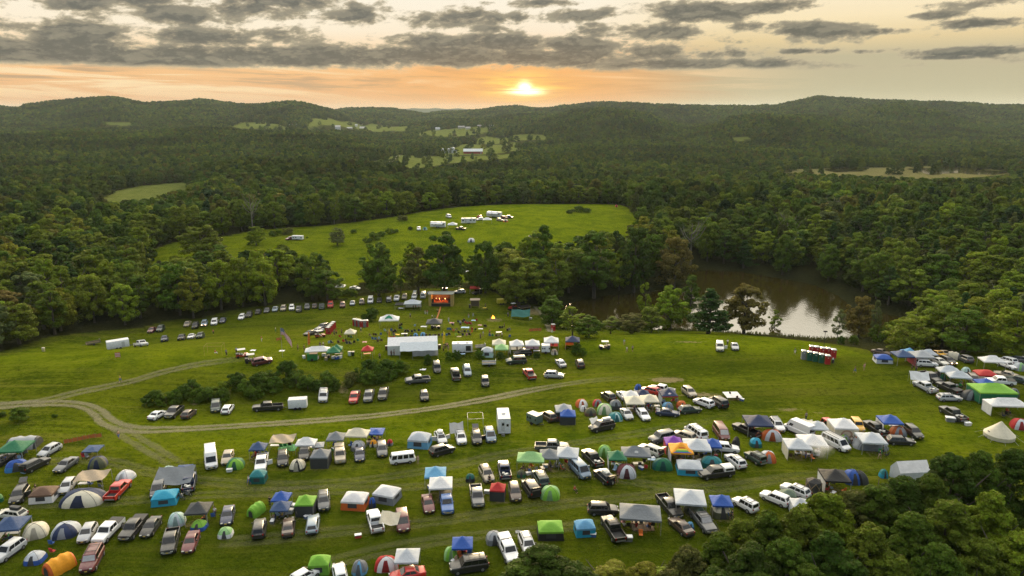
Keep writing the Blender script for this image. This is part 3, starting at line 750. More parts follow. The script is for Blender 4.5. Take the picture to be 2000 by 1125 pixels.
LNAME = {'dark': 'dark green', 'mid': 'deep green', 'olive': 'olive green', 'lime': 'bright yellow-green', 'gold': 'golden green', 'rust': 'rust tinged', 'red': 'red leaved', 'pine': 'dark blue-green', 'grey': 'dull grey-green', 'teal': 'cool green', 'brown': 'brownish'}
def tree(kind, var, x, y, sx, sz, tint, label, name='tree', cat='tree', group=None, z=None, jit=.12, rz=None):
    r = link(name, None)
    r.location = (x, y, gz(x, y) if z is None else z)
    r.rotation_euler = (0, 0, random.uniform(0, 6.28) if rz is None else rz)
    r.scale = (sx, sx, sz)
    cm, tm = CR[kind, var % sum(1 for k in CR if k[0] == kind)]
    o = link('trunk', tm, r)
    o = link('crown', cm, r)
    c = LEAF[tint]; j = random.uniform(1 - jit, 1 + jit)
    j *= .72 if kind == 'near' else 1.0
    o.color = (c[0] * j * random.uniform(.92, 1.08), c[1] * j, c[2] * j, 1)
    tag(r, label, cat, group)
    return r
HT = {'broad': 17.0, 'tall': 20.0, 'pine': 19.0, 'thin': 12.0, 'near': 16.0, 'shrub': 3.4, 'bare': 16.0}
WD = {'broad': 12.4, 'tall': 10.0, 'pine': 10.4, 'thin': 6.0, 'near': 10.8, 'shrub': 4.6, 'bare': 7.6}
def px_tree(kind, var, bx, by, wpx, hpx, tint, label, name='tree', cat='tree', group=None):
    """a tree whose foot stands at photo pixel (bx, by), wpx wide and hpx tall there"""
    g = gp(bx, by); d = proj(*g)[2]
    return tree(kind, var, g[0], g[1], wpx * d / F / WD[kind], hpx * d / F / HT[kind] * 1.04, tint, label, name, cat, group, z=g[2])
TAKEN = []
# singled-out trees
for row in [
 ('broad',0,501,479,39,37,'lime','small perfectly round yellow-green tree alone on the upper meadow'),
 ('broad',1,395,512,82,72,'olive','broad olive-green tree standing apart at the lower end of the upper meadow'),
 ('broad',2,659,479,36,33,'grey','grey-green round tree on the upper meadow beside a small shrub'),
 ('pine',0,1383,652,104,92,'pine','wide dark evergreen pine on the near bank of the pond'),
 ('broad',3,1308,646,78,88,'lime','bright green broadleaf tree on the pond bank beside the dark pine'),
 ('broad',4,1452,652,88,96,'rust','orange tinged tree on the pond bank beyond the dark pine'),
 ('tall',0,1347,618,40,84,'mid','slim green tree rising behind the bright broadleaf on the pond bank'),
 ('thin',0,1512,650,30,46,'olive','small sapling in front of the sun glare on the pond'),
 ('thin',1,1634,668,34,66,'grey','thin leaning grey-green tree at the water edge behind the toilets'),
 ('broad',1,1676,660,62,84,'rust','rusty topped tree at the end of the pond behind the light mast'),
 ('tall',1,1706,664,22,80,'grey','narrow pale stemmed tree beside the rusty topped tree at the pond end'),
 ('broad',0,1838,680,80,94,'olive','rounded olive tree beside the pond outlet, behind the parked camp cars'),
 ('bare',0,1948,640,34,86,'grey','dead grey tree with bare forked limbs above the far camp corner'),
 ('bare',1,1908,668,26,60,'grey','smaller dead grey tree with bare limbs next to the bigger dead one'),
 ('broad',2,868,575,92,118,'dark','big dark tree with a high crown directly behind the stage'),
 ('tall',2,818,575,60,92,'brown','brownish thin crowned tree with a visible trunk beside the stage'),
 ('broad',3,740,578,82,104,'mid','dense rounded tree at the parking gap by the white canopy'),
 ('thin',0,783,574,40,64,'mid','slender young tree between two big trees behind the white food stall'),
 ('broad',4,948,572,62,100,'dark','dark tree with pale leaning stems behind the silver car by the stage'),
 ('broad',0,1013,598,92,96,'olive','rust topped broad tree overhanging the yellow container'),
 ('tall',1,1086,596,62,112,'olive','tall yellowish tree beside the pond head, next to the tractor'),
 ('tall',0,1160,583,94,134,'mid','tall green tree with pale stem mirrored in the pond'),
 ('broad',1,1238,570,72,128,'dark','dark rounded tree at the edge of the grove over the pond'),
 ('broad',2,1316,562,78,96,'rust','tree with a reddish brown crown at the grove corner over the pond'),
 ('tall',2,1060,560,60,120,'mid','tall tree in the grove behind the rust topped broad tree'),
 ('broad',3,1050,530,72,80,'lime','bright crowned tree topping the grove below the upper meadow'),
 ('bare',0,1348,520,44,96,'grey','bare limbed pale tree above the far shore of the pond'),
 ('bare',1,494,452,32,76,'grey','dead pale tree with bare forked limbs at the upper meadow edge'),
 ('broad',1,518,598,66,94,'lime','bright green tree in the wood edge above the row of parked cars'),
 ('broad',2,38,672,84,80,'olive','large olive tree at the wood corner above the bare ground'),
 ('bare',1,1535,492,36,76,'grey','pale dead tree standing in the wood beyond the pond'),
 ('bare',0,1625,440,38,62,'grey','bleached dead tree high in the wood beyond the pond'),
]:
    o = px_tree(*row[:7], row[7]); TAKEN.append((o.location.x, o.location.y, row[4] * .35))
# woods: candidates on a jittered grid, the nearest that show become trees of their own
STANDS = [('wood beside the box trailer', lambda px, py, y: px < 330 and y < 330), ('wood above the parked cars', lambda px, py, y: px < 700 and y < 330),
          ('grove by the pond head', lambda px, py, y: px < 1345 and px >= 700 and py > 455), ('wood beyond the upper meadow', lambda px, py, y: 300 <= px < 1260),
          ('slope below the bright field', lambda px, py, y: px < 300), ('wood across the pond', lambda px, py, y: y < 400), ('rise past the pond', lambda px, py, y: True)]
ORD = ['first','second','third','fourth','fifth','sixth','seventh','eighth','ninth','tenth','eleventh','twelfth','thirteenth','fourteenth','fifteenth','sixteenth','seventeenth','eighteenth','nineteenth','twentieth']
def ordinal(n):
    if n <= 20: return ORD[n - 1]
    tens = {2: 'twenty', 3: 'thirty', 4: 'forty', 5: 'fifty', 6: 'sixty'}
    tn, u = divmod(n, 10)
    return tens[tn] + '-' + ORD[u - 1] if u else {2: 'twentieth', 3: 'thirtieth', 4: 'fortieth', 5: 'fiftieth', 6: 'sixtieth'}[tn]
def woods():
    rg = np.random.default_rng(5)
    far = []
    g = 9.8
    ys = np.arange(190, 800, g); C = []
    for y in ys:
        for x in np.arange(-.86 * y - 10, .86 * y + 10, g): C.append((x + rg.uniform(-3.2, 3.2), y + rg.uniform(-3.2, 3.2)))
    C = np.array(C); x, y = C[:, 0], C[:, 1]; z = terr(x, y); px_ = proj(x, y, z)[0]
    bad = inpoly(x, y, OPEN_MAIN) | inpoly(x, y, OPEN_UP) | inpoly(x, y, OPEN_BRIGHT) | inpoly(x, y, POND) | inpoly(x, y, CLEAR_R) | (dpoly(x, y, POND) < 3.0)
    bad |= (dpoly(x, y, OPEN_MAIN) < np.where((px_ > 380) & (px_ < 720), .4, 3.0)) & (y < 300)
    for P_ in FARP: bad |= inpoly(x, y, P_)
    px, py, d = proj(x, y, z)
    bad |= (px < -140) | (px > 2140)
    # the near bank of the pond is bushes, not wood
    bad |= (px > 1085) & (px < 1780) & (py > 632)
    for tx, ty, tr in TAKEN: bad |= np.hypot(x - tx, y - ty) < 5.5
    C = C[~bad]; x, y, z, d, px, py = x[~bad], y[~bad], z[~bad], d[~bad], px[~bad], py[~bad]
    n = len(x)
    tone = np.sin(x * .021 + 1) * np.sin(y * .017 + 2) + rg.normal(size=n) * .55
    rec = []
    for i in range(n):
        k = 'broad'
        u = rg.random()
        if u < .22: k = 'tall'
        elif u < .30 + (.10 if px[i] < 160 or px[i] > 1450 else 0): k = 'pine'
        h = rg.uniform(13, 19.5) if k != 'tall' else rg.uniform(15, 19.5)
        if py[i] > 600 and px[i] > 1700: h *= .8
        if 300 < px[i] < 1270 and y[i] > 420: h *= .92
        w = (11.8 if k == 'broad' else 9.4) * rg.uniform(.85, 1.35)
        def covers(hh):
            n_ = 0
            for fr in (.95, .7, .45, .2):
                for sd in (-.38, 0, .38):
                    qx, qy, _ = proj(x[i] + sd * w, y[i], z[i] + hh * fr)
                    n_ += bool(inpoly(qx, qy, VIS_UP)) + bool(inpoly(qx, qy, VIS_BRIGHT)) + bool(inpoly(qx, qy, VIS_POND)) + bool(inpoly(qx, qy, VIS_MARSH))
            return n_
        if covers(h) > 0:
            h *= .70; w *= .9
            if covers(h) > 1:
                h *= .7; w *= .85
                if covers(h) > 0: continue
        ty = proj(x[i], y[i], z[i] + h)[1]
        if k == 'pine': tint = 'pine' if rg.random() < .6 else 'teal'
        else: tint = ['dark', 'mid', 'mid', 'olive', 'olive', 'lime', 'gold', 'rust', 'brown'][int(np.clip((tone[i] + 1.85) * 2.2 + rg.uniform(-.8, .8), 0, 6))]
        if rg.random() < .02: tint = 'rust'
        if rg.random() < .05: tint = 'grey'
        rec.append([d[i], x[i], y[i], z[i], k, h, w, tint, px[i], py[i], ty, 0.0])
    rec.sort(key=lambda r: r[0])
    sky = np.full(560, 2000.0)
    for r in rec:
        hw = r[6] / 2 * F / r[0]
        a = int(np.clip((r[8] - hw + 100) / 4, 0, 559)); b = int(np.clip((r[8] + hw + 100) / 4, 0, 559)) + 1
        bot = np.minimum(sky[a:b], r[9]); r[11] = float(np.clip(bot - r[10], 0, None).sum() * 4)
        if r[8] < -30 or r[8] > 2030: r[11] = 0
        sky[a:b] = np.minimum(sky[a:b], r[10] + (r[9] - r[10]) * .15)
    order = sorted(range(len(rec)), key=lambda i: -rec[i][11])
    own = set(order[:232])
    stands = {}
    for i in own:
        r = rec[i]
        for si, (nm, fn) in enumerate(STANDS):
            if fn(r[8], r[9], r[2]): break
        stands.setdefault(si, []).append(r)
    for si, L in stands.items():
        L.sort(key=lambda r: r[2])
        nb = max(1, min(4, len(L) // 9 + 1)); per = math.ceil(len(L) / nb)
        bands = ['front rank', 'second rank', 'third rank', 'back rank'] if nb > 1 else ['edge']
        if nb in (2, 3): bands = ['front rank', 'middle rank', 'back rank'] if nb == 3 else ['front rank', 'back rank']
        for b in range(nb):
            S = sorted(L[b * per:(b + 1) * per], key=lambda r: r[8])
            for q, r in enumerate(S):
                k, w, h = r[4], r[6], r[5]
                lab = f"{LNAME[r[7]]} {'conifer' if k == 'pine' else 'tree'}, {ordinal(q + 1)} from left, {bands[b]} of {STANDS[si][0]}"
                tree(k, random.randrange(9), r[1], r[2], w / WD[k], h / HT[k], r[7], lab, 'pine_tree' if k == 'pine' else 'tree', 'tree', 'trees of the ' + STANDS[si][0], z=r[3])
    for i, r in enumerate(rec):
        if i not in own: far.append((r[1], r[2], r[3], r[6] / 10.0, r[5] / 14.0))
    return far
FAR_NEAR = woods()
# the wood in the near corner of the camp: crown tops by photo pixel
NEAR = [(1058,1062,11,'dark'),(1018,1092,10,'mid'),(1120,1100,9,'dark'),(1200,1098,8,'gold'),(1265,1096,8.5,'gold'),(1300,1108,8,'lime'),(1345,1062,12,'brown'),(1405,1035,13,'mid'),(1452,1002,14,'olive'),(1505,988,14.5,'mid'),(1568,985,15,'olive'),(1622,955,15,'lime'),(1672,948,14,'brown'),(1716,938,15,'mid'),(1768,925,15,'dark'),(1822,920,15,'mid'),(1868,880,16,'dark'),(1922,872,16,'mid'),(1985,868,16,'dark'),
 (1470,1055,14,'dark'),(1545,1045,14,'mid'),(1625,1030,15,'dark'),(1705,1015,15,'olive'),(1785,995,15,'mid'),(1860,965,16,'olive'),(1945,950,16,'lime'),(1400,1105,12,'dark'),(1490,1112,12,'mid'),(1580,1095,13,'mid'),(1665,1085,13,'dark'),(1750,1075,13,'olive'),(1840,1055,14,'mid'),(1925,1045,14,'olive'),(1995,1030,14,'lime')]
_nl = ['dense dark crown hiding part of the white car with a bare roof','half-hidden crown at the photo bottom edge beside the dense dark crown','low crown between the dense dark crown and the golden ones']
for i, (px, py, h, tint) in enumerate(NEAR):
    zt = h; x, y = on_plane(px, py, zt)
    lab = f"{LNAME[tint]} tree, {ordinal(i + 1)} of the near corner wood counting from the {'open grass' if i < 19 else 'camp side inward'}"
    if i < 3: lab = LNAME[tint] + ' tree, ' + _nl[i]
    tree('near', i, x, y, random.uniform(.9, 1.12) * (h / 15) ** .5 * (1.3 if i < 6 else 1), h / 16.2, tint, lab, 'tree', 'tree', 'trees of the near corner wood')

for row in [('broad',1,1078,640,64,62,'mid','bushy green tree at the pond head above the single red toilet'),('thin',0,1118,655,56,58,'lime','light green small tree between the red toilet and the pond'),('broad',3,1150,658,60,42,'mid','low spreading tree behind the navy topped stall'),('thin',1,1192,652,50,34,'olive','olive sapling on the pond bank behind the golf cart'),('broad',0,1232,652,62,40,'brown','brownish bushy tree on the pond bank'),('broad',2,1272,650,54,50,'olive','olive bushy tree next to the bright broadleaf on the bank'),('thin',0,1258,640,36,90,'lime','slim light green tree on the pond bank'),('broad',4,1770,690,90,70,'olive','broad low tree behind the blue and white cabin tent'),('broad',2,1880,690,100,90,'mid','broad green tree behind the white tube tent'),('broad',1,1975,700,110,100,'lime','broad light green tree behind the far camp edge')]:
    px_tree(*row[:7], row[7])
# shrubs: zoom-frame tables
RG = {'A1': (0, 840, 3.9475), 'A2': (350, 800, 3.4625), 'A3': (700, 780, 3.26), 'A4': (1050, 720, 4.0175), 'A5': (1400, 760, 3.75), 'A6': (1650, 640, 4.3257), 'A7': (900, 940, 3.636),
      'B1': (180, 540, 3.75), 'B2': (560, 540, 5.92), 'B3': (800, 540, 5.356), 'B4': (1000, 600, 6.25), 'B5': (560, 700, 5.882), 'B6': (760, 380, 4.0), 'B7': (1300, 620, 4.762), 'B8': (0, 540, 3.517),
      'C3': (1780, 660, 8.036), 'C5': (700, 590, 6.667), 'P4': (1000, 440, 4.0), 'P8': (1450, 420, 3.636), 'U': (400, 400, 4.348), 'PX': (0, 0, 1.0)}
def zp(reg, x, y):
    a, b, f = RG[reg]; return a + x / f, b + y / f
def shrubs(reg, rows, where, group, tall=.8):
    rows = sorted(rows)
    for i, (x, y, w, tint) in enumerate(rows):
        px, py = zp(reg, x, y); f = RG[reg][2]
        wpx = w / f * (1.28 if reg in ('B1', 'B5') else 1)
        g = gp(px, py + wpx * .26); d = proj(*g)[2]; wm = wpx * d / F
        tree('shrub', i, g[0], g[1], wm / 4.6, wm * tall / 3.4 * random.uniform(.85, 1.15), tint, f"{LNAME[tint]} shrub, {ordinal(i + 1)} from the left {where}", 'shrub', 'shrub', group, z=g[2])
shrubs('B1', [(470,890,120,'dark'),(405,920,85,'dark'),(545,905,110,'mid'),(610,895,100,'mid'),(680,862,110,'dark'),(745,815,120,'dark'),(785,880,110,'mid'),(850,865,120,'mid'),(930,840,120,'olive'),(960,880,90,'mid'),(1060,785,130,'dark'),(1140,815,120,'mid'),(1240,790,150,'dark'),(1290,735,110,'dark'),(1335,800,120,'mid'),(1440,715,150,'dark'),(1500,770,130,'mid'),(1580,785,120,'mid'),(1650,800,90,'dark'),(1720,750,120,'mid'),(1770,800,90,'dark'),(1190,860,110,'mid')], 'in the hedge above the parked cars', 'shrubs of the long hedge', .72)
shrubs('B5', [(740,225,150,'brown'),(840,190,170,'dark'),(930,110,170,'dark'),(940,240,160,'mid'),(1040,140,170,'mid'),(1050,240,140,'dark'),(1150,110,180,'dark'),(1180,190,150,'mid'),(1270,120,160,'mid'),(1350,130,120,'olive'),(700,290,110,'brown')], 'in the thicket below the large white marquee', 'shrubs of the thicket below the marquee', .75)
shrubs('B3', [(410,850,90,'mid'),(490,835,110,'dark'),(735,835,110,'mid'),(950,835,95,'dark'),(185,890,110,'dark'),(1333,835,70,'dark'),(1740,780,130,'dark'),(1810,800,100,'mid')], 'among the stalls and parked cars', 'shrubs among the stalls', .9)
shrubs('B8', [(135,945,150,'mid'),(18,940,70,'dark'),(376,955,40,'dark')], 'on the grass below the dirt road', 'shrubs below the dirt road', .5)
shrubs('B2', [(985,470,190,'dark'),(905,480,110,'dark')], 'behind the red toilets', 'shrubs behind the red toilets', .8)
shrubs('P4', [(275,690,150,'mid'),(345,740,130,'dark'),(330,640,90,'lime'),(450,700,110,'olive'),(420,780,120,'dark'),(520,790,110,'mid'),(600,775,120,'brown'),(690,790,110,'dark'),(780,770,120,'rust'),(860,790,110,'dark'),(935,750,120,'rust'),(965,800,120,'dark'),(1040,790,110,'dark'),(1060,700,110,'grey'),(1020,600,60,'lime')], 'on the bank between stalls and pond', 'shrubs on the near pond bank', .8)
shrubs('P8', [(700,905,70,'dark'),(790,900,80,'mid'),(960,860,130,'mid'),(1050,850,150,'olive'),(1150,830,150,'olive'),(1190,900,120,'dark'),(1300,900,130,'dark'),(1420,890,140,'mid'),(1500,930,120,'mid'),(1610,925,190,'brown'),(1680,800,170,'grey'),(1750,930,130,'olive'),(1880,890,200,'mid'),(1960,900,130,'lime'),(1860,960,110,'dark'),(1780,760,140,'mid')], 'on the bank behind the far camp row', 'shrubs behind the far camp row', .95)
shrubs('U', [(1265,225,65,'mid'),(1440,270,110,'mid'),(1500,245,90,'mid'),(1380,300,80,'dark'),(1570,225,80,'mid'),(1620,222,60,'mid'),(1745,200,45,'dark'),(375,330,40,'dark'),(870,278,25,'mid'),(700,220,120,'brown'),(600,235,110,'mid'),(560,430,120,'dark'),(1240,740,130,'mid'),(1160,745,90,'dark')], 'on the upper meadow', 'shrubs on the upper meadow', .55)
shrubs('B6', [(1420,125,80,'dark'),(1480,110,100,'dark'),(1545,120,80,'dark'),(165,262,45,'dark'),(110,175,110,'brown')], 'near the caravans on the upper meadow', 'shrubs near the caravans', .45)
# shore reeds along the near waterline: ground cover nobody could count
def reeds():
    rg = np.random.default_rng(3); V = []; Q = []
    P_ = [on_plane(px, py, WZ) for px, py in [(1290,645),(1400,650),(1500,656.5),(1600,664),(1660,664),(1740,654)]]
    for k in range(len(P_) - 1):
        a, b = np.array(P_[k]), np.array(P_[k + 1]); n = int(np.linalg.norm(b - a) * 26)
        for i in range(n):
            q = a + (b - a) * rg.random() + rg.normal(size=2) * np.array([.5, .9]); h = rg.uniform(.3, 1.3); z = gz(*q) - .1 if i % 5 == 0 else WZ - .1
            w = rg.uniform(.05, .22); th = rg.uniform(0, 3.14); dx, dy = math.cos(th) * w, math.sin(th) * w; l = rg.uniform(-.3, .3, 2)
            m0 = len(V); V += [(q[0] - dx, q[1] - dy, z), (q[0] + dx, q[1] + dy, z), (q[0] + dx * .4 + l[0], q[1] + dy * .4 + l[1], z + h), (q[0] - dx * .4 + l[0], q[1] - dy * .4 + l[1], z + h)]; Q.append((m0, m0 + 1, m0 + 2, m0 + 3))
    o = link('reeds', arr_mesh('reeds', V, Q, [M['leaf']])); o.color = (.06, .062, .02, 1)
    tag(o, 'fringe of dark reeds along the near pond edge', 'reeds', kind='stuff')
reeds()
# far woods: one mass, instanced crowns
def far_woods():
    rg = np.random.default_rng(11)
    pts = list(FAR_NEAR)
    def band(y0, y1, g, hs):
        out = []
        for y in np.arange(y0, y1, g):
            xs = np.arange(-.80 * y, .80 * y, g); out.append(np.stack([xs + rg.uniform(-.42, .42, len(xs)) * g, y + rg.uniform(-.42, .42, len(xs)) * g], 1))
        C = np.concatenate(out); x, y = C[:, 0], C[:, 1]; z = terr(x, y)
        bad = np.zeros(len(x), bool)
        for P_ in FARP + [OPEN_BRIGHT, MARSH]: bad |= inpoly(x, y, P_)
        h = rg.uniform(9.5, 15, len(x)) * hs
        tx, ty, d = proj(x, y, z + h)
        for fr in (1.0, .6, .25):
            ux, uy, _ = proj(x, y, z + h * fr)
            for P_ in FARF + [VIS_BRIGHT.tolist(), VIS_MARSH.tolist()]: bad |= inpoly(ux, uy, np.array(P_))
        bad |= (ty > 320) & (ty < 344) & (tx > 1430) & (tx < 2010) & (inpoly(tx, ty, np.array([(1490,331),(1700,326),(1800,323),(1950,330),(1980,340),(1800,342),(1600,338)])))
        bad &= ~((rg.random(len(x)) < .035) & (y > 900))
        # drop what a nearer rise hides completely
        k = ~bad & (tx > -60) & (tx < 2060)
        x, y, z, h = x[k], y[k], z[k], h[k]
        vis = np.ones(len(x), bool)
        for f in np.linspace(.35, .97, 24):
            zz = H0 + (z + h - H0) * f
            vis &= terr(x * f, y * f) + 4 < zz + 8
        for i in np.nonzero(vis)[0]: pts.append((x[i], y[i], z[i], g / 8.4 * rg.uniform(.85, 1.2), h[i] / 14.0))
    band(800, 1400, 8.8, 1.0); band(1400, 2200, 10.5, 1.0); band(2200, 4100, 14.0, 1.05)
    P_ = np.array(pts); n = len(P_)
    me = bpy.data.meshes.new('far_woods'); me.vertices.add(n); me.vertices.foreach_set('co', P_[:, :3].astype(np.float32).ravel())
    a = me.attributes.new('scl', 'FLOAT_VECTOR', 'POINT'); a.data.foreach_set('vector', np.stack([P_[:, 3], P_[:, 3], P_[:, 4]], 1).astype(np.float32).ravel())
    me.update()
    o = link('far_woods', me); tag(o, 'unbroken woods over the valley and far hills', 'woods', kind='stuff')
    cc = bpy.data.collections.new('far_crowns')
    for i in range(5):
        kd = 'pine' if i == 4 else ('oval' if i == 3 else 'broad')
        cm = crown('far_crown', 100 + i, 14, 5.6 if i < 3 else 4.6, .4, 22, 760, .85, kd, (.30, .46))
        cm.materials.clear(); cm.materials.append(M['farleaf'])
        cc.objects.link(bpy.data.objects.new('far_crown', cm))
    ng = bpy.data.node_groups.new('scatter_crowns', 'GeometryNodeTree')
    ng.interface.new_socket('Geometry', in_out='INPUT', socket_type='NodeSocketGeometry'); ng.interface.new_socket('Geometry', in_out='OUTPUT', socket_type='NodeSocketGeometry')
    N = ng.nodes; L = ng.links
    gi = N.new('NodeGroupInput'); go = N.new('NodeGroupOutput'); ip = N.new('GeometryNodeInstanceOnPoints')
    ci = N.new('GeometryNodeCollectionInfo'); ci.inputs[0].default_value = cc; ci.inputs[1].default_value = True; ci.inputs[2].default_value = True
    rv = N.new('FunctionNodeRandomValue'); rv.data_type = 'FLOAT_VECTOR'; rv.inputs[0].default_value = (0, 0, 0); rv.inputs[1].default_value = (.06, .06, 6.28)
    ri = N.new('FunctionNodeRandomValue'); ri.data_type = 'INT'
    [s for s in ri.inputs if s.type == 'INT' and s.name == 'Min'][0].default_value = 0; [s for s in ri.inputs if s.type == 'INT' and s.name == 'Max'][0].default_value = 4
    na = N.new('GeometryNodeInputNamedAttribute'); na.data_type = 'FLOAT_VECTOR'; na.inputs[0].default_value = 'scl'
    L.new(gi.outputs[0], ip.inputs['Points']); L.new(ci.outputs[0], ip.inputs['Instance']); ip.inputs['Pick Instance'].default_value = True
    L.new([s for s in ri.outputs if s.type == 'INT'][0], ip.inputs['Instance Index'])
    L.new([s for s in rv.outputs if s.type == 'VECTOR'][0], ip.inputs['Rotation']); L.new(na.outputs[0], ip.inputs['Scale']); L.new(ip.outputs[0], go.inputs[0])
    md = o.modifiers.new('scatter', 'NODES'); md.node_group = ng
    print('far trees', n)
far_woods()
# haze over the whole land
def haze():
    m, t, out = newmat('haze_air')
    v = t.new('ShaderNodeVolumePrincipled'); v.inputs['Color'].default_value = (.80, .94, .95, 1); v.inputs['Density'].default_value = .00003; v.inputs['Anisotropy'].default_value = .2
    t.l.new(v.outputs[0], out.inputs[1])
    mb = MB(); mb.box((0, 0, 62), (27000, 27000, 172)); o = mb.obj('haze', m, sharp=0); tag(o, kind='stuff')
haze()
# ------------------------------------------------------------------ vehicles
def ring_body(x, w, zb, zt, crown=.03):
    half = [(w * .80, zb), (w * .97, zb + .10), (w, zb + (zt - zb) * .50), (w * .985, zt - .10), (w * .90, zt), (w * .45, zt + crown)]
    return [(x, -y, z) for y, z in half] + [(x, y, z) for y, z in reversed(half)]
def lerp(a, b, t): return tuple(a[i] + (b[i] - a[i]) * t for i in range(3))
def pane(c, u0, u1, v0, v1, off):
    """c: corners bottom-a, bottom-b, top-b, top-a"""
    def at(u, v): return Vector(lerp(lerp(c[0], c[1], u), lerp(c[3], c[2], u), v))
    p = [at(u0, v0), at(u1, v0), at(u1, v1), at(u0, v1)]
    n = (p[1] - p[0]).cross(p[3] - p[0]).normalized() * off
    return [q + n for q in p]
KIND = {  # length, width/2, hood z, belt z, roof z, cowl x, screen top x, roof rear x, rear base x, deck z, ground clearance
 'sedan': (4.75, .90, .92, .96, 1.44, .95, .25, -.95, -1.65, 1.00, .20), 'hatchback': (4.35, .89, .96, 1.00, 1.52, 1.05, .30, -1.55, -2.02, 1.00, .20),
 'wagon': (4.80, .91, .95, .99, 1.52, 1.00, .30, -1.80, -2.28, 1.00, .22), 'suv': (4.70, .94, 1.06, 1.12, 1.72, 1.10, .45, -1.85, -2.24, 1.12, .25),
 'big_suv': (5.15, 1.0, 1.16, 1.22, 1.90, 1.25, .70, -2.20, -2.48, 1.22, .28), 'minivan': (5.05, .98, 1.05, 1.08, 1.76, 1.65, .60, -2.05, -2.42, 1.08, .22),
 'jeep': (4.2, .90, 1.12, 1.16, 1.84, .72, .45, -1.90, -2.0, 1.16, .34), 'van': (5.6, 1.0, 1.12, 1.20, 2.08, 2.10, 1.35, -2.55, -2.72, 1.20, .28),
 'cargo_van': (5.95, 1.02, 1.18, 1.30, 2.70, 2.25, 1.45, -2.80, -2.90, 1.30, .28), 'old_van': (4.4, .86, 1.0, 1.05, 1.92, 2.12, 1.86, -2.0, -2.14, 1.05, .28),
 'pickup': (5.75, .98, 1.12, 1.18, 1.84, 1.35, .75, -.85, -1.05, 1.16, .34), 'long_pickup': (6.1, .99, 1.14, 1.20, 1.88, 1.50, .90, -.75, -.95, 1.18, .36)}
TPL = {}
def part(L, name, mb, mat, loc=(0, 0, 0), col=False, sub=None, sharp=35):
    L.append((name, mb.mesh(name, M[mat], sharp), loc, col, sub))
def vehicle_tpl(kind, opt=''):
    key = (kind, opt)
    if key in TPL: return TPL[key]
    Ln, w, hz, bz, rz, cx, sx, rx, bx, dz, gc = KIND[kind]
    L = []; h = Ln / 2; pick = 'pickup' in kind
    # lower body
    mb = MB()
    if kind == 'old_van':
        st = [(h, .74, gc + .1, .95), (h - .08, .82, gc, 1.05), (h - .35, .86, gc, 1.06), (0, .86, gc, 1.06), (-h + .25, .86, gc, 1.06), (-h, .80, gc + .1, 1.0)]
    elif pick:
        st = [(h, w * .84, gc + .12, hz - .30), (h - .10, w * .93, gc + .02, hz - .10), (h - .55, w * .97, gc, hz - .02), (cx, w, gc, hz + .03), (bx - .02, w, gc, bz)]
    else:
        nose = .28 if kind in ('sedan', 'hatchback', 'wagon', 'minivan') else .18
        st = [(h, w * .70, gc + .16, hz - nose - .12), (h - .10, w * .86, gc + .04, hz - nose), (h - .45, w * .96, gc, hz - nose * .45), (cx + .1, w, gc, hz), (cx - .9, w, gc, bz), (bx * .5, w, gc, bz), (bx + .1, w * .99, gc, dz), (-h + .16, w * .93, gc + .04, dz - .02), (-h, w * .82, gc + .14, dz - .22)]
    mb.rings([ring_body(*s) for s in st])
    # cabin shell
    wb, wt = w * .90, w * (.72 if kind in ('sedan', 'hatchback', 'wagon', 'suv') else .80 if kind != 'cargo_van' else .86)
    if kind == 'old_van': wb, wt = .83, .70
    def grng(z, a, b, ww): return [(a, -ww, z), (a, ww, z), (b, ww, z), (b, -ww, z)]
    B = grng(bz - .03, cx, bx, wb); T = grng(rz - .06, sx, rx, wt)
    T2 = grng(rz, sx - .12, rx + .10, wt * .86)
    mb.rings([B, T, T2]);
    bt = [Vector(p) for p in B]; tt = [Vector(p) for p in T]
    if pick:
        x0, x1 = bx, -h; bw = w * .985; top = dz; fl = gc + .38
        for s in (-1, 1): mb.box(((x0 + x1) / 2, s * (bw - .05), (gc + .1 + top) / 2), (x0 - x1, .10, top - gc - .1))
        mb.box((x1 + .05, 0, (gc + .2 + top) / 2 - .02), (.10, 2 * bw - .2, top - gc - .24)); mb.box(((x0 + x1) / 2, 0, fl - .05), (x0 - x1, 2 * bw - .2, .10))
    mb.box((0, 0, gc - .02), (Ln * .8, w * 1.5, .12))
    part(L, 'body', mb, 'paint', col=True)
    if pick:
        lb = MB(); lb.box(((bx - h) / 2 - .0, 0, gc + .40), (h + bx - .24 if False else abs(-h - bx) - .24, w * 1.7, .04)); part(L, 'bed_liner', lb, 'trim')
    # glass
    side_split = {'sedan': [(.10, .47), (.50, .86)], 'hatchback': [(.10, .43), (.46, .76), (.79, .94)], 'wagon': [(.09, .38), (.41, .68), (.71, .95)], 'suv': [(.08, .38), (.41, .69), (.72, .95)], 'big_suv': [(.06, .34), (.37, .63), (.66, .95)],
                  'minivan': [(.14, .40), (.43, .66), (.69, .95)], 'jeep': [(.06, .40), (.44, .66), (.70, .95)], 'van': [(.12, .30), (.34, .52), (.55, .73), (.76, .94)], 'cargo_van': [(.10, .26)], 'old_van': [(.04, .24), (.28, .48), (.52, .72), (.76, .95)],
                  'pickup': [(.10, .50), (.54, .92)], 'long_pickup': [(.10, .50), (.54, .92)]}[kind]
    v0, v1 = (.10, .88) if kind not in ('cargo_van',) else (.10, .52)
    g = MB(); g.quad(*pane((bt[1], bt[0], tt[0], tt[1]), .07, .93, .08 if kind != 'cargo_van' else .02, .93 if kind != 'cargo_van' else .62, -.014)); part(L, 'windscreen', g, 'glass', sharp=0) if 'shade' not in opt else part(L, 'windscreen', g, 'chrome', sharp=0)
    g = MB(); g.quad(*pane((bt[3], bt[2], tt[2], tt[3]), .10, .90, .14, .86 if kind != 'cargo_van' else .55, -.014)); part(L, 'rear_window', g, 'glass', sharp=0)
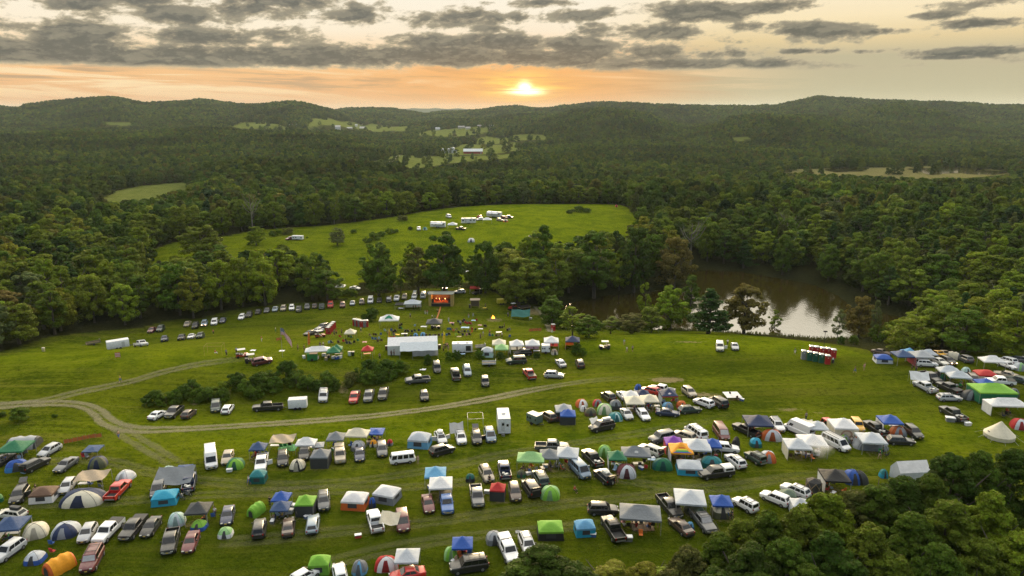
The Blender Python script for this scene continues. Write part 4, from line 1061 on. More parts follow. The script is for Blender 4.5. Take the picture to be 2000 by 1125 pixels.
    for s in (0, 1):
        g = MB()
        c = (bt[0], bt[3], tt[3], tt[0]) if s == 0 else (bt[1], bt[2], tt[2], tt[1])
        for (a, b) in side_split:
            q = pane(c, a, b, v0, v1, -.016 if s == 0 else .016); g.add(q, [(0, 1, 2, 3)])
        part(L, 'side_window', g, 'glass', sharp=0)
    g = MB()
    for s in (-1, 1): g.box((0, s * (w - .015), gc + .09), (Ln * .50, .07, .16))
    part(L, 'sill', g, 'trim')
    # lamps, plates, bumpers
    nz = (hz - .28 if not pick else hz - .34) if kind != 'old_van' else .82
    for s in (-1, 1):
        g = MB(); g.box((h - .05, s * w * .60, nz), (.14, w * .34, .15)); part(L, 'headlight', g, 'lamp')
        g = MB(); g.box((-h + .03, s * w * .74, dz - .18 if not pick else dz - .22), (.12, w * .20, .22 if not pick else .36)); part(L, 'tail_light', g, 'tail')
    g = MB(); g.box((h + .01, 0, gc + .30), (.10, w * 1.15, .22)); g.box((-h - .01, 0, gc + .26), (.10, w * 1.5, .20)); part(L, 'bumper', g, 'chrome' if pick or kind in ('jeep', 'old_van') else 'trim')
    g = MB(); g.box((h + .065, 0, gc + .34), (.02, .32, .16)); part(L, 'number_plate', g, 'plate')
    for s in (-1, 1):
        g = MB(); g.box((cx - .42, s * (w + .06), bz + .10), (.12, .20, .15)); part(L, 'mirror', g, 'trim')
    # wheels
    r = .33 if not (pick or kind in ('jeep', 'big_suv', 'van', 'cargo_van')) else .39
    ax = (h - .88, -h + .92) if kind not in ('old_van', 'cargo_van', 'van') else (h - 1.0, -h + 1.0)
    for x in ax:
        for s in (-1, 1):
            g = MB(); g.tube([(0, -.13, 0), (0, -.11, 0), (0, .11, 0), (0, .13, 0)], [r * .88, r, r, r * .88], 16)
            k = MB(); k.tube([(0, -.02, 0), (0, .02, 0)], [r * .60, r * .52], 10)
            part(L, 'wheel', g, 'rubber', (x, s * (w - .10), r), sub=('rim', k.mesh('rim', M['rim'], 30), (0, s * .125, 0)))
    if 'rack' in opt:
        g = MB()
        for s in (-1, 1): g.box(((sx + rx) / 2, s * wt * .82, rz + .06), (abs(sx - rx) * .85, .05, .05))
        for q in (.25, .75): g.box((sx + (rx - sx) * q, 0, rz + .09), (.07, wt * 1.7, .04))
        part(L, 'roof_rack', g, 'trim')
    if 'basket' in opt:
        g = MB(); a, b = sx - .2, rx + .15
        for s in (-1, 1): g.box(((a + b) / 2, s * wt * .85, rz + .16), (abs(a - b), .05, .12))
        for q in np.linspace(0, 1, 9): g.box((a + (b - a) * q, 0, rz + .10), (.06, wt * 1.7, .04))
        part(L, 'roof_basket', g, 'rim')
    if 'box' in opt:
        g = MB(); c = ((sx + rx) / 2 - .2, 0, rz + .28)
        g.rings([[(c[0] + x, c[1] + y * q, c[2] + zz) for (y, zz) in ((-.42, -.18), (.42, -.18), (.42, .10), (.30, .20), (-.30, .20), (-.42, .10))] for x, q in ((.85, .5), (.65, .95), (-.7, 1), (-.85, .8))])
        part(L, 'roof_box', g, 'solid')
    if 'cover' in opt:
        g = MB(); g.box(((bx - h) / 2, 0, dz + .035), (abs(-h - bx) - .06, w * 1.92, .06)); part(L, 'bed_cover', g, 'trim')
    if 'cap' in opt:
        g = MB(); g.rings([[(x, y * q, z) for (y, z) in ((-.95 * w, dz), (.95 * w, dz), (.86 * w, rz - .12), (.7 * w, rz - .02), (-.7 * w, rz - .02), (-.86 * w, rz - .12))] for x, q in ((bx - .08, 1), (-h + .12, 1))]); part(L, 'truck_cap', g, 'solid')
        g = MB()
        for s in (-1, 1):
            y0, y1 = s * .95 * w, s * .86 * w
            g.quad((bx - .35, y0 * .985 + s * .03, dz + .16), (-h + .4, y0 * .985 + s * .03, dz + .16), (-h + .4, y1 + s * .02, rz - .2), (bx - .35, y1 + s * .02, rz - .2))
        part(L, 'cap_window', g, 'glass', sharp=0)
    if 'load' in opt:
        rg = random.Random(len(TPL))
        for q in range(6):
            g = MB(); x = bx - .35 - rg.random() * (abs(-h - bx) - .8); g.box((x, rg.uniform(-.5, .5), gc + .62), (rg.uniform(.35, .6), rg.uniform(.3, .6), rg.uniform(.3, .55)), Matrix.Rotation(rg.uniform(0, 1.5), 3, 'Z'))
            part(L, 'cargo_box', g, rg.choice(['lamp', 'wood', 'chrome', 'trim']))
    if 'hatch' in opt:
        g = MB(); g.box((-h - .15, 0, rz + .28), (1.05, wt * 1.7, .07), Matrix.Rotation(math.radians(24), 3, 'Y')); part(L, 'tailgate', g, 'paint', col=True)
        g = MB(); g.box((bx - .12, 0, bz + .1), (.35, wt * 1.6, .7)); part(L, 'boot_opening', g, 'trim')
    if 'door' in opt:
        for s in ((-1, 1) if 'doors' in opt else (1,)):
            g = MB(); g.box((.25, s * (w + .40), .78), (.10, .95, .85), Matrix.Rotation(s * .35, 3, 'Z')); part(L, 'door', g, 'paint', col=True)
    if 'roofload' in opt:
        g = MB(); g.rings([[(x, y * q, rz + .08 + z * q) for (y, z) in ((-.6, 0), (.6, 0), (.5, .3), (0, .42), (-.5, .3))] for x, q in ((.2, .6), (-.2, 1), (-.9, .9), (-1.4, .6))]); part(L, 'roof_bag', g, 'lamp')
    if 'lights' in opt:
        pass
    TPL[key] = L
    return L
VC = {'W': (.78, .78, .77), 'S': (.44, .45, .46), 'G': (.10, .105, .11), 'K': (.012, .012, .013), 'R': (.48, .016, .012), 'M': (.13, .018, .022), 'B': (.03, .11, .32), 'N': (.016, .028, .075), 'D': (.018, .042, .032),
      'T': (.34, .28, .20), 'Y': (.72, .38, .02), 'O': (.075, .045, .032), 'P': (.16, .23, .30), 'C': (.62, .60, .52), 'L': (.30, .37, .42)}
CATN = {'sedan': ('car', 'car'), 'hatchback': ('car', 'car'), 'wagon': ('station_wagon', 'car'), 'suv': ('suv', 'car'), 'big_suv': ('suv', 'car'), 'minivan': ('minivan', 'van'), 'jeep': ('off_road_car', 'car'), 'van': ('passenger_van', 'van'), 'cargo_van': ('cargo_van', 'van'), 'old_van': ('camper_van', 'van'), 'pickup': ('pickup_truck', 'pickup'), 'long_pickup': ('pickup_truck', 'pickup')}
def slope_frame(x, y, head):
    e = 1.4; dx = (gz(x + e, y) - gz(x - e, y)) / (2 * e); dy = (gz(x, y + e) - gz(x, y - e)) / (2 * e)
    n = Vector((-dx, -dy, 1)).normalized(); f = Vector((math.cos(head), math.sin(head), 0)); f = (f - n * f.dot(n)).normalized(); s = n.cross(f)
    return Matrix((f, s, n)).transposed().to_4x4()
PL = {'lit': None}
def build(name, L, Mx, col, group, label, cat, rims=True):
    root = link(name, None); root.matrix_world = Mx
    tag(root, label, cat, group)
    for nm, me, loc, uc, sub in L:
        o = link(nm, me, root, loc)
        o.color = (*col, 1) if uc else (.7, .7, .68, 1)
        if sub and rims:
            link(sub[0], sub[1], o, sub[2])
    return root
VFOOT = []
def vehicles(reg, group, rows):
    for r in rows:
        kind, cx, cy, dx, dy, col, label = r[:7]; opt = r[7] if len(r) > 7 else ''
        c = VC[col]; j = random.uniform(.9, 1.1); c = tuple(min(.85, q * j) for q in c)
        hh = KIND[kind][4] * .48
        p = gp(*zp(reg, cx, cy), hh)
        n = math.hypot(dx, dy); f = RG[reg][2]; k = min(1.0, 14 * f / n)
        a = gp(*zp(reg, cx - dx * k / 2, cy - dy * k / 2), hh); b = gp(*zp(reg, cx + dx * k / 2, cy + dy * k / 2), hh)
        head = math.atan2(b[1] - a[1], b[0] - a[0])
        z = gz(p[0], p[1]); Mx = Matrix.Translation((p[0], p[1], z)) @ slope_frame(p[0], p[1], head)
        nm, cat = CATN[kind]
        far = zp(reg, cx, cy)[1] < 655
        o = build(nm, vehicle_tpl(kind, opt), Mx, c, group, label, cat, not far)
        VFOOT.append((p[0], p[1], KIND[kind][0]))
        if 'cap' in opt or 'box' in opt or 'load' in opt or 'roofload' in opt:
            for ch in o.children:
                if ch.name.startswith('truck_cap'): ch.color = (*((.72, .72, .70) if 'wcap' in opt else c), 1)
                if ch.name.startswith('roof_box'): ch.color = (*((.75, .75, .74) if 'wbox' in opt else (.03, .03, .03)), 1)
        if 'lights' in opt:
            for ch in list(o.children):
                if ch.name.startswith('headlight'):
                    me = ch.data.copy(); me.materials.clear(); me.materials.append(lit_mat()); ch.data = me
def lit_mat():
    if PL['lit'] is None:
        m, t, out = newmat('lit_headlamp'); e = t.new('ShaderNodeEmission'); e.inputs[0].default_value = (1, .62, .35, 1); e.inputs[1].default_value = 9.0
        t.l.new(e.outputs[0], out.inputs[0]); PL['lit'] = m
    return PL['lit']
G1 = 'vehicles at the camp'; G2 = 'cars parked by the hedge'; G3 = 'cars parked along the wood edge'; G4 = 'vehicles by the stalls'; G5 = 'vehicles on the upper meadow'
vehicles('A1', G1, [
 ('hatchback',382,150,-110,62,'S','silver grey car beside the green canopy at the top of the camp'),
 ('sedan',12,232,-90,50,'K','black car cut by the photo edge, below the green canopy'),
 ('suv',272,258,105,-52,'K','black car with its rear hatch open next to the bright blue tent','hatch'),
 ('sedan',508,262,-115,78,'G','charcoal sedan alone on the grass below the small blue sunshade'),
 ('suv',148,492,-60,85,'K','black suv with raised tailgate beside the brown and white cabin tent','hatch door'),
 ('hatchback',520,425,-72,92,'S','silver car between the brown cabin tent and the tan awning'),
 ('pickup',910,452,108,-112,'R','bright red pickup with an empty bed in front of a white dome tent'),
 ('minivan',1222,440,-28,70,'G','dark van half hidden under a grey tarpaulin'),
 ('pickup',1458,390,22,-110,'N','dark blue pickup under the grey tarpaulin, motorbikes at its tail','load'),
 ('hatchback',672,786,-78,125,'S','silver hatchback next to a white pickup with a bed cover'),
 ('pickup',832,766,-118,118,'W','white pickup with a black bed cover in the lower camp row','cover'),
 ('pickup',1025,742,-108,128,'K','charcoal pickup with a flat grey bed cover, between white pickup and black sedan','cover'),
 ('sedan',1162,740,-88,124,'K','black sedan beside the charcoal covered pickup'),
 ('pickup',1312,846,-42,150,'K','dark pickup parked nose out beside the maroon sedan'),
 ('sedan',1470,856,-58,142,'M','maroon sedan beside the dark pickup below the small lime tent'),
 ('suv',66,922,-112,80,'S','silver suv at the bottom photo corner below the white table'),
 ('big_suv',706,986,-92,172,'M','dark red truck with loaded roof and a bright sunshade in its windscreen','shade load' if False else 'shade rack'),
 ('wagon',88,640,-140,-18,'C','beige wagon with a black roof box behind the blue canopy','box'),
])
vehicles('A2', G1, [
 ('cargo_van',211,318,12,130,'W','tall white cargo van parked alone below the dirt road'),
 ('sedan',326,318,-18,60,'T','tan car mostly hidden behind the green dome tent'),
 ('pickup',556,352,-22,112,'W','white pickup with its door open behind the teal tent','door'),
 ('suv',700,328,-4,112,'K','dark suv with a pale dusty roof in front of the tan tarpaulin','rack'),
 ('suv',845,290,-10,92,'K','black suv under the front of a white canopy'),
 ('pickup',1086,298,10,150,'T','beige pickup with a matching bed cap below a grey canopy','cap'),
 ('sedan',1219,298,6,112,'N','dark blue car parked against a grey dome tent'),
 ('suv',1371,265,10,112,'G','charcoal suv between the yellow play tent and the small red tent'),
 ('sedan',326,710,-30,122,'N','navy sedan standing alone above the small green and white tent'),
 ('suv',540,795,18,-122,'K','dark suv seen from behind below the lime tunnel tent'),
 ('sedan',738,788,10,-112,'O','dark brown car seen from behind below the double blue canopy'),
 ('suv',977,612,0,130,'G','dark suv with roof rails beside the green screened dome','rack'),
 ('wagon',904,766,16,-124,'L','grey-green wagon seen from behind below the green screened dome'),
 ('hatchback',1086,1098,-20,-90,'W','white car cut by the bottom photo edge beside the lime cabin tent'),
 ('hatchback',848,1118,70,-40,'W','white car roof at the bottom edge, on the other side of the lime cabin tent'),
])
vehicles('A3', G1, [
 ('hatchback',524,242,42,72,'W','white car with both front doors open and a loaded roof','doors roofload'),
 ('suv',533,318,150,-42,'K','black suv parked broadside in front of the large blue-white cabin tent'),
 ('suv',652,240,30,102,'W','white suv in front of a bunched grey tarpaulin','rack'),
 ('suv',752,240,20,100,'K','black suv with raised tailgate and open door under the bare canopy frame','hatch door'),
 ('minivan',838,224,32,100,'P','blue-grey minivan next to the white truck camper','rack'),
 ('suv',1210,104,-58,-34,'O','brown suv by the camp track beside the small green trailer'),
 ('old_van',280,372,-140,16,'W','vintage white camper bus parked side-on in the lane'),
 ('pickup',105,766,-42,-142,'W','white pickup seen from behind, a pale sheet tied to its side'),
 ('minivan',281,766,20,142,'M','maroon minivan under one end of the pale sheet'),
 ('sedan',444,660,26,122,'M','dusty red sedan beside the blue pickup below the white canopy'),
 ('pickup',562,650,16,122,'B','blue pickup with a dark bed cover beside the dusty red sedan','cover'),
 ('suv',816,470,50,92,'T','grey-beige suv by the small dark green tent','rack'),
 ('pickup',930,442,-22,-112,'N','blue pickup with gear in its open bed','load'),
 ('long_pickup',754,606,26,142,'G','grey pickup with chrome grille beside the red roofed screen shelter'),
 ('suv',996,586,26,122,'O','dark brown suv nose out beside the red roofed screen shelter'),
 ('big_suv',1098,556,-50,-72,'K','black suv seen from behind with its tailgate open, by the lime-grey tent','hatch'),
 ('big_suv',1160,497,-52,-92,'D','dark green suv parked behind the black one with open tailgate','rack'),
 ('sedan',312,1108,-170,28,'R','red sedan cut by the bottom photo edge in front of the white canopy'),
 ('big_suv',705,1046,-200,30,'K','large black suv parked broadside in front of the lime-grey tent and blue canopy','rack'),
 ('pickup',955,950,62,132,'W','white truck with a green tarpaulin over its bed','cap'),
 ('suv',1076,918,30,72,'W','white car at the edge of the dark treetop','rack'),
])
vehicles('A4', G1, [
 ('suv',131,46,140,5,'S','silver suv parked alone on the grass above the dirt road'),
 ('suv',556,212,-78,-52,'K','black suv at the head of the camp beside the white car'),
 ('sedan',668,205,-60,-62,'W','white car tucked behind the big white canopy'),
 ('sedan',700,352,72,92,'S','silver sedan below the joined cream canopies'),
 ('wagon',831,358,76,92,'W','white wagon below the joined cream canopies'),
 ('suv',884,168,-92,-24,'R','red suv behind the joined canopies'),
 ('pickup',975,158,-60,-12,'W','white pickup behind the navy team canopy'),
 ('sedan',1020,342,150,10,'N','dark blue car broadside in front of the small blue-grey dome'),
 ('wagon',1194,318,142,-14,'D','dark green wagon in front of the orange dome tent','rack'),
 ('suv',1191,180,80,62,'T','tan suv parked apart at the head of the camp'),
 ('suv',1305,262,-112,-42,'W','white suv next to the black one with its tailgate open'),
 ('big_suv',1420,255,-102,-62,'K','black suv with brown roof and open tailgate beside the fallen canopy'),
 ('big_suv',505,446,-160,32,'K','black suv with a white roof box standing by itself','wbox box'),
 ('long_pickup',112,602,178,2,'G','grey pickup parked sideways behind the lime edged canopy'),
 ('van',330,778,100,102,'P','blue panel van with its side door open beside the timber screen','door'),
 ('pickup',430,692,-92,-92,'K','black pickup with boxes in the bed beside the lime dome tent','load'),
 ('suv',520,838,-82,-72,'K','black suv with a loaded roof and open rear, two people behind it','roofload hatch'),
 ('suv',884,632,-80,-32,'C','cream suv with raised tailgate at the end of the grey logo canopy','hatch'),
 ('big_suv',975,532,-172,40,'G','dark grey suv broadside at the head of the middle row'),
 ('suv',1152,522,-112,-42,'T','tan suv wedged between the grey suv and the white camper van'),
 ('van',1243,492,-102,-72,'W','white camper van with rear ladder behind the white canopy','rack'),
 ('van',1441,492,72,102,'M','red van with a bright sunshade and a side awning','shade'),
 ('suv',1476,616,122,10,'W','white suv at the end of the blue canopy'),
 ('suv',1552,718,-102,-82,'W','white suv seen from behind beside the teal tunnel tent','rack'),
 ('long_pickup',1400,808,-232,30,'K','large black pickup with a white cap, broadside in the lane','cap wcap'),
])
vehicles('A5', G1, [
 ('pickup',216,292,-132,-62,'K','black pickup beside the navy canopy'),
 ('suv',440,258,72,82,'W','white suv with roof rack by the navy canopy','basket'),
 ('cargo_van',602,280,-142,-62,'W','white high roof camper van with a dark side window'),
 ('jeep',282,496,-102,-62,'D','boxy dark green off-road car with a tan roof beside the orange tent','rack'),
 ('old_van',832,268,-92,-64,'R','vintage camper bus, red below and white above'),
 ('jeep',1032,262,62,82,'Y','yellow off-road car with a tan soft top'),
 ('pickup',1162,278,-122,-82,'K','black pickup with orange gear heaped in its bed','load'),
 ('suv',1440,308,102,82,'K','black suv at the outer end of the row by the orange and grey dome'),
 ('wagon',1347,372,150,6,'K','black wagon with a lit red lamp beside the white canopy'),
 ('van',872,386,162,82,'W','white passenger van with a grey roof basket','basket'),
 ('suv',577,736,-142,-62,'W','white suv with roof load beside the hexagonal screen shelter','rack'),
 ('suv',430,792,-152,-62,'W','white suv in front of the sage green tent, treetops below it'),
 ('jeep',208,838,-92,-52,'W','white off-road car half hidden by treetops','rack'),
])
vehicles('A7', G1, [
 ('suv',1010,192,200,2,'K','black suv broadside behind the large grey shelter'),
 ('long_pickup',1082,326,-98,-152,'K','black pickup with a bed rack and a generator at its tail','rack'),
 ('long_pickup',1482,166,120,142,'K','black pickup nose out beside the large grey shelter'),
 ('pickup',1722,272,100,122,'G','dark pickup with a bright sunshade beside the olive tunnel tent','shade rack'),
 ('sedan',1564,314,-92,-82,'O','dark brown car half hidden by a treetop'),
])
vehicles('A6', G1, [
 ('sedan',312,206,140,24,'O','dark car behind the blue and white cabin tent'),
 ('long_pickup',916,718,-172,-102,'K','black pickup with its loaded bed facing the bell tent','load'),
])
vehicles('C3', G1, [
 ('suv',242,396,272,14,'W','white suv in front of the red and white tent at the far camp corner'),
 ('sedan',446,366,200,70,'C','cream car between the white suv and the lit headlamps'),
 ('suv',582,352,202,92,'K','dark suv with its headlamps lit','lights'),
 ('suv',846,322,-152,-62,'G','dark grey suv at the end of the top row by the bushes'),
 ('sedan',430,250,120,30,'Y','car with a yellowish roof behind the lit suv'),
 ('sedan',530,246,120,30,'T','tan roofed car behind the white tube tent'),
 ('suv',1502,352,-152,-42,'W','white suv behind the big white shade canopy'),
 ('sedan',1512,424,182,62,'W','white sedan at the side of the big white shade canopy'),
 ('pickup',302,602,232,122,'K','dark pickup behind the stretched white tarpaulin'),
 ('pickup',216,752,-272,-142,'S','silver pickup with an open bed under the white tarpaulin','load'),
 ('pickup',592,768,-232,-112,'K','black pickup with a flat bed cover behind the silver wagon','cover'),
 ('suv',976,642,72,92,'O','dark car nose out under the end of the joined white canopies'),
 ('wagon',596,928,292,0,'S','silver wagon with roof bars below the black covered pickup','rack'),
 ('pickup',1392,668,-300,-18,'W','white pickup with a tan bed cover behind the lime canopy','cover'),
 ('sedan',1482,566,-202,-42,'T','tan topped dark sedan behind the white pickup'),
 ('sedan',1672,642,-202,-52,'D','dark green car at the photo edge beside the white pickup'),
 ('suv',1640,330,-120,-20,'G','grey car roof among gear at the far photo edge'),
])
vehicles('B1', G2, [
 ('sedan',478,1010,92,-50,'W','white sedan at the open end of the hedge row'),
 ('pickup',597,986,-112,92,'K','black pickup with an open bed beside the white sedan'),
 ('hatchback',706,1002,92,-72,'O','dark brown hatchback at the foot of a worn path in the hedge'),
 ('minivan',905,946,-10,90,'D','dark green minivan nose out below the hedge'),
 ('wagon',992,966,60,-84,'W','white wagon beside the dark green minivan'),
 ('long_pickup',1284,950,-200,10,'K','black pickup hitched to the white trailer with a red band'),
 ('big_suv',1690,870,-14,130,'S','tall silver suv parked alone under the hedge','rack'),
])
vehicles('B1', G3, [
 ('long_pickup',356,492,150,-5,'W','white crew pickup hitched to the white box trailer'),
 ('suv',530,456,-40,42,'N','dark blue suv alone between the box trailer pickup and the other cars'),
 ('suv',655,446,-50,30,'K','black suv beside the white car below the wood'),
 ('sedan',727,438,-50,32,'W','white car between two dark ones below the wood'),
 ('suv',792,432,-50,32,'D','very dark green suv on the uphill side of the white car'),
 ('sedan',436,390,-42,32,'M','dark red car in deep shade at the wood edge'),
 ('suv',500,380,-42,40,'D','dark green suv in deep shade at the wood edge'),
 ('sedan',698,346,-32,40,'T','tan car in the shade at the start of the wood row'),
 ('suv',757,356,-30,42,'K','black suv beside the car with shining headlamps'),
 ('suv',822,342,-22,46,'P','blue-grey car with shining headlamps at the wood edge','lights'),
 ('minivan',896,331,-25,50,'W','white minivan at the wood edge beside a purple car'),
 ('sedan',957,320,-25,45,'N','dark purple-blue car beside the white minivan'),
 ('wagon',1096,294,-42,52,'W','white wagon standing forward at the wood edge'),
 ('suv',1150,276,-25,45,'K','black suv behind the white wagon at the wood edge'),
 ('sedan',1216,256,-25,40,'K','black car in the shade, second beyond the white wagon'),
 ('sedan',1280,246,-25,40,'G','dark grey car in the shade, third beyond the white wagon'),
 ('sedan',1340,237,-20,40,'L','pale green car under the bright green tree'),
 ('suv',1400,231,-20,42,'T','tan suv beside the pale green car'),
])
vehicles('B2', G3, [
 ('suv',58,358,-8,50,'W','white suv in the middle of the wood row'),
 ('pickup',142,372,-12,60,'K','black pickup beside the white suv of the wood row'),
 ('suv',236,347,-10,50,'G','charcoal suv two spaces beyond the white suv of the wood row'),
 ('sedan',322,337,-10,50,'O','brown car with a pale roof in the wood row'),
 ('pickup',405,342,-10,60,'D','dark green pickup beside the bright red truck'),
 ('big_suv',506,325,-10,60,'R','bright red truck in the row at the wood edge'),
 ('suv',645,326,-4,50,'M','dark red suv with a white roof by the gap in the trees'),
 ('sedan',760,306,-12,45,'P','steel blue car in the wood row'),
 ('suv',868,291,-6,45,'O','dark brown suv with a tan roof in the wood row'),
 ('van',970,269,-14,60,'W','white van in the row beside the food stall'),
 ('sedan',1071,271,-8,40,'K','black car beside the white van'),
 ('pickup',1182,259,-8,50,'K','black truck with a pale front behind the grey stall','shade'),
 ('pickup',1271,246,-16,50,'W','white pickup behind the white food stall'),
 ('suv',1361,232,-12,45,'T','tan suv behind the white food stall'),
 ('suv',1475,224,-20,52,'W','white suv with its tailgate up near the stage','hatch'),
 ('van',1580,209,18,-60,'W','white van seen from behind beside the stage'),
])
vehicles('B3', G4, [
 ('wagon',522,156,-112,5,'S','silver estate car parked behind the stage'),
 ('jeep',706,160,-50,12,'K','dark off-road car in the shade of the red parasol'),
 ('suv',1182,792,-182,8,'K','dark suv with a beige roof in front of the white stalls'),
 ('big_suv',1115,870,-192,10,'D','dark green suv with a pale roof below the white stalls'),
 ('jeep',282,946,26,110,'K','boxy dark off-road car with a pale flat roof below the marquee'),
 ('pickup',478,1012,-32,-112,'K','black pickup seen from behind beside the pale blue suv'),
 ('suv',600,980,26,112,'L','pale silver-blue suv below the food trailer'),
 ('jeep',790,1098,20,110,'K','black off-road car alone on the grass above the dirt road'),
 ('pickup',82,1070,-202,16,'G','dark grey pickup broadside above the dirt road'),
 ('pickup',1252,1010,-92,-112,'R','dusty red pickup with a grey bed cover','cover'),
 ('sedan',1582,900,-62,-74,'S','silver sedan seen from behind below the shrub'),
 ('suv',1785,902,-30,-70,'O','dark suv seen from behind below the large shrub'),
])
vehicles('B2', G4, [
 ('sedan',352,625,-90,22,'S','silver car beside the red toilets on the slope'),
 ('suv',420,578,-80,26,'G','dark grey suv behind the silver car by the red toilets'),
 ('sedan',268,652,-80,20,'K','black car at the lower end of the group by the red toilets'),
 ('sedan',792,132,130,14,'C','cream car in the gap between the trees'),
])
vehicles('B5', G2, [
 ('pickup',780,436,-62,172,'R','red pickup with a grey bed cover below the thicket','cover'),
 ('pickup',945,420,-50,172,'G','grey pickup with a white box in its bed','load'),
 ('pickup',1110,396,-52,172,'K','black pickup with an empty bed beside the grey one'),
 ('suv',1580,428,22,152,'K','black suv nose out, alone near the dirt road'),
])
vehicles('B7', G1, [
 ('big_suv',507,266,5,72,'C','cream suv on the crest by the pond with its door open','door'),
 ('sedan',645,266,26,82,'S','silver sedan on the crest by the pond'),
])
vehicles('B6', G5, [
 ('pickup',560,264,-60,-4,'K','black pickup beside the small awning on the upper meadow'),
 ('pickup',232,265,2,30,'W','white truck at the end of the upper meadow camp'),
 ('suv',940,175,60,4,'D','dark green suv at the end of the caravan group'),
 ('suv',708,172,-30,-6,'R','red suv at the head of the caravan group'),
 ('suv',708,190,-40,6,'W','white suv at the head of the caravan group'),
 ('suv',900,178,50,4,'M','dark red suv beside the long white caravan'),
 ('suv',866,196,40,6,'T','tan suv below the long white caravan'),
 ('van',466,168,40,12,'W','white van with a small awning on the upper meadow'),
 ('minivan',584,597,50,8,'W','white van under the trees behind the stage'),
 ('sedan',756,560,60,12,'C','cream car under the trees behind the stage'),
 ('suv',1125,330,50,2,'C','pale vehicle roof showing over the bright crowned grove tree'),
])
vehicles('U', G5, [('suv',724,284,-50,8,'M','dark red car at the end of the long white caravan tent')])
# ------------------------------------------------------------------ tents, canopies, shelters (unit meshes, scaled)
def grid_roof(n, fn, skirt=None):
    mb = MB(); v = []; f = []
    for j in range(n + 1):
        for i in range(n + 1):
            u, w = i / n * 2 - 1, j / n * 2 - 1
            v.append(fn(u, w))
    for j in range(n):
        for i in range(n):
            a = j * (n + 1) + i; f.append((a, a + 1, a + n + 2, a + n + 1))
    mb.add(v, f)
    if skirt:
        rim = [(i, 0) for i in range(n)] + [(n, j) for j in range(n)] + [(i, n) for i in range(n, 0, -1)] + [(0, j) for j in range(n, 0, -1)]
        top = [v[j * (n + 1) + i] for i, j in rim]; k = len(top)
        mb.add(top + [(p[0] * 1.01, p[1] * 1.01, p[2] - skirt) for p in top], [(q, (q + 1) % k, k + (q + 1) % k, k + q) for q in range(k)])
    return mb
def pole(a, b, r=.035): return MB().tube([a, b], r, 6)
def canopy_tpl(ratio, walls='', peak=1.05):
    w, d = 1.5 * ratio, 1.5; L = []
    def fn(u, v):
        x, y = u * w, v * d
        e = min((w - abs(x)), (d - abs(y))) / d
        sag = .10 * math.sin(math.pi * min(1, e)) * 1
        return (x, y, 2.15 + peak * min(1, e * 1.02) - sag)
    part(L, 'roof', grid_roof(12, fn, .24), 'fabric', col=1, sharp=28)
    for sx in (-1, 1):
        for sy in (-1, 1): part(L, 'leg', pole((sx * (w - .05), sy * (d - .05), 0), (sx * (w - .05), sy * (d - .05), 2.15)), 'metal')
    wall = {'f': ((-w, -d), (w, -d)), 'b': ((-w, d), (w, d)), 'l': ((-w, -d), (-w, d)), 'r': ((w, -d), (w, d))}
    for ch in walls:
        if ch not in wall: continue
        a, b = wall[ch]; g = MB(); n = 8
        pts = [(a[0] + (b[0] - a[0]) * q / n, a[1] + (b[1] - a[1]) * q / n) for q in range(n + 1)]
        nx, ny = (0, .05) if ch in 'fb' else (.05, 0)
        g.add([(x * .99 + nx * math.sin(q * 1.9), y * .99 + ny * math.sin(q * 1.9), .05) for q, (x, y) in enumerate(pts)] + [(x * .99, y * .99, 2.05) for x, y in pts], [(q, q + 1, n + 2 + q, n + 1 + q) for q in range(n)])
        part(L, 'side_wall', g, 'mesh' if 'm' in walls else 'fabric', col=2)
    return L
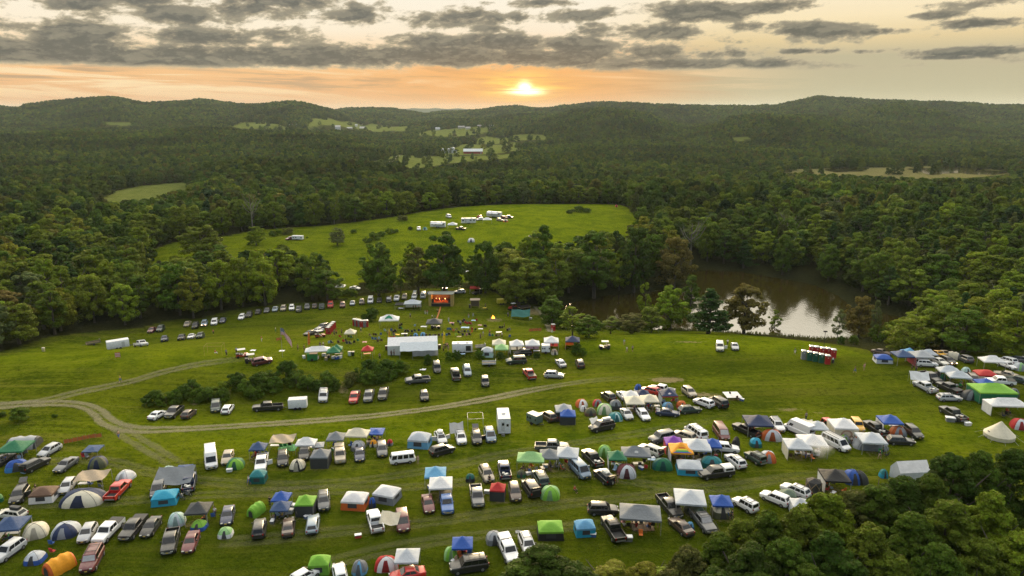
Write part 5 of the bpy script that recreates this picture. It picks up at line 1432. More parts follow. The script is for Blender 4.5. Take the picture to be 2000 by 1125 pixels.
def dome_tpl(split='top', n=4, sq=3.2, long=1.0, tunnel=False):
    """unit dome: half width 1, height 1; wall below, rainfly above, or opposite sectors"""
    NA, NR = 32, 7; L = []
    R = []
    for j in range(NR):
        ph = math.pi / 2 * j / (NR - 1)
        ring = []
        for i in range(NA):
            a = 2 * math.pi * (i + .5) / NA
            rr = (abs(math.cos(a)) ** sq + abs(math.sin(a)) ** sq) ** (-1 / sq)
            rr *= 1 - .07 * abs(math.sin(2 * a)) ** .5 * 0 - .05 * (1 - abs(math.sin(2 * a)))
            c = math.cos(ph) ** .85
            ring.append((math.cos(a) * rr * c * long, math.sin(a) * rr * c, math.sin(ph) ** 1.05))
        R.append(ring)
    top, low = MB(), MB()
    for j in range(NR - 1):
        for i in range(NA):
            k = (i + 1) % NA
            q = [R[j][i], R[j][k], R[j + 1][k], R[j + 1][i]]
            if j == NR - 2: q = [R[j][i], R[j][k], (0, 0, 1.0)]
            a = math.degrees(2 * math.pi * (i + 1) / NA)
            isA = (j >= 2) if split == 'top' else not (225 < a < 345) if split == 'sector' else (j >= 1 and not (i in (22, 23, 24, 25)))
            (top if isA else low).add(q, [tuple(range(len(q)))])
    for mb in (top, low):
        pass
    part(L, 'rainfly', weld(top), 'fabric', col=1, sharp=40); part(L, 'tent_body', weld(low), 'fabric', col=2, sharp=40)
    # door panel on the front, a hand proud of the wall
    g = MB(); pts = []
    for j in range(0, 5):
        ph = math.pi / 2 * j / (NR - 1)
        c = math.cos(ph) ** .85; z = math.sin(ph) ** 1.05; ww = .34 * (1 - .16 * j)
        y = -(.95 * c) * 1.0 - .02
        pts.append([(-ww * long, y, max(z, .02)), (0, y - .012, max(z, .02)), (ww * long, y, max(z, .02))])
    g.rings(pts, closed=False, caps=False); part(L, 'door', g, 'mesh' if split == 'top' else 'fabric', col=0 if split == 'top' else 3)
    # ridge poles over the top
    g = MB()
    for s in (1, -1):
        P_ = []
        for q in range(13):
            th = math.pi * q / 12; c = math.copysign(abs(math.cos(th)) ** .85, math.cos(th)); rr = (2 * .7071 ** sq) ** (-1 / sq) * .7071
            P_.append((c * rr * long, s * c * rr, math.sin(th) ** 1.05 + .012))
        g.tube(P_, .012, 4)
    part(L, 'tent_pole', g, 'trim')
    return L
def weld(mb):
    bm = bmesh.new(); me = mb.mesh('tmp', None, 0); bm.from_mesh(me); bmesh.ops.remove_doubles(bm, verts=bm.verts, dist=1e-4)
    o = MB(); bm.verts.ensure_lookup_table(); o.v = [tuple(v.co) for v in bm.verts]; o.f = [tuple(v.index for v in f.verts) for f in bm.faces]; bm.free(); bpy.data.meshes.remove(me)
    return o
def cabin_tpl(windows=True):
    """unit cabin tent: half width 1, half depth .8, height 1"""
    L = []; w, d = 1.0, .82
    def rg_(s, z): return [(-w * s, -d * s, z), (w * s, -d * s, z), (w * s, d * s, z), (-w * s, d * s, z)]
    g = MB(); g.rings([rg_(1.0, 0), rg_(.99, .03), rg_(.90, .66)], caps=False); part(L, 'tent_wall', g, 'fabric', col=2, sharp=20)
    def fn(u, v):
        x, y = u * w * .95, v * d * .95; e = min(1 - abs(u), 1 - abs(v)); return (x, y, .65 + .36 * min(1, e * 1.25) ** .8)
    part(L, 'rainfly', grid_roof(10, fn, .13), 'fabric', col=1, sharp=30)
    g = MB()
    fr = ((-w * 1.0, -d * 1.0, 0), (w, -d, 0), (w * .9, -d * .9, .66), (-w * .9, -d * .9, .66))
    g.quad(*pane(fr, .30, .70, .30, .85, .012)); part(L, 'window', g, 'mesh', sharp=0)
    for s in (-1, 1):
        g = MB(); sd = ((s * w, -d, 0), (s * w, d, 0), (s * w * .9, d * .9, .66), (s * w * .9, -d * .9, .66))
        g.quad(*pane(sd, .28, .72, .42, .85, .012 * s)); part(L, 'window', g, 'mesh', sharp=0)
    return L
def tube_tpl():
    """unit tunnel tent: half length 1, half width .8, height 1"""
    L = []; R = []
    for i in range(13):
        x = -1 + 2 * i / 12; hoop = 1 - .10 * abs(math.sin(i * math.pi / 4)); e = 1 if abs(x) < .8 else 1 - (abs(x) - .8) * 1.2
        R.append([(x, -.8 * e * math.cos(a) * hoop, math.sin(a) * e * hoop) for a in np.linspace(0, math.pi, 11)])
    g = MB(); g.rings(R[1:-1], closed=False, caps=False); part(L, 'rainfly', g, 'fabric', col=1, sharp=50)
    for s, Rr in ((-1, R[:2]), (1, R[-2:])):
        g = MB(); g.rings(Rr, closed=False, caps=False); en = Rr[0] if s < 0 else Rr[-1]; g.add(en, [tuple(range(len(en)))]); part(L, 'end_wall', g, 'fabric', col=2)
    g = MB(); g.add([(-1.012, -.3, .02), (-1.012, .3, .02), (-1.012, .26, .5), (-1.012, 0, .66), (-1.012, -.26, .5)], [(0, 1, 2, 3, 4)]); part(L, 'door', g, 'mesh')
    return L
def tarp_tpl(sagk=.25, tilt=.35):
    L = []
    def fn(u, v): return (u, v * .7, 1.0 + tilt * v - sagk * (1 - u * u) * (1 - .4 * v * v) * .6 + .05 * math.sin(u * 5 + v * 3))
    part(L, 'sheet', grid_roof(10, fn), 'fabric', col=1, sharp=0)
    for sx in (-1, 1):
        for sy in (-1, 1): part(L, 'pole', pole((sx * .98, sy * .69, 0), (sx * .98, sy * .69, 1.0 + tilt * sy), .015), 'metal')
    return L
def marquee_tpl(walls=True):
    L = []; w, d = 1.0, .5
    g = MB(); g.add([(-w, -d, .55), (w, -d, .55), (w, 0, 1), (-w, 0, 1), (w, d, .55), (-w, d, .55)], [(0, 1, 2, 3), (3, 2, 4, 5)]); part(L, 'roof', g, 'fabric', col=1, sharp=20)
    if walls:
        for s in (-1, 1):
            g = MB(); g.add([(s * w * .995, -d, 0), (s * w * .995, d, 0), (s * w * .995, d, .55), (s * w * .995, 0, .995), (s * w * .995, -d, .55)], [(0, 1, 2, 3, 4)]); part(L, 'end_wall', g, 'fabric', col=2)
        for s in (-1, 1):
            g = MB(); g.quad((-w, s * d * .99, 0), (w, s * d * .99, 0), (w, s * d * .99, .55), (-w, s * d * .99, .55)); part(L, 'side_wall', g, 'fabric', col=2)
    else:
        for sx in (-1, 0, 1):
            for sy in (-1, 1): part(L, 'leg', pole((sx * w * .98, sy * d * .98, 0), (sx * w * .98, sy * d * .98, .55), .012), 'metal')
    return L
def bell_tpl():
    L = []; N = 20; g = MB()
    R = [[(math.cos(2 * math.pi * i / N) * r, math.sin(2 * math.pi * i / N) * r, z) for i in range(N)] for r, z in ((1, .22), (.5, .60), (.02, 1))]
    g.rings(R, caps=False); part(L, 'roof', g, 'fabric', col=1, sharp=15)
    g = MB(); g.rings([[(math.cos(2 * math.pi * i / N) * r, math.sin(2 * math.pi * i / N) * r, z) for i in range(N)] for r, z in ((.97, 0), (1, .225))], caps=False); part(L, 'side_wall', g, 'fabric', col=1, sharp=15)
    for i in range(0, N, 2):
        a = 2 * math.pi * i / N; part(L, 'guy_rope', pole((math.cos(a), math.sin(a), .22), (math.cos(a) * 1.5, math.sin(a) * 1.5, 0), .006), 'lamp')
    g = MB(); g.add([(-.99, -.16, .01), (-.99, .16, .01), (-.80, .1, .40), (-.80, -.1, .40)], [(0, 1, 2, 3)]); part(L, 'door', g, 'mesh')
    return L
def screen_tpl():
    """six-sided pop-up screen shelter"""
    L = []; N = 6
    P0 = [(math.cos(2 * math.pi * i / N), math.sin(2 * math.pi * i / N)) for i in range(N)]
    for i in range(N):
        a, b = P0[i], P0[(i + 1) % N]; m_ = ((a[0] + b[0]) * .54, (a[1] + b[1]) * .54, .55)
        g = MB(); c = [(a[0], a[1], 0), (b[0], b[1], 0), (b[0] * .92, b[1] * .92, 1), (a[0] * .92, a[1] * .92, 1)]
        g.add(c + [m_], [(0, 1, 4), (1, 2, 4), (2, 3, 4), (3, 0, 4)]); part(L, 'side_panel', g, 'mesh', sharp=0)
        g = MB()
        for q in c: g.tube([q, (m_[0] * 1.01, m_[1] * 1.01, m_[2])], .028, 4)
        part(L, 'frame', g, 'wood')
    g = MB(); g.add([(p[0] * .92, p[1] * .92, 1) for p in P0] + [(0, 0, 1.22)], [(i, (i + 1) % N, N) for i in range(N)]); part(L, 'roof', g, 'fabric', col=1, sharp=10)
    return L
TT = {}
def tents_lib():
    for nm, rt in (('canopy', 1.0), ('canopy2', 2.0), ('canopy15', 1.4)):
        for wl in ('', 'b', 'lb', 'lbr', 'flbrm', 'flbr', 'l'):
            TT[nm + ('_' + wl if wl else '')] = (canopy_tpl(rt, wl), 3.0 * rt, 3.1, 'canopy', 'canopy')
    TT['lowcanopy'] = (canopy_tpl(1.0, '', .5), 3.0, 2.6, 'canopy', 'canopy')
    TT['dome'] = (dome_tpl('top'), 2.0, .62, 'dome_tent', 'tent'); TT['domes'] = (dome_tpl('sector'), 2.0, .62, 'dome_tent', 'tent'); TT['domef'] = (dome_tpl('fly'), 2.0, .62, 'dome_tent', 'tent')
    TT['long'] = (dome_tpl('top', long=1.5), 3.0, .62, 'family_tent', 'tent'); TT['longs'] = (dome_tpl('sector', long=1.5), 3.0, .62, 'family_tent', 'tent')
    TT['cabin'] = (cabin_tpl(), 2.0, .72, 'cabin_tent', 'tent'); TT['tube'] = (tube_tpl(), 2.0, .55, 'tunnel_tent', 'tent'); TT['bell'] = (bell_tpl(), 2.0, .95, 'bell_tent', 'tent')
    TT['tarp'] = (tarp_tpl(), 2.0, 1, 'tarpaulin', 'tarpaulin'); TT['flat'] = (tarp_tpl(.05, .06), 2.0, 1, 'awning', 'awning'); TT['marquee'] = (marquee_tpl(), 2.0, .55, 'marquee', 'marquee'); TT['gable'] = (marquee_tpl(False), 2.0, .5, 'marquee', 'marquee')
    TT['screen'] = (screen_tpl(), 2.0, .95, 'screen_shelter', 'shelter')
tents_lib()
TC = {'W': (.80, .80, .80), 'LG': (.56, .60, .64), 'G': (.20, .22, .24), 'DG': (.055, .06, .065), 'K': (.018, .018, .02), 'B': (.025, .10, .42), 'LB': (.14, .38, .62), 'N': (.018, .035, .10), 'NB': (.04, .085, .20), 'C': (.02, .34, .52), 'T': (.02, .22, .24), 'TD': (.006, .13, .11),
      'GR': (.015, .17, .075), 'L': (.20, .46, .035), 'LG2': (.30, .55, .22), 'Y': (.85, .36, .01), 'O': (.62, .13, .02), 'R': (.50, .02, .02), 'PK': (.62, .09, .09), 'M': (.13, .02, .03), 'TN': (.42, .33, .23), 'CR': (.72, .67, .52), 'BR': (.16, .09, .055), 'OL': (.10, .11, .055), 'MT': (.48, .66, .62), 'P': (.22, .05, .42), 'SG': (.14, .20, .14), 'SC': (.40, .42, .44)}
CANOPIES = []
def place(tpl, name, cat, px, py, wid, hgt, dep, rot, cA, cB, label, group, dz):
    L, uw = tpl[0], tpl[1]
    p = gp(px, py, dz)
    root = link(name, None); root.location = (p[0], p[1], p[2]); root.rotation_euler = (0, 0, rot)
    root.scale = (wid, dep, hgt)
    tag(root, label, cat, group)
    if cat == 'canopy' and py > 700: CANOPIES.append((root, label))
    for nm, me, loc, uc, sub in L:
        o = link(nm, me, root, loc); o.color = (*(cA if uc == 1 else cB if uc == 2 else tuple(.5 * q for q in cA) if uc == 3 else (.7, .7, .7)), 1)
    return root
def tents(reg, rows, group='tents and canopies of the camp'):
    f = RG[reg][2]
    for r in rows:
        kind, cx, cy, w, h, rot, a, b, label = r
        L, uw, hr, nm, cat = TT[kind]
        px, py = zp(reg, cx, cy)
        g = gp(px, py, 1.0); d = proj(*g)[2]; wm = w / f * d / F
        ca = TC[a] if isinstance(a, str) else a; cb = TC[b] if isinstance(b, str) else b
        if 'canopy' in kind:
            wm = max(2.2, min(wm, 9)) * (.93 if abs(rot) > 5 else .98); s = wm / uw
            zs = min(1.15, max(.85, s ** .3)) * (h or 1)
            place(TT[kind], nm, cat, px, py, s, zs, s * (1 if kind[:7] != 'canopy2' else min(1.15, s * 1) / s if s > 1 else 1), math.radians(rot), ca, cb, label, group, 2.5 * zs)
        elif kind in ('marquee', 'gable', 'tarp', 'flat'):
            H_ = h or (3.2 if kind in ('marquee', 'gable') else 2.2)
            place(TT[kind], nm, cat, px, py, wm / 2, H_, wm / 2 * (1.0 if kind != 'tarp' else .8), math.radians(rot), ca, cb, label, group, H_ * (.62 if kind in ('marquee', 'gable') else 1.0))
        else:
            el = .86 if kind not in ('long', 'longs') else .90
            s = wm / uw * (.92 if abs(rot) > 12 else 1.0); Hm = h or min(2.3, max(1.05, wm * (.50 if kind not in ('tube', 'long', 'longs') else .36) if kind not in ('cabin', 'bell', 'screen') else min(2.4, wm * .62)))
            if kind == 'bell': Hm = 3.2
            place(TT[kind], nm, cat, px, py, s, Hm, s, math.radians(rot), ca, cb, label, group, Hm * .42)
tents('A1', [
 ('tube',185,92,215,1.9,10,'SC','DG','large white and grey tunnel tent behind the green canopy'), ('canopy',115,108,200,0,6,'GR','GR','green canopy with people under it at the top of the camp'),
 ('long',128,270,180,1.7,28,'B',(.05,.25,.6),'bright blue tent with a long porch beside the black hatchback'), ('lowcanopy',716,132,118,.62,4,'NB','LB','low blue and white sunshade alone on the grass'),
 ('domes',752,246,150,1.7,20,'N','OL','navy and olive dome tent below the low sunshade'), ('flat',710,348,215,2.1,4,'TN','TN','tan flat awning on poles beside the silver car'),
 ('domef',968,348,132,0,-8,'W','LG','white dome tent right behind the red pickup'), ('cabin',342,492,175,2.1,8,'BR','W','brown topped white cabin tent by the black suv'),
 ('longs',640,512,330,1.9,6,'N','CR','wide navy and white family tent with a yellow hem'), ('tarp',1345,345,270,2.1,6,'G','G','grey tarpaulin stretched between the dark van and the blue pickup'),
 ('dome',1298,308,102,0,0,'MT','SG','pale green dome behind the grey tarpaulin'), ('lowcanopy',1418,282,118,.7,8,'NB','W','blue and white shade tent behind the grey tarpaulin'),
 ('cabin',1275,515,182,1.9,12,'C','C','turquoise cabin tent in front of the grey tarpaulin'), ('canopy_l',85,700,205,0,8,'NB','W','slate blue canopy with a white side wall near the photo edge'),
 ('domef',272,768,195,1.8,25,'CR','CR','cream dome tent with a long front flap'), ('domes',505,762,195,1.6,12,'LG','N','navy and pale grey dome tent beside the silver hatchback'),
 ('domef',1362,684,142,1.7,15,'MT','LG','pale mint dome tent behind the dark pickup'), ('dome',270,978,148,0,6,'LG','B','small white and blue dome tent near the orange tent'),
 ('tube',455,1030,218,2.0,62,'Y','O','big yellow-orange tunnel tent at the bottom edge'), ('dome',2,525,40,1.3,0,'LG2','GR','sliver of a green tent cut by the photo edge'),
])
tents('A2', [
 ('canopy',130,650,155,0,6,'DG','DG','large black canopy over gear in the lower camp'), ('dome',135,778,108,0,0,'L','B','small lime tent with blue floor in front of the black canopy'),
 ('domes',380,362,120,1.5,10,'GR','L','green two-tone dome tent in front of the tan car'), ('canopy',535,238,102,0,4,'NB','NB','navy canopy beside the white pickup with an open door'),
 ('cabin',535,452,104,2.0,2,'T','TD','teal cabin tent in front of the white pickup'), ('flat',700,195,155,2.2,2,'TN','TN','tan tarpaulin roof over a green ground mat'),
 ('canopy15',858,208,130,0,2,'W','W','white canopy over the black suv'), ('lowcanopy',940,228,70,.8,10,'SC','SC','grey screened annex at the side of the white canopy'),
 ('domef',800,372,108,1.6,4,'CR','K','white and black tent in front of the white canopy'), ('canopy_flbrm',955,285,118,0,2,'G','K','grey canopy with mesh walls beside the white and black tent'),
 ('canopy',1060,170,114,0,2,'G','G','grey canopy behind the beige pickup'), ('dome',1210,242,98,1.5,0,'SC','G','grey dome tent behind the dark blue car'),
 ('canopy15',1205,146,150,0,-3,'CR','CR','cream canopy behind the dark blue car'), ('lowcanopy',1333,135,100,.9,0,'B','B','small blue canopy over tables'),
 ('dome',1312,228,52,1.2,0,'Y','CR','little yellow striped tent by the small blue canopy'), ('dome',313,828,102,1.2,8,'LG2','W','small green and white tent below the navy sedan'),
 ('tube',520,672,125,1.7,70,'L','L','lime green tunnel tent with a pale skirt'), ('canopy',690,575,112,0,0,'B','B','rear one of two stacked blue canopies'), ('canopy',688,640,120,.9,2,'NB','NB','front one of two stacked blue canopies'),
 ('canopy_flbrm',855,600,122,0,2,'L','K','green screened dome with a white top beside the dark suv'), ('cabin',1190,612,165,2.3,-6,'W','O','white topped orange cabin tent beside the blue pod'),
 ('cabin',950,1046,140,2.3,4,'L',(.16,.38,.03),'lime green cabin tent at the bottom edge of the camp'), ('domef',1220,1062,108,1.6,0,'G','LB','patterned grey and blue dome at the bottom edge'),
])
tents('A3', [
 ('canopy',388,235,130,0,-8,'LG','LB','large pale blue cabin tent roof beside the white car') if False else ('cabin',390,258,136,2.6,-8,'LG','LB','large pale blue cabin tent beside the white car with open doors'),
 ('dome',200,275,42,1.1,0,'R','G','tiny red and grey tent by the charcoal suv'), ('tarp',625,178,85,2.2,10,'SC','SC','grey tarpaulin bunched behind the white suv'),
 ('canopy',490,450,132,0,4,'LB','B','bright blue canopy joined to a white one'), ('canopy_l',524,516,145,0,4,'W','W','white canopy joined to the bright blue one'),
 ('cabin',182,602,165,2.3,-18,'W','G','white roofed grey cabin tent with lime trim'), ('dome',88,658,46,1.6,0,'B','N','blue pod between the orange cabin tent and the white pickup'),
 ('tarp',200,752,125,1.7,-12,'CR','CR','pale sheet stretched between white pickup and maroon minivan'), ('dome',712,498,62,1.2,0,'TD','K','small dark green tent beside the grey-beige suv'),
 ('canopy_flbrm',888,548,100,.95,-6,'R','K','red canopy with black screen walls between grey pickup and brown suv'), ('dome',1037,472,60,1.1,0,'OL','GR','small dull green tent behind the black suv with open tailgate'),
 ('domes',1222,590,128,1.7,-6,'LG2','L','lime and grey dome tent below the dark green suv'), ('canopy15',1098,355,170,0,-5,'LG2','LG','lime edged white canopy at the end of the grey pair'),
 ('canopy',310,978,150,0,2,'LG','W','plain white canopy behind the red sedan'), ('longs',178,1042,158,1.8,4,'R','W','red and white dome tent beside the plain white canopy'),
 ('canopy',662,898,130,0,2,'B','B','royal blue canopy behind the large black suv'), ('domes',590,978,94,1.6,4,'LG2','L','lime and white tent beside the royal blue canopy'),
 ('dome',862,878,104,1.6,10,'SC','G','light grey dome behind the white truck with the green tarpaulin'), ('cabin',1222,828,165,2.2,2,'L','K','lime topped black cabin tent with glowing trim'),
])
tents('A4', [
 ('canopy_flbr',205,298,128,0,2,'SC','DG','grey canopy with dark walls behind a small blue one'), ('canopy_flbrm',237,338,120,.9,-2,'B','K','blue canopy with mesh walls by the black suv with the roof box'),
 ('domes',345,270,95,1.5,10,'O','W','orange and white striped dome near the grey walled canopy'), ('domes',470,268,80,1.3,0,'R','G','red and grey dome beside the black suv'),
 ('dome',360,312,58,1.2,20,'W','W','small white tent in front of the orange striped dome'), ('dome',415,338,98,1.4,0,'OL','BR','olive open fronted tent with yellow poles'),
 ('domes',525,315,124,1.9,-10,'LG2','CR','green and beige dome, tallest of the upper cluster'), ('dome',612,282,104,1.8,0,'G','DG','dark grey hexagonal dome tent'), ('domef',612,375,114,1.5,5,'T','MT','teal dome tent in front of the dark grey one'),
 ('tarp',445,408,74,1.5,30,'W','W','white sheet beside the black suv with the roof box'),
 ('canopy',730,192,122,0,4,'W','W','tall white canopy in the joined group of canopies'), ('canopy',826,180,100,.95,0,'N','G','navy and grey canopy in the joined group'), ('dome',790,164,68,2.2,0,'B','W','white and blue dome behind the joined canopies'),
 ('canopy',758,235,144,.95,0,'CR','CR','cream canopy in the joined group, above the silver sedan'), ('canopy',878,222,130,.95,0,'CR','CR','cream canopy in the joined group, above the white wagon'),
 ('canopy_l',1026,180,124,0,2,'N','LG','navy canopy with a red border and team emblem'), ('domes',1022,292,90,1.3,0,'LB','G','small blue-grey dome behind the dark blue car'), ('dome',1130,282,84,1.4,0,'O',(.5,.08,.02),'plain orange dome beside the dark green wagon'),
 ('lowcanopy',1528,200,122,.30,2,'W','W','white canopy collapsed flat on the grass'),
 ('canopy',92,655,150,0,-4,'G','G','grey canopy next to the lime edged one'), ('canopy_l',236,640,178,0,-8,'LG','W','white canopy with a timber screen behind the blue panel van'),
 ('domes',525,645,122,1.9,-14,'L','LG2','lime dome tent behind the black pickup'), ('canopy_l',625,668,140,0,-3,'GR','W','green canopy joined to the grey logo canopy'), ('canopy15',772,636,222,0,-5,'G','G','grey canopy printed with a pale logo'),
 ('domes',697,798,158,1.8,-6,'M','LG','maroon and white dome tent in front of the green canopy'), ('longs',980,748,165,1.8,-6,'TD','GR','dark green dome tent in the middle of the row'),
 ('cabin',1190,770,196,1.9,-6,'LG','C','blue cabin tent with a white roof and a lime flap'), ('long',1365,730,178,1.7,-10,'T','TD','teal family tent behind the large black pickup'),
 ('canopy_l',1066,552,130,0,-2,'P','PK','purple canopy with a pink side cloth'), ('canopy_l',1124,608,172,0,-4,'Y','W','rainbow tie-dyed canopy with a white side wall'), ('canopy',1250,578,210,0,-6,'LG','W','white canopy between the rainbow one and the blue one'), ('canopy_b',1370,572,130,0,-4,'B','B','blue canopy beside the white suv'),
 ('tube',1555,582,85,2.0,60,'K','K','black hooped shelter beside the red van'),
])
tents('A5', [
 ('canopy',303,215,182,0,-4,'N','N','dark navy canopy between black pickup and white suv'), ('dome',285,390,90,1.5,-6,'C','TD','small turquoise tent below the navy canopy'), ('longs',403,335,150,1.9,-12,'O','LG','large orange and white family tent'),
 ('domes',375,492,118,1.7,-8,'LG','O','orange dome with a grey top beside the boxy green car'), ('flat',652,238,90,2.3,-20,'CR','CR','cream awning at the side of the high roof van'), ('canopy',736,255,132,.95,-4,'LG','LG','small white canopy between the high roof van and the vintage bus'),
 ('canopy_flbr',925,238,166,1.05,-4,'W','CR','white walled canopy with a round patterned hanging'), ('canopy_l',1270,210,140,0,-5,'B','W','blue canopy with a white side cloth over the outer row'), ('domes',1330,306,112,1.6,-10,'O','G','orange and grey dome below the blue canopy'),
 ('canopy',1132,342,182,0,-6,'LG','W','white canopy over a grey tent near the black wagon'), ('longs',1120,392,255,1.7,-8,'SC','G','long grey tent under the white canopy near the black wagon'),
 ('domes',936,362,80,1.4,-4,'L','G','lime and grey dome behind the white passenger van'), ('canopy_l',592,385,180,0,-6,'LG','CR','outer one of two white canopies shading a camp kitchen'), ('canopy',700,358,190,1.05,-6,'W','W','higher one of two white canopies shading a camp kitchen'),
 ('canopy_l',865,615,190,0,-6,'K','W','black canopy with smoke rising behind it'), ('dome',990,640,128,2.1,0,'B','B','blue tent beside the black canopy'), ('longs',1028,645,160,2.0,-6,'K','DG','black tent in front of the blue one'), ('screen',708,722,132,2.1,20,'K','K','hexagonal screen shelter with tan hubs'),
 ('cabin',520,782,112,1.9,-8,'SG','SG','sage green tent behind the white suv'), ('canopy_flbr',612,820,132,.9,-8,'LG','LG','white walled canopy above the treetops'), ('marquee',1420,575,230,3.4,6,'W','LG','white gabled tent behind the dark treetop'),
 ('dome',1222,618,60,1.4,0,'T','C','blue-green tent top behind the bush'),
])
tents('A6', [
 ('cabin',322,262,135,1.9,-10,'B','LG','blue and white cabin tent at the start of the far rows'), ('canopy',490,210,140,0,-2,'NB','B','blue canopy with hanging cloths beside the blue cabin tent'), ('canopy',546,190,102,0,-2,'LB','B','paler blue canopy behind the other blue one'),
 ('canopy_lb',650,212,152,0,-4,'SC','PK','grey canopy with red and white cloth walls'), ('canopy15',706,202,122,0,-4,'LG','LG2','white canopy with a green side behind the grey one'),
 ('bell',1312,868,232,3.2,0,'CR','CR','large cream bell tent with guy ropes'), ('domes',1478,812,150,1.8,-20,'R','LG','red, white and blue tent at the photo edge'),
])
tents('C3', [
 ('tube',662,282,175,2.0,-38,'CR','G','white tube tent with an open dark mouth'), ('canopy15',1270,318,330,0,-8,'W','W','big white shade canopy at the far edge of the camp'), ('domes',1700,452,175,1.8,0,'LG','LG2','white tent with a green arch at the photo edge'),
 ('canopy15',590,478,320,0,-12,'LG','LG','upper one of two joined white canopies'), ('canopy15',748,562,335,0,-12,'LG','LG','lower one of two joined white canopies'), ('dome',858,524,135,1.8,0,'MT','G','pale green dome behind the joined white canopies'),
 ('cabin',1158,578,300,1.9,-6,'R','CR','red roofed cabin tent with arched white windows'), ('dome',420,584,140,1.5,0,'K','TD','black tent behind the dark pickup'), ('dome',500,618,84,1.4,0,'GR','TD','small dark green tent beside the black one'),
 ('tarp',130,590,270,1.9,-16,'LG','LG','white tarpaulin stretched over the silver pickup'), ('canopy',1170,672,262,.9,-4,'B','B','blue canopy behind the big lime one'), ('canopy15_flbr',1275,760,560,0,-4,'L','GR','big lime canopy with green walls'),
 ('longs',960,892,330,1.9,-10,'DG','G','black dome with a grey skirt beside the lime canopy'), ('dome',1612,862,140,1.8,0,'G','OL','grey tent behind the lime canopy'), ('canopy2_l',1490,990,560,0,-4,'W','W','long white canopy with one side wall at the photo edge'),
])
tents('A7', [
 ('canopy15',1275,200,300,0,-8,'G','G','large charcoal shelter with a carpet under it'), ('canopy',1628,92,220,0,-8,'LG','LG','white canopy with vented top above the olive tent'), ('tube',1660,195,150,1.9,-62,'OL','SG','olive tunnel tent below the vented white canopy'),
 ('canopy',1850,122,142,0,-4,'B','B','blue canopy over a beige six-sided tent'), ('dome',1848,200,140,2.0,0,'CR','OL','beige six-sided tent under the blue canopy'), ('cabin',880,328,142,2.1,6,'LB','C','sky blue cabin tent with a cooler in front'), ('dome',1630,318,55,1.2,0,'LB','B','small blue pack tent beside the brown car'),
])
SG_ = 'stall canopies'
tents('B2', [
 ('canopy',620,98,105,0,0,'W','W','white canopy in the gap between the trees'), ('canopy',735,628,120,0,2,'CR','CR','small beige canopy on the lawn'), ('canopy',545,838,160,0,6,'GR','GR','dark green canopy, front one of two'), ('canopy',580,812,130,1.05,8,'GR','GR','dark green canopy, rear one of two'),
 ('canopy2',355,830,290,.85,10,'W','W','long low white canopy beside the green ones'), ('canopy',935,822,128,0,2,'R','R','red canopy with a bright table beneath'), ('canopy15_b',1455,288,188,0,2,'LG','LG','white food stall canopy near the stage'), ('lowcanopy',1312,306,110,.8,0,'K','K','dark awning beside the white food stall'),
 ('canopy15',1185,470,215,1.15,4,'W','W','white canopy with a green star and raised peak'),
], SG_)
tents('B3', [
 ('lowcanopy',218,158,66,.9,0,'B','B','blue canopy beside the stage'), ('canopy',258,458,155,0,0,'DG','CR','grey canopy on the lawn before the stage'), ('canopy',935,675,140,0,0,'CR','TN','beige canopy in the stall row'), ('canopy',963,728,140,.95,0,'LG2','L','lime canopy in front of the beige one'),
 ('canopy_lb',1120,685,150,1.05,6,'W','W','white stall tent with parted front curtains'), ('canopy_lb',1285,682,150,0,2,'W',(.25,.18,.30),'white stall canopy hung with coloured cloth'), ('canopy_b',1482,650,150,1.05,-2,'W','PK','white stall canopy with a warm lit interior'), ('canopy_lb',1705,645,146,0,-4,'N','O','navy topped stall with an orange wall'),
 ('cabin',812,792,130,2.4,-4,'LG','MT','pale white cabin tent behind the shrubs'), ('dome',1515,788,72,1.4,10,'TN','CR','small tan tent beside the white box van'), ('tarp',1162,380,190,2.2,-4,'TD','TD','dark green tarpaulin shelter by the fire'), ('dome',1700,700,2,.5,0,'TN','TN','tan bundle') if False else ('lowcanopy',683,104,106,.95,0,'R','R','red shade canopy at the wood edge'),
], SG_)
tents('C5', [('dome',745,432,66,1.2,0,'LB','B','blue beach shelter beside chairs on the lawn'), ('dome',840,422,76,1.2,0,'LB','LB','light blue beach shelter open to the stage')], SG_)
tents('B6', [('canopy',495,225,72,0,0,'LG','LG','white canopy at the rear of the black pickup on the upper meadow'), ('dome',280,266,36,1.6,0,'T','MT','small teal tent on the upper meadow'), ('canopy15',766,188,70,0,0,'W','W','white canopy between caravans on the upper meadow'), ('dome',910,204,42,1.6,0,'CR','O','orange striped tent by the caravans'), ('dome',641,356,56,1.9,0,'W','LG','round white tent behind the large tree crown'), ('dome',1776,90,24,1.6,0,'PK','O','pink tent at the far corner of the upper meadow')], 'tents on the upper meadow')
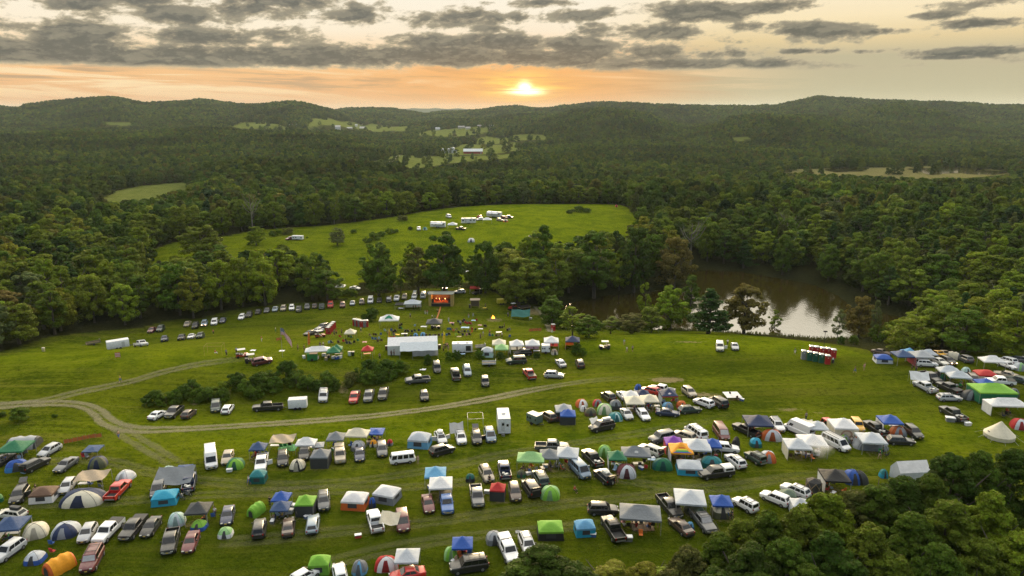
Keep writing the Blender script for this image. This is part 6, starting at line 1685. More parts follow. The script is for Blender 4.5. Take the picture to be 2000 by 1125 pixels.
# ------------------------------------------------------------------ people
def skin_mesh(name, P, E, R, mat, lv=1):
    me = bpy.data.meshes.new('t'); me.from_pydata(P, E, [])
    o = bpy.data.objects.new('t', me); COL.objects.link(o)
    o.modifiers.new('s', 'SKIN'); s2 = o.modifiers.new('u', 'SUBSURF'); s2.levels = lv; s2.render_levels = lv
    for i, v in enumerate(me.skin_vertices[0].data):
        r = R[i]; v.radius = r if hasattr(r, '__len__') else (r, r); v.use_root = i == 0
    dg = bpy.context.evaluated_depsgraph_get()
    m2 = bpy.data.meshes.new_from_object(o.evaluated_get(dg)); m2.name = name
    bpy.data.objects.remove(o); bpy.data.meshes.remove(me)
    m2.materials.clear(); m2.materials.append(mat)
    for p in m2.polygons: p.use_smooth = True
    return m2
PT = {}
def person_tpl(pose):
    if pose in PT: return PT[pose]
    sit = pose == 'sit'; k = {'walk': .22, 'stand': .03, 'sit': 0, 'arms': .05}[pose]
    pz = .48 if sit else .94
    P = [(0, 0, pz), (0, 0, pz + .24), (0, .01, pz + .46), (0, .02, pz + .58), (0, .04, pz + .68), (0, .04, pz + .80)]
    E = [(0, 1), (1, 2), (2, 3), (3, 4), (4, 5)]
    R = [(.15, .11), (.135, .10), (.15, .10), .055, (.075, .085), (.07, .08)]
    hands = []
    arms = {}; legs = {}
    for s in (-1, 1):
        n = len(P)
        up = pose == 'arms' and s > 0
        el = (s * .25, .05 + (.06 if sit else -s * k * .5), pz + .18) if not up else (s * .33, .05, pz + .50)
        wr = (s * .20, .28, pz + .14) if sit else ((s * .25, .12 - s * k * .6, pz - .05) if not up else (s * .30, .14, pz + .76))
        P += [(s * .17, 0, pz + .47), el, wr]; E += [(2, n), (n, n + 1), (n + 1, n + 2)]; R += [.058, .045, .033]; arms[s] = n; hands.append((wr, el))
        n = len(P)
        if sit: kn, an, to = (s * .13, .42, .50), (s * .14, .44, .09), (s * .14, .60, .04)
        else: kn, an, to = (s * .10, .02 + s * k * .8, .50), (s * .10, s * k * 1.2 - .03, .09), (s * .11, s * k * 1.2 + .13, .035)
        P += [(s * .09, 0, pz - .03), kn, an, to]; E += [(0, n), (n, n + 1), (n + 1, n + 2), (n + 2, n + 3)]; R += [.095, .062, .043, .04]; legs[s] = n
    body = skin_mesh('body', P, E, R, M['skin'])
    # fingers, thumbs, nose and ears grown into the same mesh
    mb = MB()
    for (w, e) in hands:
        w, e = Vector(w), Vector(e); d = (w - e).normalized(); a = d.cross(Vector((0, 0, 1) if abs(d.z) < .9 else (1, 0, 0))).normalized()
        mb.tube([w, w + d * .05, w + d * .09], [.028, .038, .034], 6)
        for q, ln in enumerate((.065, .08, .075, .055)):
            b = w + d * .085 + a * (q - 1.5) * .019; mb.tube([b, b + d * ln * .6 + Vector((0, .012, 0)), b + d * ln + Vector((0, .03, -.005))], [.0095, .009, .007], 5)
        b = w + d * .04 + a * .032; mb.tube([b, b + a * .03 + d * .03], [.012, .009], 5)
    hz = pz + .74
    mb.tube([(0, .11, hz + .02), (0, .135, hz - .015)], [.010, .018], 5)
    for s in (-1, 1): mb.tube([(s * .075, .03, hz + .02), (s * .088, .025, hz - .02)], [.012, .012], 5)
    bm = bmesh.new(); bm.from_mesh(body); bm.from_mesh(mb.mesh('t', None, 0)); bm.to_mesh(body); bm.free()
    for p in body.polygons: p.use_smooth = True
    ix = [0, 1, 2, arms[-1], arms[-1] + 1, arms[1], arms[1] + 1]
    def mid(i, j, t): return tuple(P[i][q] + (P[j][q] - P[i][q]) * t for q in range(3))
    SP = [(P[0][0], P[0][1], P[0][2] + .02), P[1], mid(2, 3, .15)]; SE = [(0, 1), (1, 2)]; SR = [(.165, .125), (.15, .115), (.165, .115)]
    for s in (-1, 1):
        n = len(SP); a = arms[s]; SP += [P[a], mid(a, a + 1, .75)]; SE += [(2, n), (n, n + 1)]; SR += [.075, .062]
    shirt = skin_mesh('shirt', SP, SE, SR, M['cloth'])
    TP = [(0, 0, pz + .03)]; TE = []; TR = [(.168, .125)]
    for s in (-1, 1):
        n = len(TP); a = legs[s]; TP += [P[a], P[a + 1], mid(a + 1, a + 2, .15 if pose in ('walk', 'arms') else .85)]; TE += [(0, n), (n, n + 1), (n + 1, n + 2)]; TR += [.11, .078, .062]
    tr = skin_mesh('trousers', TP, TE, TR, M['cloth'])
    h = MB(); h.rings([[(math.cos(a) * r, .03 + math.sin(a) * r * 1.1, pz + z) for a in np.linspace(0, 2 * math.pi, 12, endpoint=False)] for r, z in ((.082, .755), (.09, .80), (.075, .855), (.03, .88))])
    PT[pose] = [('body', body, None), ('shirt', shirt, 1), ('trousers', tr, 2), ('hair', h.mesh('hair', M['cloth'], 60), 3)]
    return PT[pose]
def person(x, y, z, rz, pose, top, leg, label, group=None, hair=(.04, .025, .015), sc=1.0):
    r = link('person', None); r.location = (x, y, z); r.rotation_euler = (0, 0, rz); r.scale = (sc, sc, sc); tag(r, label, 'person', group)
    for nm, me, c in person_tpl(pose):
        o = link(nm, me, r); o.color = (*((1, 1, 1) if c is None else top if c == 1 else leg if c == 2 else hair), 1)
    return r
CC = {'w': (.75, .75, .75), 'k': (.015, .015, .017), 'r': (.5, .03, .03), 'b': (.04, .12, .40), 'lb': (.35, .50, .65), 'g': (.03, .25, .07), 'n': (.02, .03, .08), 't': (.35, .27, .18), 'y': (.75, .50, .05), 'gr': (.22, .23, .24), 'o': (.7, .18, .03), 'sk': (.45, .26, .17), 'pk': (.6, .30, .32), 'lg': (.3, .55, .06), 'br': (.09, .05, .03)}
def people(reg, rows, group=None):
    for x, y, pose, a, b, label in rows:
        p = gp(*zp(reg, x, y), .9)
        person(p[0], p[1], p[2], random.uniform(0, 6.28), pose, CC[a], CC[b], label, group)
people('A1', [(912,36,'walk','sk','b','shirtless person in jeans walking on the faint track below the dirt road'), (180,160,'stand','t','k','person in tan under the edge of the green canopy'), (158,178,'stand','w','k','person in white beside the blue tent under the green canopy'), (272,432,'sit','k','t','person in black sitting behind the brown cabin tent')])
people('A2', [(470,476,'walk','w','b','person in a white shirt beside the teal tent'), (612,618,'stand','k','k','person in black beside the double blue canopy'), (842,668,'stand','lb','t','person in pale blue inside the green screened dome'), (240,690,'stand','w','n','person behind the black canopy beside the navy sedan')])
people('A3', [(378,384,'stand','t','t','person in tan clothes beside the vintage camper bus'), (834,508,'stand','k','k','person in black in front of the grey-beige suv'), (865,590,'sit','w','k','person sitting under the red screen shelter')])
people('A4', [(602,872,'walk','k','t','person in black behind the suv with the loaded roof'), (628,852,'stand','k','t','second person in black behind the loaded suv, nearer the maroon tent'), (1215,660,'sit','gr','k','person sitting under the white canopy by the rainbow one'), (1060,745,'sit','pk','k','person in pink low on the grass') if False else (290,930,'sit','r','k','person in red sitting alone on the grass in the lane')])
people('A5', [(988,376,'stand','w','k','person in white beside the passenger van'), (1195,478,'walk','k','t','person in a black top walking in the lane by the white canopy'), (655,196,'stand','gr','n','person standing on the bare patch behind the small white canopy'), (690,440,'stand','r','k','person in red cooking under the two white canopies'), (740,440,'stand','gr','k','person in grey under the two white canopies'), (820,672,'stand','k','k','person in black under the black canopy')])
people('A6', [(88,352,'walk','k','b','person in black walking on the open grass near the far camp'), (165,330,'arms','pk','t','person in pink lifting a white ball on the open grass'), (570,336,'stand','k','k','person in black behind the stretched tarpaulin'), (606,342,'stand','n','n','person in navy behind the stretched tarpaulin')])
people('A7', [(1402,290,'arms','lb','t','person in pale blue beside the large charcoal shelter'), (1245,285,'stand','k','k','person in black under the large charcoal shelter'), (1160,300,'sit','w','k','person in white seated at the edge of the charcoal shelter')])
people('B4', [(1370,425,'walk','lb','t','person in pale blue walking on the crest, ahead of two others'), (1402,515,'walk','w','t','person in white walking on the crest'), (1472,502,'walk','gr','k','person in grey walking beside the one in white')])
people('B7', [(1203,312,'walk','g','w','person in a green shirt walking to the toilets'), (577,230,'stand','w','n','person standing between the two cars on the crest')])
people('B1', [(205,748,'walk','y','b','person in yellow running on the slope above the branch track'), (887,404,'stand','o','k','person in orange by the dark green suv'), (900,545,'sit','r','w','person in red sitting inside the pole frame'), (982,556,'stand','b','k','child in blue beside the pole frame'), (1056,540,'stand','lb','k','person in pale blue by the red utility cart'), (1240,456,'stand','r','w','person in red and white behind the flagpole'), (1505,518,'stand','k','k','person in black between flagpole and orange banner'), (1552,522,'stand','k','k','person in black at the end of the long white canopy'), (1343,388,'stand','w','g','person in white on the open slope'), (1670,500,'stand','n','k','person in navy behind the green canopies'), (1692,498,'stand','w','k','person in white behind the green canopies')])
people('B2', [(490,635,'stand','k','k','person in black at the red toilets'), (548,645,'stand','k','n','person in black walking from the red toilets'), (572,642,'stand','o','k','person in orange beside the red toilets'), (635,632,'stand','n','k','person in navy near the beige canopy'), (858,612,'walk','w','n','person in white below the long toilet row'), (1428,452,'walk','lb','k','person in pale blue near the stage front'), (1075,920,'stand','gr','k','person in grey at the marquee corner'), (1240,880,'stand','k','k','person in black beside the marquee'), (1210,890,'stand','k','k','second person in black beside the marquee')])
people('C5', [(870,128,'stand','t','w','person in tan in front of the stage'), (896,130,'stand','r','w','person in dark red in front of the stage'), (1030,112,'arms','t','k','person by the orange strip before the stage'), (1435,178,'stand','sk','lb','bare-chested person by the crowd of chairs'), (1495,168,'walk','lb','lb','person in light blue by the crowd of chairs'), (1175,226,'stand','w','lb','person in white behind the grey canopy'), (1710,392,'arms','r','k','person in red on the open lawn'), (1590,446,'stand','k','k','person in black standing by the yellow banner'), (1625,410,'stand','lb','t','person in pale blue near the yellow banner'), (1870,428,'stand','w','k','person in white beside the blue lawn chairs'), (1900,302,'stand','k','k','person in black between fire and lawn chairs'),
 (675,172,'walk','gr','n','person in grey walking beside the green star canopy'), (960,192,'stand','w','k','person in white above the grey canopy'), (996,196,'stand','g','k','person in green above the grey canopy'), (1130,572,'stand','k','k','person in black by the yellow feather banner'), (1156,562,'stand','pk','k','person in pink by the yellow feather banner'), (1170,592,'stand','gr','t','person in grey by the food trailer'), (1108,600,'stand','k','k','person in black under the yellow feather banner'), (1945,160,'stand','lb','k','person in pale blue near the red tractor')])
CROWD = 'people by the stalls'
people('B3', [(1030,395,'stand','k','b','person in black beside the dark green shelter'), (792,305,'stand','n','k','person in navy by the timber frame'), (1125,745,'stand','gr','k','person inside the parted white stall tent'), (1300,740,'stand','pk','n','person at the stall hung with cloth'), (1500,700,'stand','r','k','person at the warm lit stall'), (1410,660,'stand','w','k','person behind the white box van'), (1040,800,'stand','g','k','person in green beside the lime canopy'), (1490,560,'stand','pk','w','person in pink at the single red toilet'), (65,320,'stand','r','k','person at the food stall counter in red'), (95,318,'stand','w','k','person at the food stall counter in white'), (40,322,'stand','k','k','person at the food stall counter in black')])

# ------------------------------------------------------------------ camp chairs, blankets, tables, coolers
def chair_tpl():
    L = []
    g = MB(); g.box((0, 0, .42), (.52, .5, .05)); part(L, 'seat', g, 'cloth', col=1)
    g = MB(); g.box((0, -.27, .72), (.54, .05, .58), Matrix.Rotation(.18, 3, 'X')); part(L, 'backrest', g, 'cloth', col=1)
    g = MB()
    for s in (-1, 1):
        g.tube([(s * .28, -.26, 0), (s * .26, .26, .58)], .014, 5); g.tube([(s * .28, .26, 0), (s * .26, -.26, .56)], .014, 5); g.tube([(s * .29, -.28, .6), (s * .29, .28, .6)], .02, 5)
    part(L, 'frame', g, 'trim')
    return L
CH = chair_tpl()
NMC = {'k': 'black', 'b': 'blue', 'n': 'navy', 'br': 'brown', 't': 'tan', 'r': 'red', 'g': 'green', 'gr': 'grey', 'lg': 'lime', 'o': 'orange', 'w': 'white', 'lb': 'pale blue', 'y': 'yellow', 'pk': 'pink'}
def chairs(reg, rows, where, group, occ=0.0):
    for x, y, c in rows:
        p = gp(*zp(reg, x, y), .4); rz = random.uniform(-.5, .5)
        r = link('camp_chair', None); r.location = p; r.rotation_euler = (0, 0, rz); r.scale = (1.1, 1.1, 1.1); tag(r, f'{NMC[c]} folding camp chair {where}', 'chair', f'{NMC[c]} {group}')
        for nm, me, loc, uc, sub in CH:
            o = link(nm, me, r); o.color = (*CC[c], 1)
        if random.random() < occ:
            t = random.choice(list(CC)); person(p[0], p[1], p[2], rz, 'sit', CC[t], CC['n'], f'person in {NMC.get(t, "bare skin")} seated in a chair {where}', f'seated people in {NMC.get(t, "bare skin")} {group}')
chairs('C5', [(155,437,'t'),(205,430,'br'),(235,432,'k'),(290,425,'b'),(190,483,'b'),(225,488,'b'),(255,512,'br'),(300,508,'br'),(430,472,'r'),(468,472,'r'),(515,474,'g'),(350,375,'lb'),(430,370,'b'),(485,382,'k'),(540,347,'k'),(566,347,'g'),(610,385,'k'),(650,385,'n'),(700,390,'n'),(740,380,'n'),(790,376,'n'),(735,312,'lb'),(610,440,'n'),(680,458,'k'),(885,442,'br'),(930,440,'k'),(970,446,'gr'),(1005,440,'br'),(1050,437,'br'),(1095,435,'b'),(1150,435,'b'),(1185,425,'k'),(1165,360,'b'),(1200,360,'b'),(1240,376,'o'),(1275,362,'t'),(1272,432,'lg'),(1310,400,'k'),(1345,386,'t'),(1385,390,'k'),(1430,390,'gr'),(1475,392,'o'),(1360,432,'n'),(1410,432,'pk'),(1450,427,'k'),(1480,357,'r'),(1520,366,'k'),(1715,437,'b'),(1755,442,'g'),(1795,446,'br'),(1830,442,'t'),(1970,452,'b'),(1840,337,'k'),(1870,337,'k'),(1940,372,'k'),(1968,362,'gr'),(1300,262,'n'),(1330,270,'lb'),(1360,257,'k'),(1390,272,'r'),(1420,267,'gr'),(1450,282,'r'),(1380,242,'n'),(1412,287,'r'),(1468,287,'r'),(1540,242,'r'),(1330,300,'br'),(1230,300,'k'),(1660,320,'k'),(1640,318,'k'),(385,400,'t'),(400,430,'br'),(455,395,'k'),(465,430,'gr'),(270,480,'lb'),(560,300,'k'),(540,310,'br')], 'on the lawn before the stage', 'lawn chairs', .5)
chairs('B2', [(600,765,'br'),(660,752,'r'),(690,745,'br'),(700,775,'n'),(735,775,'n'),(780,765,'k'),(825,745,'g'),(720,700,'k'),(750,705,'g'),(620,700,'r'),(520,765,'n'),(490,770,'lb')], 'in a cluster near the small beige canopy', 'chairs near the beige canopy', .4)
chairs('A1', [(400,872,'b'),(408,935,'r'),(700,415,'b'),(770,400,'k'),(780,435,'gr'),(75,180,'r'),(95,190,'r'),(200,175,'gr')], 'in the camp corner by the road fork', 'camp corner chairs')
chairs('A2', [(720,245,'g'),(750,240,'k'),(690,250,'g'),(660,690,'b'),(670,712,'lb'),(710,690,'k'),(1310,190,'k'),(1350,190,'y'),(1330,205,'n'),(230,720,'b')], 'under the shade of the first camp rows', 'first row chairs')
chairs('A4', [(640,300,'k'),(770,300,'k'),(860,285,'b'),(905,290,'br'),(940,275,'gr'),(1060,250,'r'),(1090,255,'gr'),(1240,675,'k'),(1280,690,'k'),(1310,670,'b'),(640,730,'gr'),(590,735,'r'),(840,730,'k'),(800,755,'k')], 'beside the joined canopies of the camp', 'joined canopy chairs')
chairs('A5', [(540,430,'b'),(620,450,'k'),(660,445,'r'),(700,460,'k'),(745,430,'b'),(1050,400,'lb'),(1180,400,'k'),(1200,415,'gr'),(800,690,'k'),(850,690,'gr'),(880,680,'w')], 'under the white canopies of the outer rows', 'outer row chairs')
chairs('A7', [(1185,315,'k'),(1235,320,'r'),(1275,300,'k'),(1330,320,'b'),(1360,310,'k'),(1150,290,'pk'),(30,500,'r'),(60,505,'b')], 'under the large charcoal shelter', 'shelter chairs')
def simple_thing(name, cat, label, p, rz, parts, group=None, sc=1):
    r = link(name, None); r.location = tuple(p); r.rotation_euler = (0, 0, rz); r.scale = (sc, sc, sc) if not hasattr(sc, '__len__') else sc
    tag(r, label, cat, group)
    for nm, mb, mat, col in parts:
        me = mb if isinstance(mb, bpy.types.Mesh) else mb.mesh(nm, M[mat], 30)
        o = link(nm, me, r)
        if col is not None: o.color = (*col, 1)
    return r
def table(reg, x, y, c, label, w=1.8):
    p = gp(*zp(reg, x, y), .72); P_ = []
    g = MB(); g.box((0, 0, .72), (w, .75, .05)); P_.append(('table_top', g, 'solid', CC.get(c, (.7, .7, .7))))
    for sx in (-1, 1):
        for sy in (-1, 1): P_.append(('leg', pole((sx * w * .45, sy * .32, 0), (sx * w * .45, sy * .32, .7), .025), 'metal', None))
    for q in range(3):
        g = MB(); h = random.uniform(.12, .3); g.tube([(-w * .3 + q * w * .28, random.uniform(-.2, .2), .745), (-w * .3 + q * w * .28, random.uniform(-.2, .2) * 0, .745 + h)], random.uniform(.06, .12), 8); 
    simple_thing('folding_table', 'table', label, p, random.uniform(-.3, .3), P_)
for a in [('A1',100,790,'w','white folding table in front of the blue canopy at the photo edge'),('A1',650,408,'w','white table under the tan awning'),('A2',650,240,'w','white table under the tan tarpaulin'),('A2',895,250,'w','white table beside the white canopy'),('A2',1300,212,'t','tan table under the small blue canopy'),('A3',690,260,'w','white table by the bunched tarpaulin') if False else ('A4',735,310,'w','white table by the silver sedan under the cream canopies'),('A4',925,290,'w','white table at the end of the cream canopies'),('A4',790,740,'w','white picnic table below the logo canopy'),('A4',620,748,'lb','pale table below the green canopy'),('A4',905,712,'lb','white bin table by the dark green dome'),
          ('A5',610,465,'w','white table below the joined kitchen canopies'),('A5',1290,262,'w','white table under the outer blue canopy'),('A5',305,275,'gr','grey table under the navy canopy'),('A7',1260,290,'t','table on the carpet under the charcoal shelter'),('B2',1320,365,'w','long white table beside the food stall'),('B2',600,890,'t','bread laden table under the green canopies'),('B2',520,865,'o','orange covered table under the long white canopy'),('B2',930,890,'o','table with bright goods under the red canopy'),('C5',1830,390,'w','white table on the open lawn'),('C5',600,410,'w','white table among the lawn chairs'),('B3',1450,700,'r','goods table at the warm lit stall'),('B3',1330,775,'w','goods table at the stall hung with cloth'),('B3',545,810,'lb','white counter table before the food trailer')]:
    table(*a)
def cooler(reg, x, y, c, label, s=1.0):
    p = gp(*zp(reg, x, y), .2); g = MB(); g.rings([[(sx * .38 * k, sy * .22 * k, z) for sx, sy in ((-1, -1), (1, -1), (1, 1), (-1, 1))] for z, k in ((0, .92), (.34, 1))]); h = MB(); h.rings([[(sx * .40 * k, sy * .24 * k, z) for sx, sy in ((-1, -1), (1, -1), (1, 1), (-1, 1))] for z, k in ((.345, 1), (.40, 1), (.43, .9))])
    k = MB(); k.tube([(-.3, -.25, .30), (0, -.27, .33), (.3, -.25, .30)], .015, 5)
    simple_thing('cooler', 'cooler', label, p, random.uniform(-.4, .4), [('body', g, 'solid', CC[c]), ('lid', h, 'solid', (.75, .75, .75)), ('handle', k, 'trim', None)], sc=s * 1.25)
for a in [('A5',640,488,'y','yellow cooler in front of the kitchen canopies'),('A5',722,472,'w','large white cooler in front of the kitchen canopies',1.5),('A5',668,485,'gr','grey cooler between the yellow and white ones'),('A7',937,382,'b','blue cooler in front of the sky blue tent'),('A6',890,782,'gr','grey metal bin beside the loaded black pickup',1.7),('A6',1040,817,'w','white box on the grass behind the loaded black pickup',1.2),('A1',185,322,'lb','pale tub beside the hatchback with its rear open'),('A2',1210,856,'r','red bucket standing alone on the grass'),('A2',340,412,'w','white box before the green dome tent'),('A3',820,590,'w','white cooler beside the grey pickup'),('A3',1190,425,'lb','white cooler under the grey canopy'),('A4',60,765,'w','white cooler beside the timber screen') if False else ('A4',900,708,'w','white cooler by the dark green tent'),('A2',770,660,'g','green bin beside the double blue canopy',1.4),('A2',745,690,'w','white box stack at the double blue canopy',1.3),('A7',1185,412,'gr','grey generator box at the tail of the racked pickup',1.4),('B3',1265,440,'w','white bucket beside the dark green shelter')]:
    cooler(*a)
def blanket(reg, x, y, w, c, label):
    p = gp(*zp(reg, x, y)); d = proj(*p)[2]; wm = w / RG[reg][2] * d / F
    g = grid_roof(8, lambda u, v: (u * wm / 2, v * wm / 2.4, .05 + .03 * math.sin(u * 4 + v * 3)))
    o = g.obj('blanket', M['cloth'], None, tuple(p), 0, CC.get(c, (.5, .5, .5))); tag(o, label, 'blanket')
for a in [('C5',1390,335,105,'lb','light blue blanket among the lawn chairs'),('C5',1215,272,62,'pk','pink blanket behind the grey canopy'),('C5',850,322,80,'w','white blanket beside the grey canopy'),('C5',1580,302,52,'pk','pink blanket on the open lawn'),('C5',1310,452,62,'t','beige blanket behind the marquee'),('C5',80,522,60,'pk','pink blanket near the red canopy'),('C5',1500,240,60,'lb','pale blue blanket below the fire'),('C5',500,425,70,'y','yellow blanket among the chairs'),('C5',1590,350,60,'w','crumpled white blanket on the lawn'),('B5',1565,127,68,'w','square white sheet on the grass below the marquee'),('A3',1020,845,40,'gr','square grey board lying in the lane'),('B1',1390,545,38,'w','white board lying below the flagpole'),('B1',1178,542,38,'w','white board lying by the utility cart'),('A7',1290,318,150,'br','patterned brown carpet under the charcoal shelter'),('A2',735,258,120,'g','green ground mat under the tan tarpaulin'),('A5',610,462,70,'gr','grey mat before the kitchen canopies')]:
    blanket(*a)

# camp gear under every canopy
def under_canopies():
    rg = random.Random(21)
    for root, lab in CANOPIES:
        ws = lab.split()
        for cut in range(min(len(ws), 7), 2, -1):
            if ws[cut - 1] not in ('a', 'the', 'of', 'with', 'and', 'in', 'to', 'under', 'over', 'beside', 'behind', 'between', 'by', 'at', 'near', 'above', 'below', 'white', 'black', 'blue', 'green', 'one', 'big', 'large', 'small', 'big', 'on', 'from', 'its', 'printed', 'round'): break
        short = ' '.join(ws[:cut]); sc = root.scale.x * 1.1; used = set()
        if sc < .5: continue
        for k in range(rg.choice((2, 3, 3, 4))):
            c = rg.choice([q for q in ('k', 'b', 'n', 'br', 'r', 'g', 'gr', 'o', 'lb', 't') if q not in used]); used.add(c)
            x = root.location.x + rg.uniform(-1.1, 1.1) * sc; y = root.location.y + rg.uniform(-1.9, .2) * sc; z = gz(x, y); rz = rg.uniform(0, 6.28)
            r = link('camp_chair', None); r.location = (x, y, z); r.rotation_euler = (0, 0, rz); r.scale = (1.1, 1.1, 1.1); tag(r, f'{NMC[c]} chair at the {short}', 'chair', 'chairs under the canopies')
            for nm, me, loc, uc, sub in CH:
                o = link(nm, me, r); o.color = (*CC[c], 1)
            if rg.random() < .22: person(x, y, z, rz, 'sit', CC[rg.choice(list(CC))], CC['n'], f'person seated in a {NMC[c]} chair at the {short}')
        if rg.random() < .6:
            x = root.location.x + rg.uniform(-1.3, 1.3) * sc; y = root.location.y - rg.uniform(.9, 1.7) * sc; z = gz(x, y); g = MB(); g.rings([[(sx * .38 * k, sy * .22 * k, zz) for sx, sy in ((-1, -1), (1, -1), (1, 1), (-1, 1))] for zz, k in ((0, .92), (.34, 1))]); h = MB(); h.box((0, 0, .38), (.8, .48, .07)); c = rg.choice(('r', 'b', 'w', 'gr', 'g'))
            simple_thing('cooler', 'cooler', f'{NMC[c]} cooler at the {short}', (x, y, z), rg.uniform(0, 3), [('body', g, 'solid', CC[c]), ('lid', h, 'solid', (.75, .75, .75))], 'coolers under the canopies', 1.2)
        if rg.random() < .35:
            x = root.location.x + rg.uniform(-1.4, 1.4) * sc; y = root.location.y - rg.uniform(.2, 2.2) * sc; c = rg.choice(list(NMC)); person(x, y, gz(x, y), rg.uniform(0, 6), rg.choice(('stand', 'walk', 'arms')), CC[c], CC[rg.choice('kbnt')], f'person in {NMC[c]} standing at the {short}')
under_canopies()
# ------------------------------------------------------------------ toilets, stage, stalls, trailers, farm
def toilet_meshes():
    L = []
    g = MB(); g.box((0, 0, 1.05), (1.1, 1.1, 1.98)); g.box((0, 0, .06), (1.2, 1.25, .12)); part(L, 'cabin', g, 'solid', col=1)
    g = MB(); g.rings([[(x * k, y * k, z) for x, y in ((-.58, -.58), (.58, -.58), (.58, .58), (-.58, .58))] for z, k in ((2.04, 1.02), (2.16, 1.0), (2.28, .72))]); part(L, 'roof', g, 'lamp')
    g = MB(); g.box((0, -.565, 1.02), (.78, .03, 1.80)); g.box((.28, -.59, 1.05), (.05, .03, .16)); part(L, 'door', g, 'solid', col=1)
    g = MB(); g.box((0, -.585, 1.62), (.26, .02, .20)); part(L, 'door_sign', g, 'lamp')
    g = MB(); g.tube([(.45, .45, 2.1), (.45, .45, 2.5)], .05, 8); part(L, 'vent_pipe', g, 'trim')
    return L
TLT = toilet_meshes()
TCOL = {'r': (.42, .018, .018), 'g': (.012, .11, .065), 'gr': (.20, .21, .22), 'G': (.01, .26, .11)}
def toilets(reg, rows, rz, group):
    for x, y, c, label in rows:
        p = gp(*zp(reg, x, y), 1.1); r = link('portable_toilet', None); r.location = p; r.rotation_euler = (0, 0, rz); tag(r, label, 'portable toilet', group)
        for nm, me, loc, uc, sub in TLT:
            o = link(nm, me, r); o.color = (*TCOL[c], 1)
toilets('B7', [(1285,345,'gr','grey portable toilet at the start of the front row'),(1340,356,'g','dark green portable toilet beside the grey one'),(1394,366,'g','dark green portable toilet in the middle of the front row'),(1450,378,'g','dark green portable toilet next to the bright red one'),(1508,390,'r','bright red portable toilet at the end of the front row'),(1358,302,'r','red toilet of the back row behind the grey one'),(1408,307,'r','red toilet of the back row, second from the grey end'),(1462,318,'r','red toilet of the back row behind the light mast'),(1512,322,'r','red toilet of the back row, fourth from the grey end'),(1563,334,'r','red toilet at the outer end of the back row')], math.radians(-12), 'toilets on the crest by the pond')
toilets('B2', [(480,625,'r','red toilet, lowest of the line beside the silver car'),(500,603,'r','red toilet, second up the line beside the silver car'),(520,582,'r','red toilet, third up the line beside the silver car'),(540,563,'r','red toilet, top of the line beside the silver car')], math.radians(-30), 'red toilets beside the silver car')
toilets('B2', [(783,528,'r','red toilet at the outer end of the long row by the bush'),(803,532,'gr','grey toilet second in the long row by the bush'),(822,536,'r','dark red toilet third in the long row by the bush'),(842,540,'gr','grey toilet mid row by the bush'),(864,546,'r','bright red toilet turned forward in the long row'),(898,545,'gr','grey toilet near the bush end of the long row'),(922,543,'r','red toilet touching the bush at the row end')], math.radians(8), 'long toilet row by the bush')
toilets('B3', [(347,150,'G','green toilet behind the stage roof, beside its twin nearer the parasol') ,(385,150,'G','green toilet behind the stage roof, on the silver car side')], 0, 'green toilets behind the stage')
toilets('B3', [(1502,532,'r','single red toilet with a pale roof beside the pond bushes')], .3, None)
def wheels(mb_parts, xs, w, r):
    for x in xs:
        for s in (-1, 1):
            g = MB(); g.tube([(x, s * w - .12, r), (x, s * w + .12, r)], r, 14); mb_parts.append(('wheel', g, 'rubber', None))
def base(reg, x, y, dz=0): return gp(*zp(reg, x, y), dz)
def heading(reg, x, y, dx, dy):
    a = base(reg, x - dx / 2, y - dy / 2); b = base(reg, x + dx / 2, y + dy / 2); return math.atan2(b[1] - a[1], b[0] - a[0])
